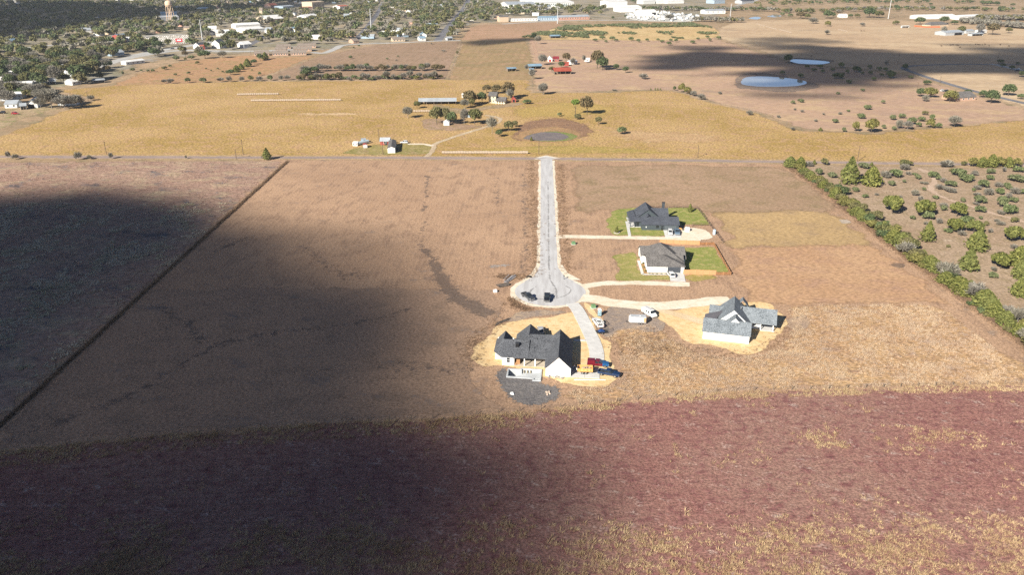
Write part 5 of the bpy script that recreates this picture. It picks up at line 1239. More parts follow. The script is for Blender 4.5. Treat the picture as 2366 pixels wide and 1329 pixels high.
# the hedgerow between the lots and the brush
hp = densify([G(1826, 382), G(1900, 435), G(1985, 505), G(2055, 560), G(2120, 610), G(2200, 668), G(2290, 735), G(2366, 792), G(2450, 860)], 4.3, False)
for i, p in enumerate(hp):
    t = i / len(hp)
    key = random.choice(['gold', 'cedar', 'olive', 'bush'] if t < .3 else ['oakbush', 'oakbush', 'gold', 'cedar', 'cedar', 'olive'] if t < .55 else ['bare', 'cedar', 'gold', 'cedar', 'olive', 'rcedar', 'cedar'])
    w = random.uniform(4.6, 7.0) * (1 + .25 * (t > .5)); h = random.uniform(3.2, 5.2) * (1.15 if key in ('cedar', 'bare', 'greyoak') else 1) * (.8 if t < .25 else 1)
    plant(key, p + Vector((random.uniform(-.3, 2.6), random.uniform(-1, 1), 0)), w, h, 'in the hedgerow')
    if t > .2 and random.random() < .75: plant(random.choice(['cedar', 'gold', 'bare', 'oakbush', 'olive']), p + Vector((random.uniform(2.5, 6.0), random.uniform(-1.5, 1.5), 0)), random.uniform(4, 6.5), random.uniform(3.2, 5.4), 'in the hedgerow')
    if random.random() < .75:
        plant(random.choice(['gold', 'bush', 'oakbush', 'gold']), p + Vector((random.uniform(-1.6, .6), random.uniform(-1.5, 1.5), 0)), random.uniform(2.4, 3.8), random.uniform(1.4, 2.2), 'in the hedgerow')
for k in range(70):
    x, y = random.uniform(1900, 2360), random.uniform(395, 640)
    if (x - 1830) * .74 > (y - 375) + 55: ppx(random.choice(['gbush', 'gbush', 'mesq', 'bush']), x, y, random.uniform(9, 22) * (.6 + y / 900), random.uniform(6, 12) * (.6 + y / 900), 'in the brush pasture')
# roadside, farm and pond
for x, y, w, h in ((20, 366, 12, 16), (37, 368, 16, 12), (183, 369, 20, 18), (207, 368, 14, 10), (257, 367, 12, 14), (430, 367, 6, 8)): ppx('gbush', x, y, w, h, 'beside the county road')
ppx('conic', 617, 369, 26, 28, '', 'dark green conical cedar standing alone beside the county road')
zlist(780, 170, 4.732, [('olive', 870, 380, 95, 80), ('greyoak', 770, 487, 125, 118), ('olive', 1085, 552, 170, 190), ('olive', 1180, 545, 150, 170), ('oak', 1255, 560, 115, 140), ('greyoak', 1385, 556, 100, 165), ('olive', 1500, 555, 185, 170), ('brown', 1450, 350, 185, 165), ('olive', 1470, 362, 90, 90), ('oak', 1580, 332, 110, 130), ('greyoak', 1390, 380, 110, 95),
    ('brown', 1630, 212, 112, 92), ('brown', 1735, 218, 125, 100), ('brown', 1865, 272, 165, 180), ('bare', 1885, 290, 95, 110), ('bare', 1690, 650, 125, 165, 'bare grey tree leaning over the farm drive beside the dry pond'), ('oak', 1765, 690, 98, 80), ('olive', 1870, 628, 122, 115), ('bush', 1940, 582, 75, 70), ('conic', 2118, 735, 36, 48), ('greyoak', 2250, 230, 120, 112), ('mesq', 2070, 330, 110, 50)], 'at the farmstead')
zlist(1200, 170, 4.732, [('lime', 612, 447, 115, 165), ('brown', 740, 450, 175, 200, 'large brown-grey oak tree beside the tall lime green tree'), ('bush', 635, 500, 92, 62), ('mesq', 440, 467, 60, 44), ('olive', 865, 556, 88, 85), ('lime' if 0 else 'mesq', 1120, 662, 118, 85, 'bright green round shrub alone in the golden hay field'),
    ('greyoak', 255, 226, 115, 115), ('oakbush', 1695, 186, 42, 52), ('gold', 1775, 206, 90, 100), ('gold', 1835, 222, 90, 80), ('brown', 1860, 235, 60, 60), ('gbush', 1900, 248, 70, 60), ('gbush', 1985, 285, 95, 65), ('gbush', 1910, 240, 60, 50), ('conic', 1435, 181, 18, 26), ('conic', 1485, 182, 18, 32), ('conic', 1512, 184, 20, 34), ('conic', 1542, 182, 18, 28), ('gbush', 2190, 226, 34, 28), ('gbush', 1355, 58, 112, 58), ('gbush', 1040, 190, 60, 22)], 'by the hay field')
zlist(1000, 0, 3.943, [('greyoak', 1000, 592, 92, 92), ('brown', 1215, 562, 78, 80), ('oak', 1172, 616, 72, 54), ('brown', 1498, 622, 130, 160), ('oak', 1545, 638, 122, 118), ('oak', 1670, 636, 66, 54), ('oak', 1757, 662, 68, 58), ('greyoak', 905, 722, 70, 90), ('bare', 855, 650, 40, 60), ('bush', 1085, 646, 60, 44), ('bare', 1375, 575, 40, 70), ('bare', 1275, 590, 60, 60), ('bare', 960, 400, 70, 70), ('oakbush', 920, 350, 60, 50), ('oakbush', 1180, 345, 60, 48)], 'at the red barn farm')
zlist(500, 0, 3.943, [('oak', 130, 682, 80, 50), ('cedar', 185, 655, 70, 62), ('cedar', 228, 632, 62, 56), ('cedar', 285, 606, 80, 72), ('oak', 345, 585, 60, 46), ('oak', 400, 552, 74, 62), ('cedar', 445, 540, 70, 66)], 'in the row by the brown-roofed flats')
# hedgerows in front of the stubble field
for line, keys, n_, w0 in (([(700, 176), (715, 168), (740, 164), (800, 164)], ['oak', 'greyoak', 'oak', 'bare'], 13, 9), ([(800, 164), (880, 163), (960, 162), (1030, 164)], ['oak', 'greyoak', 'brown', 'bare', 'olive'], 30, 7.5), ([(700, 185), (780, 184), (800, 184)], ['bare', 'olive', 'mesq', 'brown'], 14, 8), ([(810, 184), (900, 183), (1030, 181)], ['mesq', 'gbush', 'mesq', 'bare', 'gold'], 34, 7)):
    c = densify([G(*p) for p in line], 2, False)
    for k in range(n_):
        p = c[int(k * (len(c) - 1) / n_)] + Vector((random.uniform(-3, 3), random.uniform(-5, 5), 0)); key = random.choice(keys)
        plant(key, p, w0 * random.uniform(.7, 1.2), (6.0 if key in ('oak', 'greyoak', 'brown', 'bare', 'olive') else 3.2) * random.uniform(.7, 1.15), 'in the hedgerow before the stubble field')
for x, y, k in ((560, 188, 'gbush'), (580, 187, 'bush'), (600, 187, 'gbush'), (625, 186, 'mesq'), (650, 186, 'gbush'), (665, 185, 'gbush'), (690, 185, 'bush'), (510, 189, 'gbush'), (530, 189, 'gbush'), (380, 192, 'gbush'), (395, 193, 'gbush'), (434, 191, 'mesq'), (470, 191, 'mesq')): ppx(k, x, y, random.uniform(12, 20), random.uniform(9, 14), 'along the far edge of the hay field')
zlist(0, 0, 3.943, [('mesq', 1610, 552, 66, 48), ('brown', 1690, 522, 66, 62), ('mesq', 1745, 542, 74, 40), ('oak', 1870, 532, 118, 72), ('olive', 1800, 500, 60, 50), ('greyoak', 2030, 526, 90, 60), ('bush', 1800, 584, 46, 30), ('bush', 1500, 634, 62, 32), ('mesq', 1210, 652, 54, 36), ('mesq', 1120, 682, 30, 36), ('mesq', 1290, 650, 30, 20), ('mesq', 1350, 656, 36, 24), ('mesq', 1395, 654, 40, 26), ('mesq', 1550, 610, 36, 22), ('mesq', 1600, 690, 40, 24), ('mesq', 1720, 675, 40, 26), ('mesq', 1880, 632, 24, 18), ('mesq', 2030, 660, 30, 18), ('bush', 735, 770, 130, 110), ('bush', 1690, 548, 30, 26), ('mesq', 1925, 650, 20, 18), ('mesq', 1985, 632, 22, 18)], 'in the weedy field by the town')
zlist(500, 0, 3.943, [('mesq', 1222, 535, 40, 30), ('mesq', 1557, 542, 28, 18), ('mesq', 1655, 518, 26, 16), ('gbush', 2070, 470, 40, 18), ('mesq', 1300, 425, 26, 20), ('mesq', 1250, 438, 20, 16), ('gbush', 1640, 552, 20, 12), ('bush', 2195, 492, 36, 30), ('mesq', 395, 685, 36, 32), ('mesq', 325, 645, 20, 16), ('gbush', 1960, 405, 20, 18)], 'in the brown stubble field')
zlist(1500, 0, 2.732, [('oak', 875, 400, 58, 56, 'dark oak tree at the bank of the smaller pond')] + [('mesq', x, y, w, h) for x, y, w, h in ((840, 472, 40, 28), (955, 492, 46, 30), (995, 432, 34, 26), (1075, 432, 44, 28), (1040, 447, 44, 20), (1095, 459, 32, 22), (1210, 425, 42, 32), (1158, 447, 32, 20), (1250, 462, 30, 26), (1390, 432, 34, 24), (1345, 470, 26, 20),
    (1450, 442, 40, 22), (1490, 446, 36, 22), (1415, 508, 34, 24), (1650, 494, 36, 20), (1395, 468, 36, 22), (1465, 480, 34, 20), (1222, 475, 26, 18))] + [('oakbush', 1185, 496, 72, 40), ('oakbush', 1308, 457, 60, 40), ('oakbush', 1258, 528, 42, 26), ('oakbush', 1520, 492, 76, 50), ('mesq', 1345, 575, 34, 18), ('mesq', 1190, 595, 30, 16), ('gbush', 1495, 410, 30, 26), ('oakbush', 1615, 440, 40, 40)], 'around the ponds')
zlist(1500, 0, 2.732, [('oak', 1710, 610, 64, 54), ('gold', 1770, 616, 96, 66), ('gbush', 1740, 640, 50, 40), ('gold', 1895, 644, 90, 76), ('oak', 2105, 616, 54, 46), ('oak', 2155, 652, 96, 84), ('oak', 2265, 604, 92, 74), ('oak', 2345, 627, 46, 36), ('oak', 2010, 592, 52, 28), ('oak', 1750, 537, 54, 32), ('oak', 2215, 400, 50, 26), ('oak', 2230, 424, 40, 24), ('oak', 2287, 440, 40, 28), ('oak', 2325, 408, 30, 18), ('oak', 2350, 486, 50, 40)], 'near the ranch house')
zlist(1500, 0, 2.732, [('gold', 1300, 832, 52, 66), ('gold', 1400, 838, 98, 92, 'largest golden green shrub at the edge of the hay field'), ('mesq', 1535, 757, 48, 34), ('mesq', 1595, 747, 52, 32), ('mesq', 1655, 787, 64, 50), ('mesq', 1715, 767, 58, 34), ('bush', 1740, 727, 48, 30), ('gbush', 1575, 812, 54, 54), ('greyoak', 1630, 818, 64, 54), ('gold', 1770, 808, 62, 60), ('mesq', 1825, 808, 44, 34), ('greyoak', 1925, 802, 94, 70), ('mesq', 1170, 775, 48, 28), ('mesq', 1228, 832, 32, 30), ('mesq', 1335, 748, 64, 34), ('mesq', 1375, 692, 60, 32),
    ('conic', 1080, 826, 32, 24), ('mesq', 905, 656, 32, 24), ('mesq', 955, 646, 48, 24), ('mesq', 1475, 654, 32, 24), ('gbush', 630, 727, 44, 30), ('mesq', 1480, 812, 34, 28), ('mesq', 1545, 822, 34, 26), ('mesq', 1785, 760, 40, 40), ('mesq', 1700, 800, 40, 30), ('gbush', 1205, 724, 26, 18), ('gbush', 965, 710, 24, 18), ('gbush', 815, 744, 26, 18), ('gbush', 1100, 726, 24, 14), ('gbush', 1050, 768, 26, 16), ('mesq', 1255, 706, 26, 16), ('gbush', 445, 592, 26, 16), ('gbush', 920, 696, 20, 14), ('gbush', 905, 822, 40, 20)], 'at the edge of the grazed pasture')
ppx('cedar', 1425, 538, 9, 17, '', 'small young tree in a stone ring before the slate house'); ppx('cedar', 1594, 490, 11, 20, '', 'small young tree on the back lawn of the slate house')
m = MB(); m.lathe([(.9, 0), (1.25, 0), (1.2, .25), (.95, .25), (.9, 0)], 18); o = m.build('stone_ring', plain('ring_stone', (.42, .38, .34), .9, var=.25), None, (*G(1425, 538.5).xy, .06)); tag(o, 'round stone ring at the foot of the young tree', 'stone ring')
for k, (x, y, w, h) in enumerate(((1478, 598, 7, 6), (1484, 592, 6, 6), (1486, 610, 6, 5), (1488, 620, 6, 5), (1492, 628, 6, 5), (1500, 633.5, 6, 3.5), (1508, 634, 6, 3), (1518, 634, 7, 3.5), (1528, 634, 6, 3), (1538, 634, 5, 2.6))): ppx(('bush', 'brown' if 0 else 'gold', 'mesq')[k % 3], x, y, w, h, 'in the flower bed of the white brick house')
# ------------------------------------------------------------------ farm and town buildings
def bldg(pl, pr, depth, h, rise, wall, roof, label, name='building', cat='building', axis='u', openf=False, wins=0, group=None, over=.4, hip=False, door=None):
    """front wall foot from pixel pl to pixel pr; openf = open-fronted shed on posts"""
    A, B = G(*pl), G(*pr); w = (B - A).length; rot = math.atan2(B.y - A.y, B.x - A.x)
    T = thing(name, label, cat, (A.x, A.y, .03), rot, group)
    m = MB()
    if openf:
        m.box(.1, w - .1, depth - .2, depth, 0, h - .1); m.box(.1, .3, .1, depth, 0, h - .1); m.box(w - .3, w - .1, .1, depth, 0, h - .1)
        for k in range(max(2, int(w / 5)) + 1):
            mp = MB(); x = .3 + (w - .6) * k / max(2, int(w / 5)); mp.box(x - .12, x + .12, .1, .3, 0, h - .12); mp.build('post', TIMBER, T)
    elif hip: m.box(0, w, 0, depth, 0, h - .1)
    else: gable_wall(m, 0, w, 0, depth, 0, h, h + rise, axis)
    m.build('wall', wall, T)
    if hip: r_ = min(w, depth) / 2; hip_roof(T, 0, w, 0, depth, h, h + rise, (r_ * .9, depth / 2) if w >= depth else (w / 2, r_ * .9), (w - r_ * .9, depth / 2) if w >= depth else (w / 2, depth - r_ * .9), roof, over)
    else: gable_roof(T, 0, w, 0, depth, h, h + rise, axis, roof, over)
    for k in range(wins): opening(T, '-v', w * (k + .5) / wins, 0, h * .35, min(1.3, w / wins * .5), h * .38, TRIM_W, GLASS, mull=False)
    if door: opening(T, '-v', w * door[0], 0, .05, door[1], door[2], TRIM_D, door[3] if len(door) > 3 else BLACKB, 'door', 'door_panel', mull=False)
    return T
GALV, WM, RUSTR = M_GALV, M_WHITE, M_RUST
W_GALV = siding('galvanised_wall', (.42, .44, .46), .4); W_WMET = siding('white_metal_wall', (.72, .72, .70), .5); W_RED = siding('red_boards', (.34, .075, .06), .3); W_TAN = siding('tan_wall', (.56, .44, .32), .4, False)
W_BRICK = plain('pale_brick', (.45, .30, .22), .9, var=.2, scale=2); W_PINK = plain('pink_brick', (.52, .30, .23), .9, var=.15, scale=1); W_BLUEW = siding('blue_wall', (.34, .44, .54), .4)
R_BLUE = seam('blue_metal_roof', (.30, .44, .56), .8); R_GREYS = SH_BROWN; R_TAN = shingle('tan_shingle', (.16, .13, .11), (.30, .25, .21)); R_GREEN = seam('green_metal_roof', (.40, .55, .47), .8); R_RED = seam('tile_red_roof', (.42, .14, .09), .8, .7, 0)
# mobile home place
T = bldg((896, 354), (913, 353), 20, 3.0, .9, W_WMET, SH_BROWN, 'long white mobile home end-on to the county road', 'mobile_home', 'mobile home', 'v', wins=0, over=.15)
T.rotation_euler[2] += R(-9)
for v in (3, 8, 13, 17): opening(T, '+u', v, 4.2, 1.1, .9, 1.1, TRIM_W, GLASS, mull=False)
m = MB(); m.box(4.3, 6.0, 8, 10, 0, .8); m.build('steps', TIMBER, T)
bldg((879, 335), (900, 335), 4.5, 2.6, 1.5, W_RED, GALV, 'red shed with pale metal roof behind the mobile home', 'shed', 'shed', 'u', wins=1, door=(.62, 1.6, 2.0))
bldg((815, 337), (826, 337.5), 4, 1.9, .5, W_WMET, WM, 'low white pump shed at the edge of the hay field', 'shed', 'shed', 'u', wins=2, over=.1)
T = thing('storage_tank', 'long pale blue tank trailer between the white shed and the dark shed', 'tank', (*G(836, 334).xy, .05), R(50)); m = MB(); m.bar((-4, 0, 1.2), (5, 0, 1.2), 1.0, 14); m.build('shell', plain('tank_blue', (.42, .52, .58), .45), T)
m = MB(); m.box(-3, -2.7, -.6, .6, 0, .5); m.build('leg', TRIM_D, T); m = MB(); m.box(3.5, 3.8, -.6, .6, 0, .5); m.build('leg', TRIM_D, T)
bldg((835, 330), (846, 329.5), 3, 2.2, .2, W_BLUEW, GALV, 'small blue grey shed at the far end of the tank trailer', 'shed', 'shed', 'u', over=.1, door=(.7, 1.0, 1.7))
bldg((840, 342), (849, 341.5), 3.2, 2.0, .3, plain('pale_shed', (.5, .5, .52), .7), W_RED, 'small pale shed with red side on the yard grass', 'shed', 'shed', 'v', over=.1)
# farmstead with the long barn
bldg((968, 242), (1054, 241), 9, 2.6, 1.7, TIMBER, GALV, 'long open-fronted barn with pale metal roof at the farmstead', 'barn', 'barn', 'u', openf=True)
T = bldg((1129, 238), (1146, 238.5), 10, 5.6, 2.2, W_CREAM, SH_BROWN, 'two-storey cream farmhouse with grey roof among the brown oaks', 'farmhouse', 'house', 'u', over=.5)
for u in (1.4, 3.6):
    for z in (1.0, 3.7): opening(T, '-v', u, 0, z, .8, 1.3, TRIM_W, GLASS, mull=False)
m = MB(); m.box(5.8, 13, -1.5, 8, 0, 2.6); m.build('wing_wall', W_CREAM, T); gable_roof(T, 5.6, 13, -1.5, 8, 2.6, 4.4, 'u', SH_BROWN, name='wing_roof')
m = MB(); m.box(6, 12.5, -3.2, -1.5, 2.1, 2.25); m.build('porch_roof', SH_BROWN, T)
for u in (6.2, 8.2, 10.2, 12.2): m = MB(); m.box(u - .1, u + .1, -3.1, -2.9, 0, 2.1); m.build('porch_post', TRIM_W, T)
bldg((1182, 236), (1192, 236), 5, 2.4, 1.6, W_RED, RUSTR, 'small red shed beside the cream farmhouse', 'shed', 'shed', 'v', over=.2, door=(.5, 1.5, 1.8))
bldg((1025, 290), (1038, 290), 4, 2.4, 1.0, W_WMET, WM, 'small pale green-white shed under the farm drive oaks', 'shed', 'shed', 'v', over=.2)
bldg((1078, 271), (1086, 271), 3, 2.2, .7, W_BLUEW, R_BLUE, 'small blue shed half hidden among the farmstead trees', 'shed', 'shed', 'u', over=.2)
bldg((1067, 225), (1074, 225), 3, 2.4, .6, W_WMET, WM, 'white utility shed beyond the big brown oak of the farmstead', 'shed', 'shed', 'u', over=.1)
# red barn farm
bldg((1281, 172), (1320, 171), 11, 3.2, 2.6, TIMBER, RUSTR, 'barn with rusty red metal roof and open front', 'barn', 'barn', 'u', openf=True)
bldg((1222, 160), (1252, 159), 9, 3.2, 1.5, TIMBER, R_BLUE, 'open shed with pale blue metal roof at the red barn farm', 'shed', 'shed', 'u', openf=True)
bldg((1223, 166), (1233, 166), 8, 2.6, .6, W_GALV, R_BLUE, 'low lean-to with blue roof joined to the pale blue shed', 'shed', 'shed', 'u')
bldg((1173, 165), (1193, 164), 6, 2.8, .8, TIMBER, R_BLUE, 'lone open field shelter with blue roof in the stubble', 'shed', 'shed', 'u', openf=True)
bldg((1266, 142), (1276, 142), 8, 3.0, 2.2, W_WMET, WM, 'white gabled shed with red trim at the red barn farm', 'shed', 'shed', 'v', door=(.5, 2.2, 2.2, plain('red_door', (.4, .04, .05), .6)))
bldg((1278, 141), (1291, 141), 8, 2.8, 1.8, W_RED, seam('dark_red_roof', (.22, .03, .04), .8, .6, 0), 'dark red roofed cottage at the red barn farm', 'house', 'house', 'u', wins=2)
bldg((1304, 152), (1314, 152), 7, 2.6, 1.2, W_RED, RUSTR, 'small rusty red shed between the oaks of the red barn farm', 'shed', 'shed', 'u')
bldg((1319, 149), (1334, 148), 8, 2.8, 1.5, W_WMET, GALV, 'white farmhouse with grey metal roof behind the red barn', 'house', 'house', 'u', wins=3)
bldg((1351, 142), (1362, 142), 6, 2.6, 1, W_WMET, WM, 'white shed beside the tall brown oak', 'shed', 'shed', 'u', wins=1)
bldg((1272, 88), (1296, 87.5), 9, 3, 1.2, TIMBER, R_BLUE, 'open hay shed with blue roof at the foot of the scrub hill', 'shed', 'shed', 'u', openf=True)
# ranch houses on the right
T = bldg((2208, 234), (2254, 231), 14, 2.8, 3.2, W_BRICK, SH_BROWN, 'brick ranch house with grey shingle roof among round oaks', 'house', 'house', 'u', wins=4)
suv((2178, 211), 20, 'white car parked behind the ranch house oaks', P_WHITE); suv((2185, 212), 200, 'dark car parked beside the white car at the ranch house', P_BLACK)
suv((2352, 162), 170, 'white car parked on the pale drive beside the small oaks', P_WHITE); suv((2349, 164), 185, 'black car parked on the pale drive beside the small oaks', P_BLACK)
ribbon('side_drive', [(2290, 147), (2310, 151), (2340, 158), (2380, 166)], 7, pale_m, 10, 0, 0)
bldg((2184, 82), (2226, 80), 18, 4, 2.2, W_GALV, GALV, 'wide metal barn with grey roof on the far pasture', 'barn', 'barn', 'u', door=(.7, 14, 3))
bldg((2232, 77), (2252, 76), 12, 3.6, 1.5, W_GALV, GALV, 'smaller grey metal barn beside the wide metal barn', 'barn', 'barn', 'u')
bldg((2246, 83), (2272, 82), 8, 3, 1, W_GALV, GALV, 'low open cattle shed before the grey barns', 'shed', 'shed', 'u', openf=True)
bldg((2266, 76), (2280, 75), 10, 3.4, 1.2, W_WMET, WM, 'white shed beyond the low cattle shed', 'shed', 'shed', 'u')
bldg((2150, 62), (2192, 60), 16, 3, 4, W_TAN, SH_BROWN, 'brown-roofed ranch house behind the long red fence', 'house', 'house', 'u', hip=True)
panel_fence('long red timber fence in front of the brown-roofed ranch house', [G(2112, 61), G(2140, 63), G(2172, 63)], 2.0, 12, plain('red_fence', (.45, .12, .05), .8, var=.15))
bldg((2084, 64), (2101, 64), 5, 3, .4, W_WMET, WM, 'white livestock trailer parked in the far pale pasture', 'trailer', 'trailer', 'u', openf=True)
for a, b, d, lb in (((2120, 44), (2208, 42), 20, 'long white poultry house on the far pasture'), ((2215, 45), (2278, 42), 18, 'second long white poultry house behind the first')): bldg(a, b, d, 5, 2.0, W_WMET, WM, lb, 'poultry_house', 'barn', 'u')
bldg((1940, 40), (1958, 40), 12, 4, 2, W_WMET, WM, 'white house among oaks beyond the pale pasture', 'house', 'house', 'u', wins=2)
# industry at the top
for a, b, d, h, r, wl, rf, lb, kw in (((1172, 18), (1246, 17), 70, 7, 4, W_WMET, GALV, 'wide grey-roofed warehouse at the edge of town', {}), ((1246, 17), (1326, 15), 110, 10, 4, W_WMET, WM, 'largest white warehouse with a row of dark dock doors', {'wins': 16}), ((1247, 22), (1274, 21), 22, 6, 2, W_WMET, GALV, 'low grey annex before the largest warehouse', {}),
    ((1282, 18), (1312, 17), 16, 5, 1, W_WMET, R_GREEN, 'low green-roofed annex before the largest warehouse', {}), ((1405, 17), (1449, 16), 40, 12, 2, W_WMET, WM, 'tall white industrial hall near the vehicle yard', {}), ((1434, 28), (1482, 27), 36, 9, 3, W_WMET, WM, 'white workshop with dark doorway at the vehicle yard', {'door': (.8, 8, 5)}),
    ((1482, 36), (1518, 35), 26, 7, 3, W_WMET, WM, 'smaller white workshop with dark doorway at the vehicle yard', {'door': (.8, 8, 5)}), ((1486, 9), (1514, 8), 24, 7, 2, W_WMET, WM, 'first of three white sheds beyond the yard', {}), ((1518, 8), (1540, 7.5), 24, 6, 2, W_WMET, WM, 'middle of three white sheds beyond the yard', {}), ((1542, 8), (1580, 7), 24, 6, 2, W_WMET, WM, 'longest of three white sheds beyond the yard', {}),
    ((1630, 32), (1676, 31), 20, 6, 2, W_WMET, GALV, 'white equipment shed with dark bays by the pole', {'wins': 4}), ((1650, 8), (1675, 7), 26, 7, 2, W_BLUEW, GALV, 'blue grey office building beyond the far pasture', {'wins': 5}), ((1714, 8), (1742, 6.5), 20, 6, 3, W_GALV, SH_SLATE, 'dark-roofed building beyond the far pasture', {}),
    ((1245, 47), (1290, 46.5), 14, 5, 2, W_BLUEW, R_BLUE, 'blue-roofed motel wing with a small gabled porch', {'wins': 8}), ((1290, 46.5), (1362, 44), 16, 5, 2.5, W_PINK, GALV, 'long pink brick motel wing with grey roof', {'wins': 12}), ((1154, 50), (1175, 49.5), 14, 8, 2, W_TAN, SH_BROWN, 'tan two-storey block beside the parking lot', {}),
    ((1180, 49), (1242, 48), 6, 4, .6, W_WMET, WM, 'row of white storage units near the tan block', {'wins': 10})): bldg(a, b, d, h, r, wl, rf, lb, 'warehouse' if 'ware' in lb else 'building', 'building', 'u', **kw)
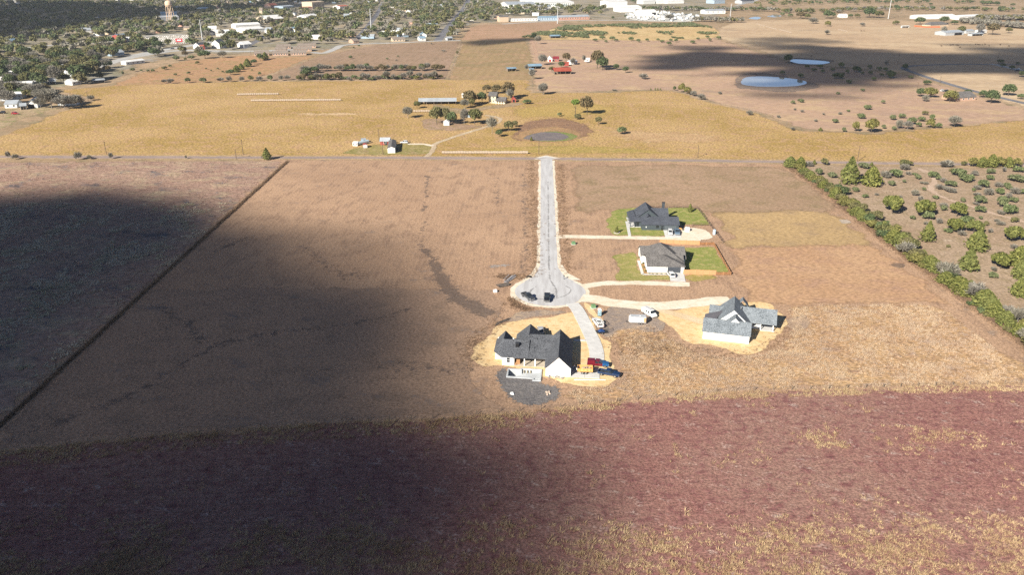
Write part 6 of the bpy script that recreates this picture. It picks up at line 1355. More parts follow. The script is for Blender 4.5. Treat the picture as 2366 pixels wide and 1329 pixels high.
# town landmarks
for a, b, d, h, r, wl, rf, lb, kw in (((500, 84), (531, 83), 26, 5, 3, W_WMET, WM, 'white metal hall with bright roof near the slim pole', {}), ((482, 74), (501, 73.5), 20, 5, 3, W_WMET, WM, 'white gabled hall beyond the bright hall', {}), ((568, 76), (612, 73), 30, 5, 2, W_WMET, WM, 'long white hall with grey yard in town', {}), ((545, 66), (602, 63), 20, 5, 2.5, W_WMET, WM, 'long low white hall behind the grey yard', {}), ((612, 77), (625, 77), 16, 5, 3, W_WMET, GALV, 'white grey-roofed shop at the end of the grey yard', {}),
    ((372, 48), (414, 46), 22, 6, 2, W_WMET, WM, 'white hall at the foot of the water tower', {}), ((372, 40), (410, 39), 30, 7, 2, W_BLUEW, R_BLUE, 'blue-roofed hall behind the water tower', {}), ((408, 27), (428, 26.5), 22, 7, 3, W_WMET, GALV, 'pale round-roofed hall beyond the water tower', {}), ((615, 53), (656, 50), 30, 6, 5, W_TAN, WM, 'cream-roofed church hall among the town trees', {}), ((682, 74), (704, 72), 16, 4, 3, W_WMET, R_BLUE, 'sky blue roofed house among the town trees', {}), ((708, 45), (736, 42), 20, 5, 3, W_WMET, WM, 'white-roofed hall in the middle of town', {}),
    ((722, 20), (750, 18), 30, 13, .6, W_TAN, W_TAN, 'cream flat-topped block in the town centre', {'wins': 9}), ((700, 8), (716, 7), 20, 16, 1, W_WMET, WM, 'tall white courthouse block in the town centre', {'wins': 6}), ((655, 24), (680, 22), 24, 8, 1, W_BLUEW, GALV, 'pale blue corner building in the town centre', {'wins': 5}), ((626, 22), (642, 21), 20, 9, 3, W_PINK, R_RED, 'pink building with red roof in the town centre', {'wins': 4}), ((612, 23), (626, 22.5), 14, 6, 1, W_TAN, W_TAN, 'long tan shopfront in the town centre', {}), ((700, 24), (722, 23), 16, 6, 1, W_BRICK, R_RED, 'brick shop row beside the cream block', {'wins': 6}),
    ((786, 24), (806, 22.5), 20, 8, 2, W_WMET, R_RED, 'white shop with orange-red roof in the town centre', {}), ((525, 26), (550, 25), 20, 7, 1, W_PINK, GALV, 'long pink shop row in the shade of town', {}), ((468, 28), (498, 26.5), 24, 7, 2, W_BLUEW, R_BLUE, 'blue-grey shop row in the shade of town', {}), ((582, 20), (594, 19.5), 16, 9, 1, W_PINK, W_TAN, 'orange pink building beyond the tree belt', {'wins': 4}),
    ((-60, 8), (74, 4), 40, 9, 3, W_WMET, GALV, 'long pale factory beyond the shaded oaks', {}), ((600, 36), (607, 36), 8, 10, 4, W_TAN, R_TAN, 'small tan tower house among the trees', {}), ((462, 113), (480, 111), 12, 4, 3, W_WMET, SH_SLATE, 'white-gabled dark-roofed shop beside the curve', {}), ((464, 114), (474, 113.5), 10, 4, 1, W_RED, R_RED, 'orange-red painted shop beside the curve', {}), ((508, 112), (522, 110), 12, 6, 4, W_WMET, SH_SLATE, 'tall white house with steep slate roof beside the field', {'wins': 3}),
    ((564, 110), (582, 108), 12, 4, 3, W_WMET, WM, 'white cottage with pale roof at the field edge', {'wins': 2}), ((970, 94), (984, 93.5), 12, 3.4, 2, W_WMET, R_BLUE, 'pale blue gabled cottage at the end of the straight street', {'wins': 1}), ((1034, 93), (1046, 92.5), 10, 3, 1.5, W_GALV, GALV, 'small grey carport house beside the straight street', {'openf': True}), ((908, 96), (936, 95), 12, 3.2, 2, W_TAN, R_TAN, 'long tan house with cars by the stubble field', {'wins': 4}), ((926, 86), (944, 85), 12, 3.2, 2, W_BLUEW, WM, 'white-roofed carport behind the long tan house', {}),
    ((817, 100), (830, 99), 12, 3.2, 2.5, W_BRICK, R_TAN, 'brick house with tan roof at the bend of the field road', {'wins': 1}), ((115, 196), (130, 195), 10, 3, 1.5, W_BLUEW, GALV, 'small car shed in the shade at the hay field corner', {'openf': True}), ((53, 200), (75, 199), 9, 3, 1, W_WMET, WM, 'low white trailer house under bare trees', {'wins': 3}), ((92, 197), (107, 196), 10, 3, 2, W_BLUEW, R_BLUE, 'blue-grey cottage behind the white trailer house', {'wins': 1}), ((168, 197), (188, 194), 10, 3, 2, W_WMET, WM, 'white cottage beside the large dark oak', {'wins': 2}),
    ((65, 250), (88, 249), 14, 3.4, 3, W_WMET, R_BLUE, 'white gabled garage with blue-grey roof by the bare trees', {'axis': 'v', 'door': (.35, 4, 2.6)}), ((134, 244), (176, 243), 12, 3.4, 2.4, W_WMET, R_GREEN, 'house with pale green metal roof among bare trees', {'wins': 2}), ((12, 250), (40, 249), 12, 3, 2, W_WMET, GALV, 'grey-roofed house in the corner yard', {'wins': 2}), ((48, 254), (62, 253), 8, 3, 1.4, W_GALV, GALV, 'small dark carport beside the white garage', {'openf': True}), ((216, 193), (243, 191), 7, 2.8, .8, W_GALV, GALV, 'dark open lean-to at the edge of the weedy field', {'openf': True}),
    ((217, 140), (236, 138), 10, 3, 2, W_WMET, WM, 'white cottage behind the green oak row', {}), ((258, 130), (288, 127), 12, 3.6, 2.4, W_BLUEW, GALV, 'grey-blue house behind the green oak row', {}), ((136, 163), (154, 161), 9, 3, 2, W_WMET, WM, 'white cottage beside the pale road', {}), ((292, 150), (335, 145), 9, 3, 1.2, W_WMET, WM, 'long white trailer house beside the pale road', {'wins': 4}), ((276, 89), (300, 86), 12, 3.4, 2.2, W_RED, R_BLUE, 'red house with blue roof beside the graveyard', {}), ((245, 96), (264, 94), 10, 3.2, 2, W_WMET, WM, 'white house at the end of the dark oak row', {}),
    ((28, 104), (50, 101), 14, 4, 3, W_BLUEW, R_BLUE, 'bright blue roofed house at the edge of the shaded woods', {}), ((192, 76), (212, 75), 14, 4, 3, W_WMET, GALV, 'grey-roofed house at the edge of the shaded woods', {}), ((305, 78), (326, 77), 12, 3.4, 2, W_TAN, WM, 'cream house with pale roof beyond the graveyard', {}), ((360, 76), (376, 75.5), 12, 3.4, 2, W_PINK, R_TAN, 'pinkish house beyond the graveyard', {})):
    ax = kw.pop('axis', 'u'); bldg(a, b, d, h, r, wl, rf, lb, 'house' if ('house' in lb or 'cottage' in lb) else 'building', 'house' if ('house' in lb or 'cottage' in lb) else 'building', ax, **kw)
for i, (a, b, d) in enumerate((((588, 129), (622, 128), 12), ((630, 129), (666, 128), 12), ((672, 128), (708, 127), 12), ((636, 120), (662, 119.5), 12), ((678, 119), (720, 118), 12), ((688, 111), (730, 110), 12), ((640, 113), (672, 112), 12))):
    bldg(a, b, d, 3, 2.2, W_BRICK, R_TAN, 'low brick block of flats with brown-grey shingle roof beside the weedy field', 'flats', 'building', 'u', wins=6, group='low brown-roofed blocks of flats')
suv((36, 264), 10, 'red car parked in the corner yard before the carport', P_RED); suv((5, 262), 190, 'dark car parked in the corner yard beside the red car', P_BLACK)
suv((10, 234), 5, 'white car parked by the bare trees beside the yard', P_WHITE); suv((398, 113), 190, 'dark car driving on the pale road past the graveyard', P_GREY)
T = thing('billboard', 'red and white billboard beside the graveyard road', 'sign', (*G(415, 102).xy, 0), R(10)); m = MB(); m.bar((-2, 0, 0), (-2, 0, 4), .2); m.build('post', TRIM_D, T); m = MB(); m.bar((2, 0, 0), (2, 0, 4), .2); m.build('post', TRIM_D, T)
m = MB(); m.box(-4, 4, -.15, .15, 3, 7); b_ = m.build('board', plain('sign_red', (.5, .03, .05), .6), T); m = MB(); m.box(-2.4, 2.4, -.18, -.152, 4.4, 5.8); m.build('panel', TRIM_W, b_)
# water tower
T = thing('water_tower', 'tan water tower with round tank on tall legs in town', 'water tower', (*G(396, 52).xy, 0)); TWR = plain('tower_tan', (.60, .44, .31), .7, var=.1)
m = MB(); m.lathe([(.01, 23), (3.2, 24.2), (5.2, 26), (5.6, 27.5), (5.6, 31), (5.0, 32.6), (3.0, 34.2), (.8, 34.9), (.01, 35)], 20); tk = m.build('tank', TWR, T, smooth=True)
m = MB(); m.lathe([(5.6, 27.4), (6.3, 27.4), (6.3, 27.7), (5.6, 27.7)], 20); m.build('catwalk', TWR, tk)
for k in range(8):
    a = k * math.pi / 4; m = MB(); m.bar((6.6 * math.cos(a), 6.6 * math.sin(a), 0), (5.2 * math.cos(a), 5.2 * math.sin(a), 27), .42, 7); m.build('leg', TWR, T)
m = MB(); m.bar((0, 0, 0), (0, 0, 24), .8, 10); m.build('riser', TWR, T)
for z in (8, 16):
    m = MB(); q = 6.6 - 1.4 * z / 27
    for k in range(8): a, b = k * math.pi / 4, (k + 1) * math.pi / 4; m.bar((q * math.cos(a), q * math.sin(a), z), (q * math.cos(b), q * math.sin(b), z), .16, 5)
    m.build('brace_ring', TWR, T)
# poles
STP = plain('pole_steel', (.55, .56, .56), .5, .3); WDP = plain('pole_wood', (.12, .085, .06), .9, var=.2)
def mono(px, top, label):
    A = G(*px); s_ = (px[1] + 109) * .922 / 105; h = (px[1] - top) / s_
    T = thing('transmission_pole', label, 'pole', (A.x, A.y, 0)); m = MB(); m.bar((0, 0, 0), (0, 0, h), .75, 10, .35); m.build('shaft', STP, T)
    for z in (h - 1, h - 4, h - 7): m = MB(); m.bar((0, 0, z), (2.2, 0, z + .4), .12, 5); m.build('arm', STP, T)
for px, tp, lb in (((468, 94), 47, 'slim steel transmission pole beside the bright white hall'), ((858, 74), 22, 'slim steel transmission pole rising from the oak belt in town'), ((1288, 54), 17, 'slim steel transmission pole before the motel'), ((1686, 48), 10, 'slim steel transmission pole at the bare hedge by the vehicle yard'), ((2052, 43), -12, 'tall steel transmission pole over the pale pasture')): mono(px, tp, lb)
def upole(px, top, where, group='wooden utility poles along the county road'):
    A = G(*px); s_ = (px[1] + 109) * .922 / 105; h = (px[1] - top) / s_
    T = thing('utility_pole', 'wooden utility pole ' + where, 'utility pole', (A.x, A.y, 0), R(90) if px[1] > 300 else 0, group); m = MB(); m.bar((0, 0, 0), (0, 0, h), .19, 7, .13); m.build('shaft', WDP, T); m = MB(); m.box(-1.1, 1.1, -.06, .06, h - .6, h - .45); m.build('crossarm', WDP, T)
for px, tp in (((246, 356), 326), ((562, 357), 322), ((546, 367), 344), ((885, 356), 326), ((876, 326), 297), ((1245, 357), 325), ((1612, 364), 335), ((1981, 373), 335), ((2362, 382), 336)): upole(px, tp, 'along the county road')
for px, tp in (((204, 233), 212), ((2074, 149), 121), ((2052, 149), 137), ((2152, 190), 178), ((2172, 190), 176), ((2305, 140), 121), ((2118, 212), 190)): upole(px, tp, 'beside a far pasture or side road', 'wooden utility poles of the far roads')
for px, tp in (((825, 106), 96), ((902, 106), 96), ((986, 104), 95), ((1056, 103), 94), ((580, 127), 118), ((620, 122), 115)): upole(px, tp, 'along the stubble field road', 'wooden utility poles of the field road')

# hay bales in rows
BALE = plain('hay', (.36, .29, .225), .95, var=.25, scale=4); bm_ = MB(); bm_.bar((-.72, 0, .78), (.72, 0, .78), .78, 14); bme = bm_.mesh('hay_bale'); bme.materials.append(BALE)
def bales(a, b, where, pitch=1.5):
    A, B = G(*a), G(*b); n = int((B - A).length / pitch); rot = math.atan2(B.y - A.y, B.x - A.x)
    for k in range(n):
        p = A.lerp(B, (k + .5) / n); o = link('hay_bale', bme, None, None, (p.x, p.y + random.uniform(-.08, .08), .02), rot); o.scale = (1, random.uniform(.93, 1.05), random.uniform(.92, 1.05)); tag(o, 'round hay bale in the row ' + where, 'hay bale', 'hay bales ' + where)
bales((1021, 355), (1220, 355), 'along the county road fence'); bales((548, 220), (644, 218.5), 'short row on the golden hay field', 1.55); bales((580, 234), (788, 232.5), 'long row on the golden hay field', 1.55); bales((955, 259), (1000, 258.5), 'in front of the long barn', 1.6)
for a, b, w in (((1748, 56), (1766, 60), 'first row on the far tan pasture'), ((1770, 62), (1794, 68), 'middle row on the far tan pasture'), ((1800, 69), (1828, 76), 'last row on the far tan pasture'), ((1936, 69), (1958, 73), 'short row on the pale pasture')): bales(a, b, w, 3.0)

# cattle: one body, many animals
def animal():
    V = [(-.85, 0, 1.15), (-.2, 0, 1.12), (.55, 0, 1.18), (.95, 0, 1.35), (1.25, 0, 1.25), (1.55, 0, 1.05),
         (-.8, .25, .95), (-.72, .27, .55), (-.85, .27, .3), (-.8, .27, .03), (-.8, -.25, .95), (-.72, -.27, .55), (-.85, -.27, .3), (-.8, -.27, .03), (.55, .25, .85), (.58, .26, .42), (.58, .26, .03), (.55, -.25, .85), (.58, -.26, .42), (.58, -.26, .03), (-1.1, 0, 1.2), (-1.2, 0, .6)]
    Eg = [(0, 1), (1, 2), (2, 3), (3, 4), (4, 5), (0, 6), (6, 7), (7, 8), (8, 9), (0, 10), (10, 11), (11, 12), (12, 13), (2, 14), (14, 15), (15, 16), (2, 17), (17, 18), (18, 19), (0, 20), (20, 21)]
    rad = [.34, .38, .36, .22, .15, .1, .17, .09, .07, .07, .17, .09, .07, .07, .15, .08, .07, .15, .08, .07, .05, .03]
    me = bpy.data.meshes.new('cow'); me.from_pydata(V, Eg, []); o = link('cow', me); o.modifiers.new('skin', 'SKIN')
    sv = me.skin_vertices[0].data
    for s_, r_ in zip(sv, rad): s_.radius = (r_, r_)
    sv[0].use_root = True
    o.modifiers.new('sub', 'SUBSURF').render_levels = 1; dg = bpy.context.evaluated_depsgraph_get(); dg.update()
    nm = bpy.data.meshes.new_from_object(o.evaluated_get(dg)); bpy.data.objects.remove(o); nm.materials.clear(); return nm
cow_me = animal(); cow_me.materials.append(plain('dark_hide', (.05, .025, .016), .8, var=.4))
for x, y in ((1874, 131), (2175, 107), (2196, 105), (2201, 104.5), (2210, 105), (2213, 105.5), (2218, 110), (2254, 103), (2259, 103.5), (2263, 104), (2269, 104), (2275, 103), (2285, 106), (2311, 104), (2331, 107), (1990, 72), (1996, 72)):
    p = G(x, y); o = link('cow', cow_me, None, None, (p.x, p.y, .02), random.random() * 6.28); tag(o, 'dark brown cow grazing in the pale pasture', 'cow', 'cattle in the pale pasture')

# parked vehicles, one shared little mesh per kind
def mini(mat, L, w, h, kind):
    m = MB(); z = h * (.55 if kind != 'box' else 1)
    m.box(-L / 2, L / 2, -w / 2, w / 2, .3, z, 0)
    if kind == 'car': m.hexa([(-L * .42, -w * .45, z), (L * .22, -w * .45, z), (L * .22, w * .45, z), (-L * .42, w * .45, z), (-L * .3, -w * .38, h), (L * .05, -w * .38, h), (L * .05, w * .38, h), (-L * .3, w * .38, h)], 1)
    for x in (-L * .3, L * .3):
        for s_ in (-1, 1): m.bar((x, s_ * w * .5 - s_ * .22, .34), (x, s_ * w * .5 + s_ * .02, .34), .34, 8, m=2)
    me = m.mesh('vehicle'); [me.materials.append(q) for q in (mat, GLASS, TYRE)]; return me
MINI = [mini(P_WHITE, 4.8, 1.9, 1.7, 'car'), mini(P_WHITE, 7.5, 2.4, 2.9, 'box'), mini(P_STEEL, 4.8, 1.9, 1.6, 'car'), mini(P_SILVER, 4.8, 1.9, 1.6, 'car'), mini(P_RED, 4.7, 1.9, 1.6, 'car'), mini(P_BLACK, 5.2, 2.0, 1.8, 'car')]
yard_poly = np.array([G(*p).xy for p in ((1444, 30), (1530, 27), (1600, 34), (1640, 44), (1580, 50), (1480, 48), (1446, 42))]); lo, hi = yard_poly.min(0), yard_poly.max(0); nv = 0
sheet('vehicle_yard', [Vector((*q, 0)) for q in yard_poly], plain('yard_gravel', S(222, 214, 200), .95, var=.12, scale=.05), 6)
for yy in np.arange(lo[1], hi[1], 13.0):
    for xx in np.arange(lo[0], hi[0], 5.2):
        if nv < 240 and random.random() < .62 and inside(np.array([[xx, yy]]), yard_poly)[0]:
            me = random.choice([MINI[0], MINI[1], MINI[1], MINI[2], MINI[3], MINI[0]]); o = link('parked_vehicle', me, None, None, (xx + random.uniform(-.6, .6), yy + random.uniform(-2, 2), .05), R(90) + random.uniform(-.15, .15)); nv += 1
            kd = {0: 'white car', 1: 'white box truck', 2: 'blue car', 3: 'silver car'}[MINI.index(me)]; tag(o, f'{kd} parked in the rows of the crowded vehicle yard', 'vehicle', f'{kd}s in the vehicle yard')

# ------------------------------------------------------------------ town houses and trees
road_pts = [(np.array([G(*p).xy for p in px]), w) for px, w, _ in town_roads]
def near_road(x, y, pad):
    for P, w in road_pts:
        for a, b in zip(P, P[1:]):
            d = b - a; t = max(0, min(1, ((x - a[0]) * d[0] + (y - a[1]) * d[1]) / (d @ d)))
            if math.hypot(x - a[0] - t * d[0], y - a[1] - t * d[1]) < w / 2 + pad: return True
    return False
town = np.array([G(*p).xy for p in ((-120, 262), (0, 232), (60, 205), (130, 195), (180, 186), (270, 150), (300, 138), (420, 126), (560, 114), (580, 102), (735, 103), (790, 104), (860, 92), (1005, 88), (1055, 88), (1062, 74), (1100, 52), (1240, 36), (1390, 34), (1400, 22), (1340, 19), (1160, 14), (1090, -2), (1000, -22), (-300, -26), (-400, 60))])
NOGO = [np.array([G(*p).xy for p in q]) for q in (((325, 104), (330, 82), (440, 79), (438, 101)), ((580, 130), (580, 104), (735, 106), (715, 130)), ((490, 86), (490, 66), (625, 60), (632, 80), (560, 84)), ((1150, 52), (1150, 36), (1375, 36), (1370, 48)), ((60, 118), (250, 96), (258, 90), (300, 84), (300, 80), (240, 88), (60, 104)), ((160, 8), (190, 3), (330, 3), (330, 7)), ((55, 256), (55, 246), (95, 246), (95, 256)), ((610, 27), (610, 10), (810, 8), (810, 26)), ((366, 50), (366, 32), (420, 32), (420, 50)))]
BLD = [(o.location.x, o.location.y) for o in COL.objects if o.parent is None and o.type == 'EMPTY' and o.get('category') in ('building', 'house') and o.location.y > 500]
lo, hi = town.min(0), town.max(0)
def ok(x, y, pad):
    q = np.array([[x, y]]); return inside(q, town)[0] and not any(inside(q, g)[0] for g in NOGO) and not near_road(x, y, pad)
HW = [(W_WMET, WM), (W_WMET, SH_BROWN), (W_TAN, R_TAN), (W_BRICK, SH_BROWN), (W_BLUEW, GALV), (W_WMET, GALV), (W_TAN, WM), (W_WMET, WM), (W_PINK, R_TAN), (W_WMET, R_BLUE)]
protos = []
for i, (wl, rf) in enumerate(HW):
    mw = MB(); L_, D_ = random.uniform(11, 18), random.uniform(8, 11); gable_wall(mw, 0, L_, 0, D_, 0, 3.1, 5.4, 'u')
    a = mw.mesh('wall'); a.materials.append(wl); T = thing('tmp', '', '', (0, 0, 0)); r_ = gable_roof(T, 0, L_, 0, D_, 3.1, 5.4, 'u', rf); protos.append((a, r_.data)); bpy.data.objects.remove(r_); bpy.data.objects.remove(T)
HLAB = ['white house with white metal roof', 'white house with brown-grey roof', 'tan house with tan roof', 'brick house with brown-grey roof', 'pale blue house with grey metal roof', 'white house with grey metal roof', 'tan house with white roof', 'white long house with white roof', 'pink brick house with tan roof', 'white house with blue roof']
taken = []; tries = 0
while len(taken) < 298 and tries < 9000:
    tries += 1; x, y = random.uniform(lo[0], hi[0]), lo[1] + (hi[1] - lo[1]) * random.random() ** 1.1
    if not ok(x, y, 9) or any(math.hypot(x - a, y - b) < 21 for a, b in taken) or any(math.hypot(x - a, y - b) < 22 for a, b in BLD): continue
    taken.append((x, y)); k = random.randrange(len(protos)); T = thing('town_house', HLAB[k] + ' among the town trees', 'house', (x, y, .03), R(random.choice((4, 94, 184, 274)) + random.uniform(-8, 8)), HLAB[k] + 's among the town trees')
    link('wall', protos[k][0], None, T); link('roof', protos[k][1], None, T)
tk = np.array(taken)
cand = []
grid = set()
for _ in range(26000):
    x, y = random.uniform(lo[0], hi[0]), random.uniform(lo[1], hi[1]); c = (int(x // 8), int(y // 8))
    if c in grid or not inside(np.array([[x, y]]), town)[0]: continue
    dens = .70 + .5 * mnoise.noise(Vector((x / 130, y / 130, 3)))
    if random.random() > dens or not ok(x, y, 2.5) or (np.hypot(tk[:, 0] - x - 0, tk[:, 1] - y) < 11).any(): continue
    grid.add(c); cand.append((x, y))
cand.sort(key=lambda q: q[1]); TK = ['oak', 'olive', 'oak', 'oak', 'olive', 'olive', 'greyoak', 'oak', 'olive', 'brown']
def tkind(x, y):
    v = mnoise.noise(Vector((x / 60, y / 60, 9))); i = int((v * .5 + .5) * 7 + random.random() * 3.2); return TK[min(len(TK) - 1, max(0, i))]
for x, y in cand[:165]:
    k = tkind(x, y); plant(k, Vector((x, y, 0)), random.uniform(10, 17), random.uniform(7, 11), 'on the near side of the town')
# the rest of the town trees read as one mass
def wood(name, pts, label, nq, leaf, size, mats_by):
    for key in sorted(set(k for *_, k in pts)):
        Cs, As, Bs, Ts = [], [], [], []
        for x, y, s_, k in pts:
            if k != key: continue
            r = np.random.default_rng(int(abs(x * 13 + y * 7)) + 1); C, D = crown_pts('dome' if size > 5 else 'spread', nq, r); sx = s_ * r.uniform(.8, 1.2)
            C = C * np.array([sx, sx, size * r.uniform(.75, 1.25)]) + np.array([x, y, 0]); X = r.normal(size=(nq, 3)); N = D + .7 * X; N /= np.linalg.norm(N, axis=1)[:, None]
            A = np.cross(N, r.normal(size=(nq, 3))); A /= np.linalg.norm(A, axis=1)[:, None]; B = np.cross(N, A); q = leaf * r.uniform(.6, 1.3, nq)[:, None]
            Cs.append(C); As.append(A * q); Bs.append(B * q * .85); Ts.append(np.clip(r.random(nq) * .7 + r.random() * .3, 0, 1))
        me = quads_mesh(name, np.vstack(Cs), np.vstack(As), np.vstack(Bs), np.concatenate(Ts), [LM[mats_by[key]]])
        tag(link(name, me), label.format(ADJ[key]), 'trees' if size > 5 else 'scrub', kind='stuff')
rest = [(x, y, random.uniform(4.6, 7.6), tkind(x, y)) for x, y in cand[165:]]
wood('town_trees', rest, '{} mass filling the town beyond the nearer trees', 80, 1.15, 9.0, {'oak': 'oak', 'olive': 'olive', 'greyoak': 'grey', 'bare': 'grey', 'brown': 'brown'})
# far tree lines and scrub
far = []
def line(px, n, j, keys, s0):
    c = densify([G(*p) for p in px], 4, False)
    for k in range(n): p = c[min(len(c) - 1, int(len(c) * k / n))]; far.append((p.x + random.uniform(-j, j), p.y + random.uniform(-j, j), s0 * random.uniform(.7, 1.3), random.choice(keys)))
line([(1500, 22), (1560, 24), (1640, 24), (1720, 24), (1790, 26)], 90, 14, ['oak', 'olive', 'greyoak'], 6); line([(1800, 30), (1900, 27), (2000, 24), (2120, 22), (2366, 26)], 110, 26, ['oak', 'olive', 'greyoak', 'olive'], 5.5)
line([(2280, 44), (2320, 45), (2400, 46)], 90, 20, ['greyoak', 'olive', 'greyoak'], 5.5); line([(2230, 52), (2300, 58), (2400, 66)], 130, 22, ['greyoak', 'bare'], 5); line([(1760, 14), (1850, 10), (2000, 6), (2300, 8)], 50, 40, ['oak', 'olive'], 6)
line([(1610, 49), (1660, 51), (1715, 51)], 40, 5, ['greyoak', 'bare', 'olive'], 4.5); line([(1800, 4), (2000, 1), (2200, -4), (2400, -4)], 90, 60, ['oak', 'olive', 'oak'], 8); line([(-200, -24), (300, -22), (800, -26), (1400, -24), (2300, -26)], 300, 90, ['oak', 'olive', 'greyoak'], 10); line([(1420, 6), (1500, 0), (1700, -6)], 50, 40, ['oak', 'olive'], 7)
wood('tree_line', far, '{} lines on the far pastures', 70, 1.1, 7.0, {'oak': 'oak', 'olive': 'olive', 'greyoak': 'grey', 'bare': 'grey'})
for x, y, w, h, k in ((1912, 42, 24, 18, 'oak'), (1866, 43, 14, 12, 'olive'), (1850, 42, 26, 14, 'brown'), (1925, 39, 12, 10, 'oak'), (2008, 40, 30, 22, 'oak'), (2030, 41, 26, 16, 'olive'), (1965, 41, 12, 9, 'oak'), (1980, 41, 14, 10, 'olive'), (1912, 60, 16, 12, 'gold'), (1992, 60, 12, 8, 'gbush'), (2070, 57, 18, 10, 'bush'), (1910, 80, 16, 11, 'gbush'), (1878, 54, 22, 13, 'gbush'), (2125, 56, 26, 16, 'oak'), (2180, 54, 26, 16, 'oak'), (2205, 57, 18, 10, 'oak'),
                  (2221, 76, 20, 16, 'olive'), (2180, 80, 14, 18, 'greyoak'), (2262, 78, 24, 22, 'greyoak'), (2292, 80, 30, 26, 'brown'), (2330, 76, 16, 13, 'olive'), (1846, 31, 14, 10, 'oak'), (1826, 38, 14, 7, 'mesq'), (1808, 36, 12, 8, 'mesq'), (1548, 46, 26, 13, 'greyoak'), (1416, 44, 8, 7, 'oak'), (1445, 40, 8, 6, 'oak'), (2070, 22, 14, 11, 'oak'), (2280, 12, 28, 10, 'oak'), (2302, 12, 16, 9, 'oak'), (2340, 13, 12, 6, 'oak'), (2150, 12, 10, 6, 'oak')): ppx(k, x, y, w, h, 'on the far pastures')
scr = []
sp = np.array([G(*p).xy for p in ((1205, 87), (1250, 74), (1310, 60), (1480, 56), (1600, 54), (1650, 66), (1655, 84), (1560, 92), (1420, 92), (1300, 84))]); l2, h2 = sp.min(0), sp.max(0)
for _ in range(5200):
    x, y = random.uniform(l2[0], h2[0]), random.uniform(l2[1], h2[1])
    if not inside(np.array([[x, y]]), sp)[0]: continue
    py = 664.5 + F * math.tan(math.atan2(HC, y) - PITCH); dd = .5 * mnoise.noise(Vector((x / 34, y / 34, 2))) + .25 * (py < 63) - .12 * (66 < py < 74) + .25 * (x < 105) + .08 * (74 < py < 80)
    if dd > .13 + random.random() * .12: scr.append((x, y, random.uniform(1.8, 3.2), 'mesq'))
scr.sort(key=lambda q: q[1])
for x, y, s_, k in scr[:120]: plant('mesq', Vector((x, y, 0)), s_ * 2, random.uniform(1.6, 2.6), 'on the scrub hill')
wood('scrub', scr[120:], '{}s crowding the back of the scrub hill', 60, .5, 2.6, {'mesq': 'mesq'})
for x, y in ((1375, 95), (1392, 90), (1415, 92), (1423, 95), (1458, 94), (1475, 97), (1495, 95), (1520, 94), (1530, 98), (1550, 95), (1562, 97), (1400, 98), (1545, 104), (1600, 100), (1640, 96), (1612, 92), (1660, 90), (1634, 88)): ppx('mesq', x, y, random.uniform(9, 17), random.uniform(6, 9), 'at the foot of the scrub hill')
# bare left corner
for x, y, w, h, k in ((20, 240, 40, 30, 'bare'), (75, 222, 40, 26, 'bare'), (100, 236, 44, 30, 'greyoak'), (120, 250, 50, 44, 'greyoak'), (150, 252, 46, 30, 'bare'), (95, 250, 30, 24, 'bare'), (178, 250, 40, 30, 'greyoak'), (35, 215, 40, 26, 'bare'), (8, 222, 30, 22, 'bare'), (62, 196, 30, 30, 'olive'), (186, 190, 56, 40, 'oak'), (200, 185, 46, 40, 'olive'), (232, 184, 22, 18, 'olive'), (130, 194, 34, 40, 'greyoak'), (8, 190, 34, 40, 'oak'), (224, 172, 26, 20, 'brown'), (248, 165, 22, 14, 'brown'), (105, 215, 30, 20, 'brown'), (210, 232, 20, 12, 'gbush')): ppx(k, x, y, w, h, 'around the corner yard')
for k in range(46):
    t = k / 45; x = 130 + 235 * t; y = 140 - 34 * t + random.uniform(-3, 6); ppx(random.choice(['oak', 'oak', 'olive', 'oak']), x, y, random.uniform(18, 30), random.uniform(13, 20), 'in the dark oak row beside the railway')
for k in range(44): ppx(random.choice(['bare', 'greyoak', 'olive', 'oak', 'greyoak']), random.uniform(-10, 130), random.uniform(150, 232) * 1.0, random.uniform(22, 36), random.uniform(16, 26), 'around the corner yard') if True else None
for k, (x, y) in enumerate(((20, 176), (62, 170), (96, 164), (14, 152), (52, 148), (100, 146), (30, 228), (150, 176))):
    bldg((x, y), (x + random.uniform(16, 22), y - .6), 9, 3, 1.8, *random.choice(((W_WMET, WM), (W_TAN, WM), (W_BLUEW, GALV))), 'pale cottage half hidden by bare trees near the corner yard', 'house', 'house', 'u', wins=2, group='pale cottages under the bare trees')
# graveyard
gm = MB()
gy = np.array([G(*p).xy for p in ((332, 102), (336, 84), (436, 81), (430, 100))]); l3, h3 = gy.min(0), gy.max(0)
patch('graveyard_lawn', [(325, 104), (330, 82), (440, 79), (438, 101)], field('grave_ground', S(190, 176, 158), S(176, 164, 140), S(206, 196, 182), None, big=40, med=6, fine=2, contrast=.3), 5, 4, 1, smooth=False)
for yy in np.arange(l3[1], h3[1], 5.5):
    for xx in np.arange(l3[0], h3[0], 2.6):
        if random.random() < .6 and inside(np.array([[xx, yy]]), gy)[0]: w_ = random.uniform(.4, .9); gm.box(xx, xx + w_ * 1.6, yy, yy + .35, 0, random.uniform(.6, 1.4))
tag(gm.build('gravestones', plain('grave_stone', (.5, .49, .48), .8, var=.4, scale=.2)), 'pale gravestones crowded on the graveyard beside the curving road', 'gravestones', kind='stuff')
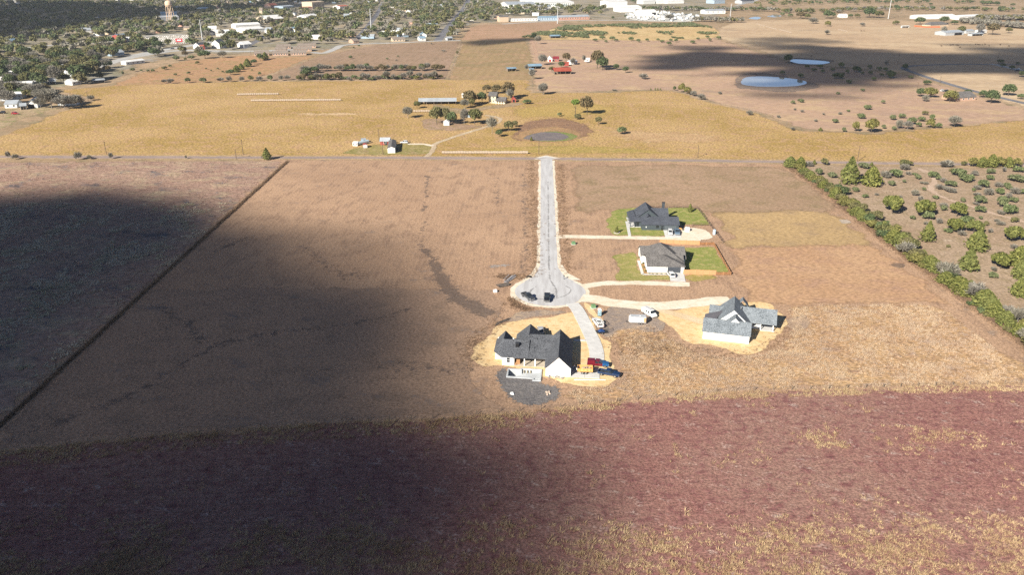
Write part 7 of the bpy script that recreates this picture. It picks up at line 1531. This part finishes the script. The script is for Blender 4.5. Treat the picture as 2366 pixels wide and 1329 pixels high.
# ------------------------------------------------------------------ grass standing above the ground
def grassmat(name, a, b, c):
    m = NT(name); t = m.attr('tone').outputs['Fac']; n = m.noise(m.pos(), .08, 4, .6)
    col = m.mix(t, a, b); col = m.mix(m.math('MULTIPLY', m.ramp(n, .4, .65), .7), col, c); m.base(col); m.set(Roughness=.9); m.b.inputs['Specular IOR Level'].default_value = .1
    tr = m.n('ShaderNodeBsdfTranslucent'); m.l(col, tr.inputs['Color']); mx = m.n('ShaderNodeMixShader'); mx.inputs[0].default_value = .25
    m.l(m.b.outputs[0], mx.inputs[1]); m.l(tr.outputs[0], mx.inputs[2]); m.l(mx.outputs[0], m.out.inputs['Surface']); return m.mat
def tufts(name, P, h, w, mat, label, blades=7, bw=.06, lean=.5, seed=1):
    """P (n,2) feet, h (n) height, w (n) spread: every tuft is a fan of blades"""
    r = np.random.default_rng(seed); n = len(P); k = n * blades
    C = np.repeat(P, blades, 0); H = np.repeat(h, blades) * r.uniform(.55, 1.1, k); W = np.repeat(w, blades)
    a = r.random(k) * 2 * np.pi; q = W * np.sqrt(r.random(k)) * .5
    bx, by = C[:, 0] + q * np.cos(a), C[:, 1] + q * np.sin(a)
    tx, ty = bx + np.cos(a) * W * lean * r.random(k) + .12 * W, by + np.sin(a) * W * lean * r.random(k)
    c = r.random(k) * np.pi; s_ = bw * (.6 + .8 * r.random(k)) * (W / .6) ** .5; dx, dy = np.cos(c) * s_, np.sin(c) * s_
    V = np.stack([np.stack([bx - dx, by - dy, np.zeros(k)], 1), np.stack([bx + dx, by + dy, np.zeros(k)], 1), np.stack([tx, ty, H], 1)], 1).reshape(-1, 3)
    me = bpy.data.meshes.new(name); me.vertices.add(3 * k); me.vertices.foreach_set('co', V.astype(np.float32).ravel())
    me.loops.add(3 * k); me.loops.foreach_set('vertex_index', np.arange(3 * k, dtype=np.int32)); me.polygons.add(k); me.polygons.foreach_set('loop_start', np.arange(0, 3 * k, 3, dtype=np.int32))
    t = me.attributes.new('tone', 'FLOAT', 'FACE'); t.data.foreach_set('value', np.clip(np.repeat(r.random(n), blades) * .7 + r.random(k) * .3, 0, 1).astype(np.float32))
    me.update(calc_edges=True); me.materials.append(mat); return tag(link(name, me), label, 'grass', kind='stuff')
def scatter(px, n, seed, dens=None):
    poly = np.array([G(*p).xy for p in px]); l, u = poly.min(0), poly.max(0); r = np.random.default_rng(seed); Q = r.uniform(l, u, (n, 2)); Q = Q[inside(Q, poly)]
    if dens is not None: Q = Q[r.random(len(Q)) < np.array([dens(x, y) for x, y in Q])]
    return Q
def nz(x, y, s, o=0.0): return mnoise.fractal(Vector((x / s, y / s, o)), 1.0, 2.0, 4)
def py_of(x, y): return 664.5 + F * math.tan(math.atan2(HC, y) - PITCH)
def pxx(x, y): return 1183 + F * x / (y * math.cos(PITCH) + HC * math.sin(PITCH))
GOLDG = grassmat('bunch_grass', (.45, .325, .18), (.64, .50, .31), (.38, .25, .15)); RUSG = grassmat('russet_grass', (.285, .165, .14), (.43, .28, .235), (.285, .125, .12)); STRAW = grassmat('straw_grass', (.50, .38, .265), (.66, .53, .385), (.44, .325, .25)); CREAM = grassmat('cream_grass', (.52, .44, .33), (.74, .66, .53), (.44, .41, .26)); BRN = grassmat('weed_brown', (.20, .12, .08), (.38, .27, .17), (.16, .11, .08))
bpx = [(-260, 1072), (0, 1043), (400, 1004), (800, 976), (1000, 969), (1250, 947), (1560, 917), (1700, 906), (2000, 898), (2366, 888), (2640, 880), (2640, 1390), (-260, 1390)]
def top_y(x): return np.interp(x, [p[0] for p in bpx[:11]], [p[1] for p in bpx[:11]])
def d_bunch(x, y):
    py, qx = py_of(x, y), pxx(x, y); v = nz(x, y, 13, 5); d = 0
    d = max(d, min(1, max(0, (py - 1190 - 26 * nz(x, y, 30, 2)) / 70)) * (.36 + .9 * v))
    e = py - top_y(qx); d = max(d, (.9 if e < 16 else .45 if e < 38 and qx < 1320 else 0) * (.5 + .8 * v))
    d = max(d, max(0, 1 - ((qx - 2060) / 330) ** 2 - ((py - 1020) / 42) ** 2) * (.12 + 1.0 * v)); d = max(d, .05 * (v > .3))
    return max(0, d)
Q = scatter(bpx, 76000, 11, d_bunch); r_ = np.random.default_rng(3)
tufts('bunch_grass', Q, r_.uniform(.35, .8, len(Q)), r_.uniform(.55, 1.1, len(Q)), GOLDG, 'golden bunch grass tufts standing in the russet prairie', 16, .045, .9, 2)
Q = scatter(bpx, 60000, 12, lambda x, y: max(.15, .55 + .9 * nz(x, y, 5, 8)) * .8)
tufts('russet_grass', Q, r_.uniform(.14, .34, len(Q)), r_.uniform(.35, .75, len(Q)), RUSG, 'short russet grass covering the prairie', 6, .055, .6, 4)
tpx = [(1400, 780), (1440, 762), (1500, 752), (1545, 770), (1600, 816), (1700, 830), (1790, 810), (1836, 756), (1818, 716), (1900, 706), (2130, 704), (2186, 720), (2296, 804), (2390, 884), (2000, 897), (1700, 905), (1560, 916), (1336, 932), (1306, 905), (1424, 888), (1438, 860), (1424, 800)]
Q = scatter(tpx, 34000, 13, lambda x, y: max(.08, .5 + 1.1 * nz(x, y, 7, 4)))
tufts('tall_grass', Q, r_.uniform(.25, .65, len(Q)), r_.uniform(.4, .95, len(Q)), STRAW, 'tall straw coloured grass on the lot beside the houses', 10, .045, .8, 5)
lpx = [(-120, 470), (560, 470), (420, 600), (200, 798), (0, 980), (-120, 1090)]
Q = scatter(lpx, 30000, 14, lambda x, y: 1.0 if nz(x, y * .6, 16, 6) + .5 * nz(x, y, 5, 1) > .22 else .03)
tufts('clump_grass', Q, r_.uniform(.35, .8, len(Q)), r_.uniform(.7, 1.6, len(Q)), CREAM, 'pale clumps of grass in the rough pasture', 9, .09, .6, 6)
Q = scatter([(-120, 372), (664, 373), (300, 700), (-120, 700)], 30000, 24, lambda x, y: .4 + .6 * nz(x, y, 6, 4))
tufts('clump_grass', Q, r_.uniform(.2, .45, len(Q)), r_.uniform(.5, 1.0, len(Q)), grassmat('pink_grass', (.34, .21, .165), (.50, .36, .29), (.30, .20, .17)), 'pinkish dry grass covering the rough pasture', 5, .1, .6, 16)
def along(px, n, j, seed):
    c = densify([G(*p) for p in px], .6, False); r = np.random.default_rng(seed); i = r.integers(0, len(c), n); return np.array([(c[k].x, c[k].y) for k in i]) + r.normal(size=(n, 2)) * j
Q = along([(664, 373), (330, 678), (0, 984), (-60, 1040)], 4200, .35, 1); tufts('fence_weeds', Q, r_.uniform(.4, 1.2, len(Q)), r_.uniform(.4, .9, len(Q)), BRN, 'tall brown weeds along the pasture fence', 8, .06, .6, 7)
Q = along([(1226, 372), (1232, 470), (1236, 560), (1234, 640)], 900, 1.6, 2); Q2 = along([(1296, 380), (1298, 480), (1304, 560), (1308, 630)], 900, 1.5, 3); Q = np.vstack([Q, Q2, along([(1180, 690), (1190, 706), (1220, 716)], 250, 1.2, 4), along([(1150, 640), (1210, 640)], 200, 1.5, 5), along([(1440, 800), (1500, 790), (1560, 830)], 500, 4, 6), along([(1090, 845), (1080, 815), (1110, 780), (1160, 738)], 220, 2.0, 8), along([(1600, 812), (1700, 828), (1790, 806), (1830, 752)], 260, 2.2, 9)])
tufts('roadside_weeds', Q, r_.uniform(.2, .7, len(Q)), r_.uniform(.4, 1.1, len(Q)), BRN, 'brown weeds edging the lane, drives and sand', 8, .06, .7, 8)
Q = np.vstack([along([(1820, 384), (1900, 437), (1985, 507), (2055, 562), (2120, 612), (2200, 670), (2290, 737), (2366, 794), (2450, 862)], 5200, 1.3, 6)]); tufts('hedge_weeds', Q, r_.uniform(.3, .9, len(Q)), r_.uniform(.5, 1.1, len(Q)), BRN, 'brown weeds at the foot of the hedgerow', 8, .06, .7, 9)
# ------------------------------------------------------------------ the air
hz = bpy.data.materials.new('haze_air'); hz.use_nodes = True; ht = hz.node_tree; ht.nodes.remove(ht.nodes['Principled BSDF']); pv = ht.nodes.new('ShaderNodeVolumePrincipled')
pv.inputs['Color'].default_value = (.86, .92, 1.0, 1); pv.inputs['Density'].default_value = .00007; pv.inputs['Anisotropy'].default_value = .2; ht.links.new(pv.outputs[0], ht.nodes['Material Output'].inputs['Volume'])
m = MB(); m.box(-4600, 4600, -900, 7100, -3.2, 118); o = m.build('haze', hz); tag(o, 'thin pale haze in the air over the fields and town', 'haze', kind='stuff')
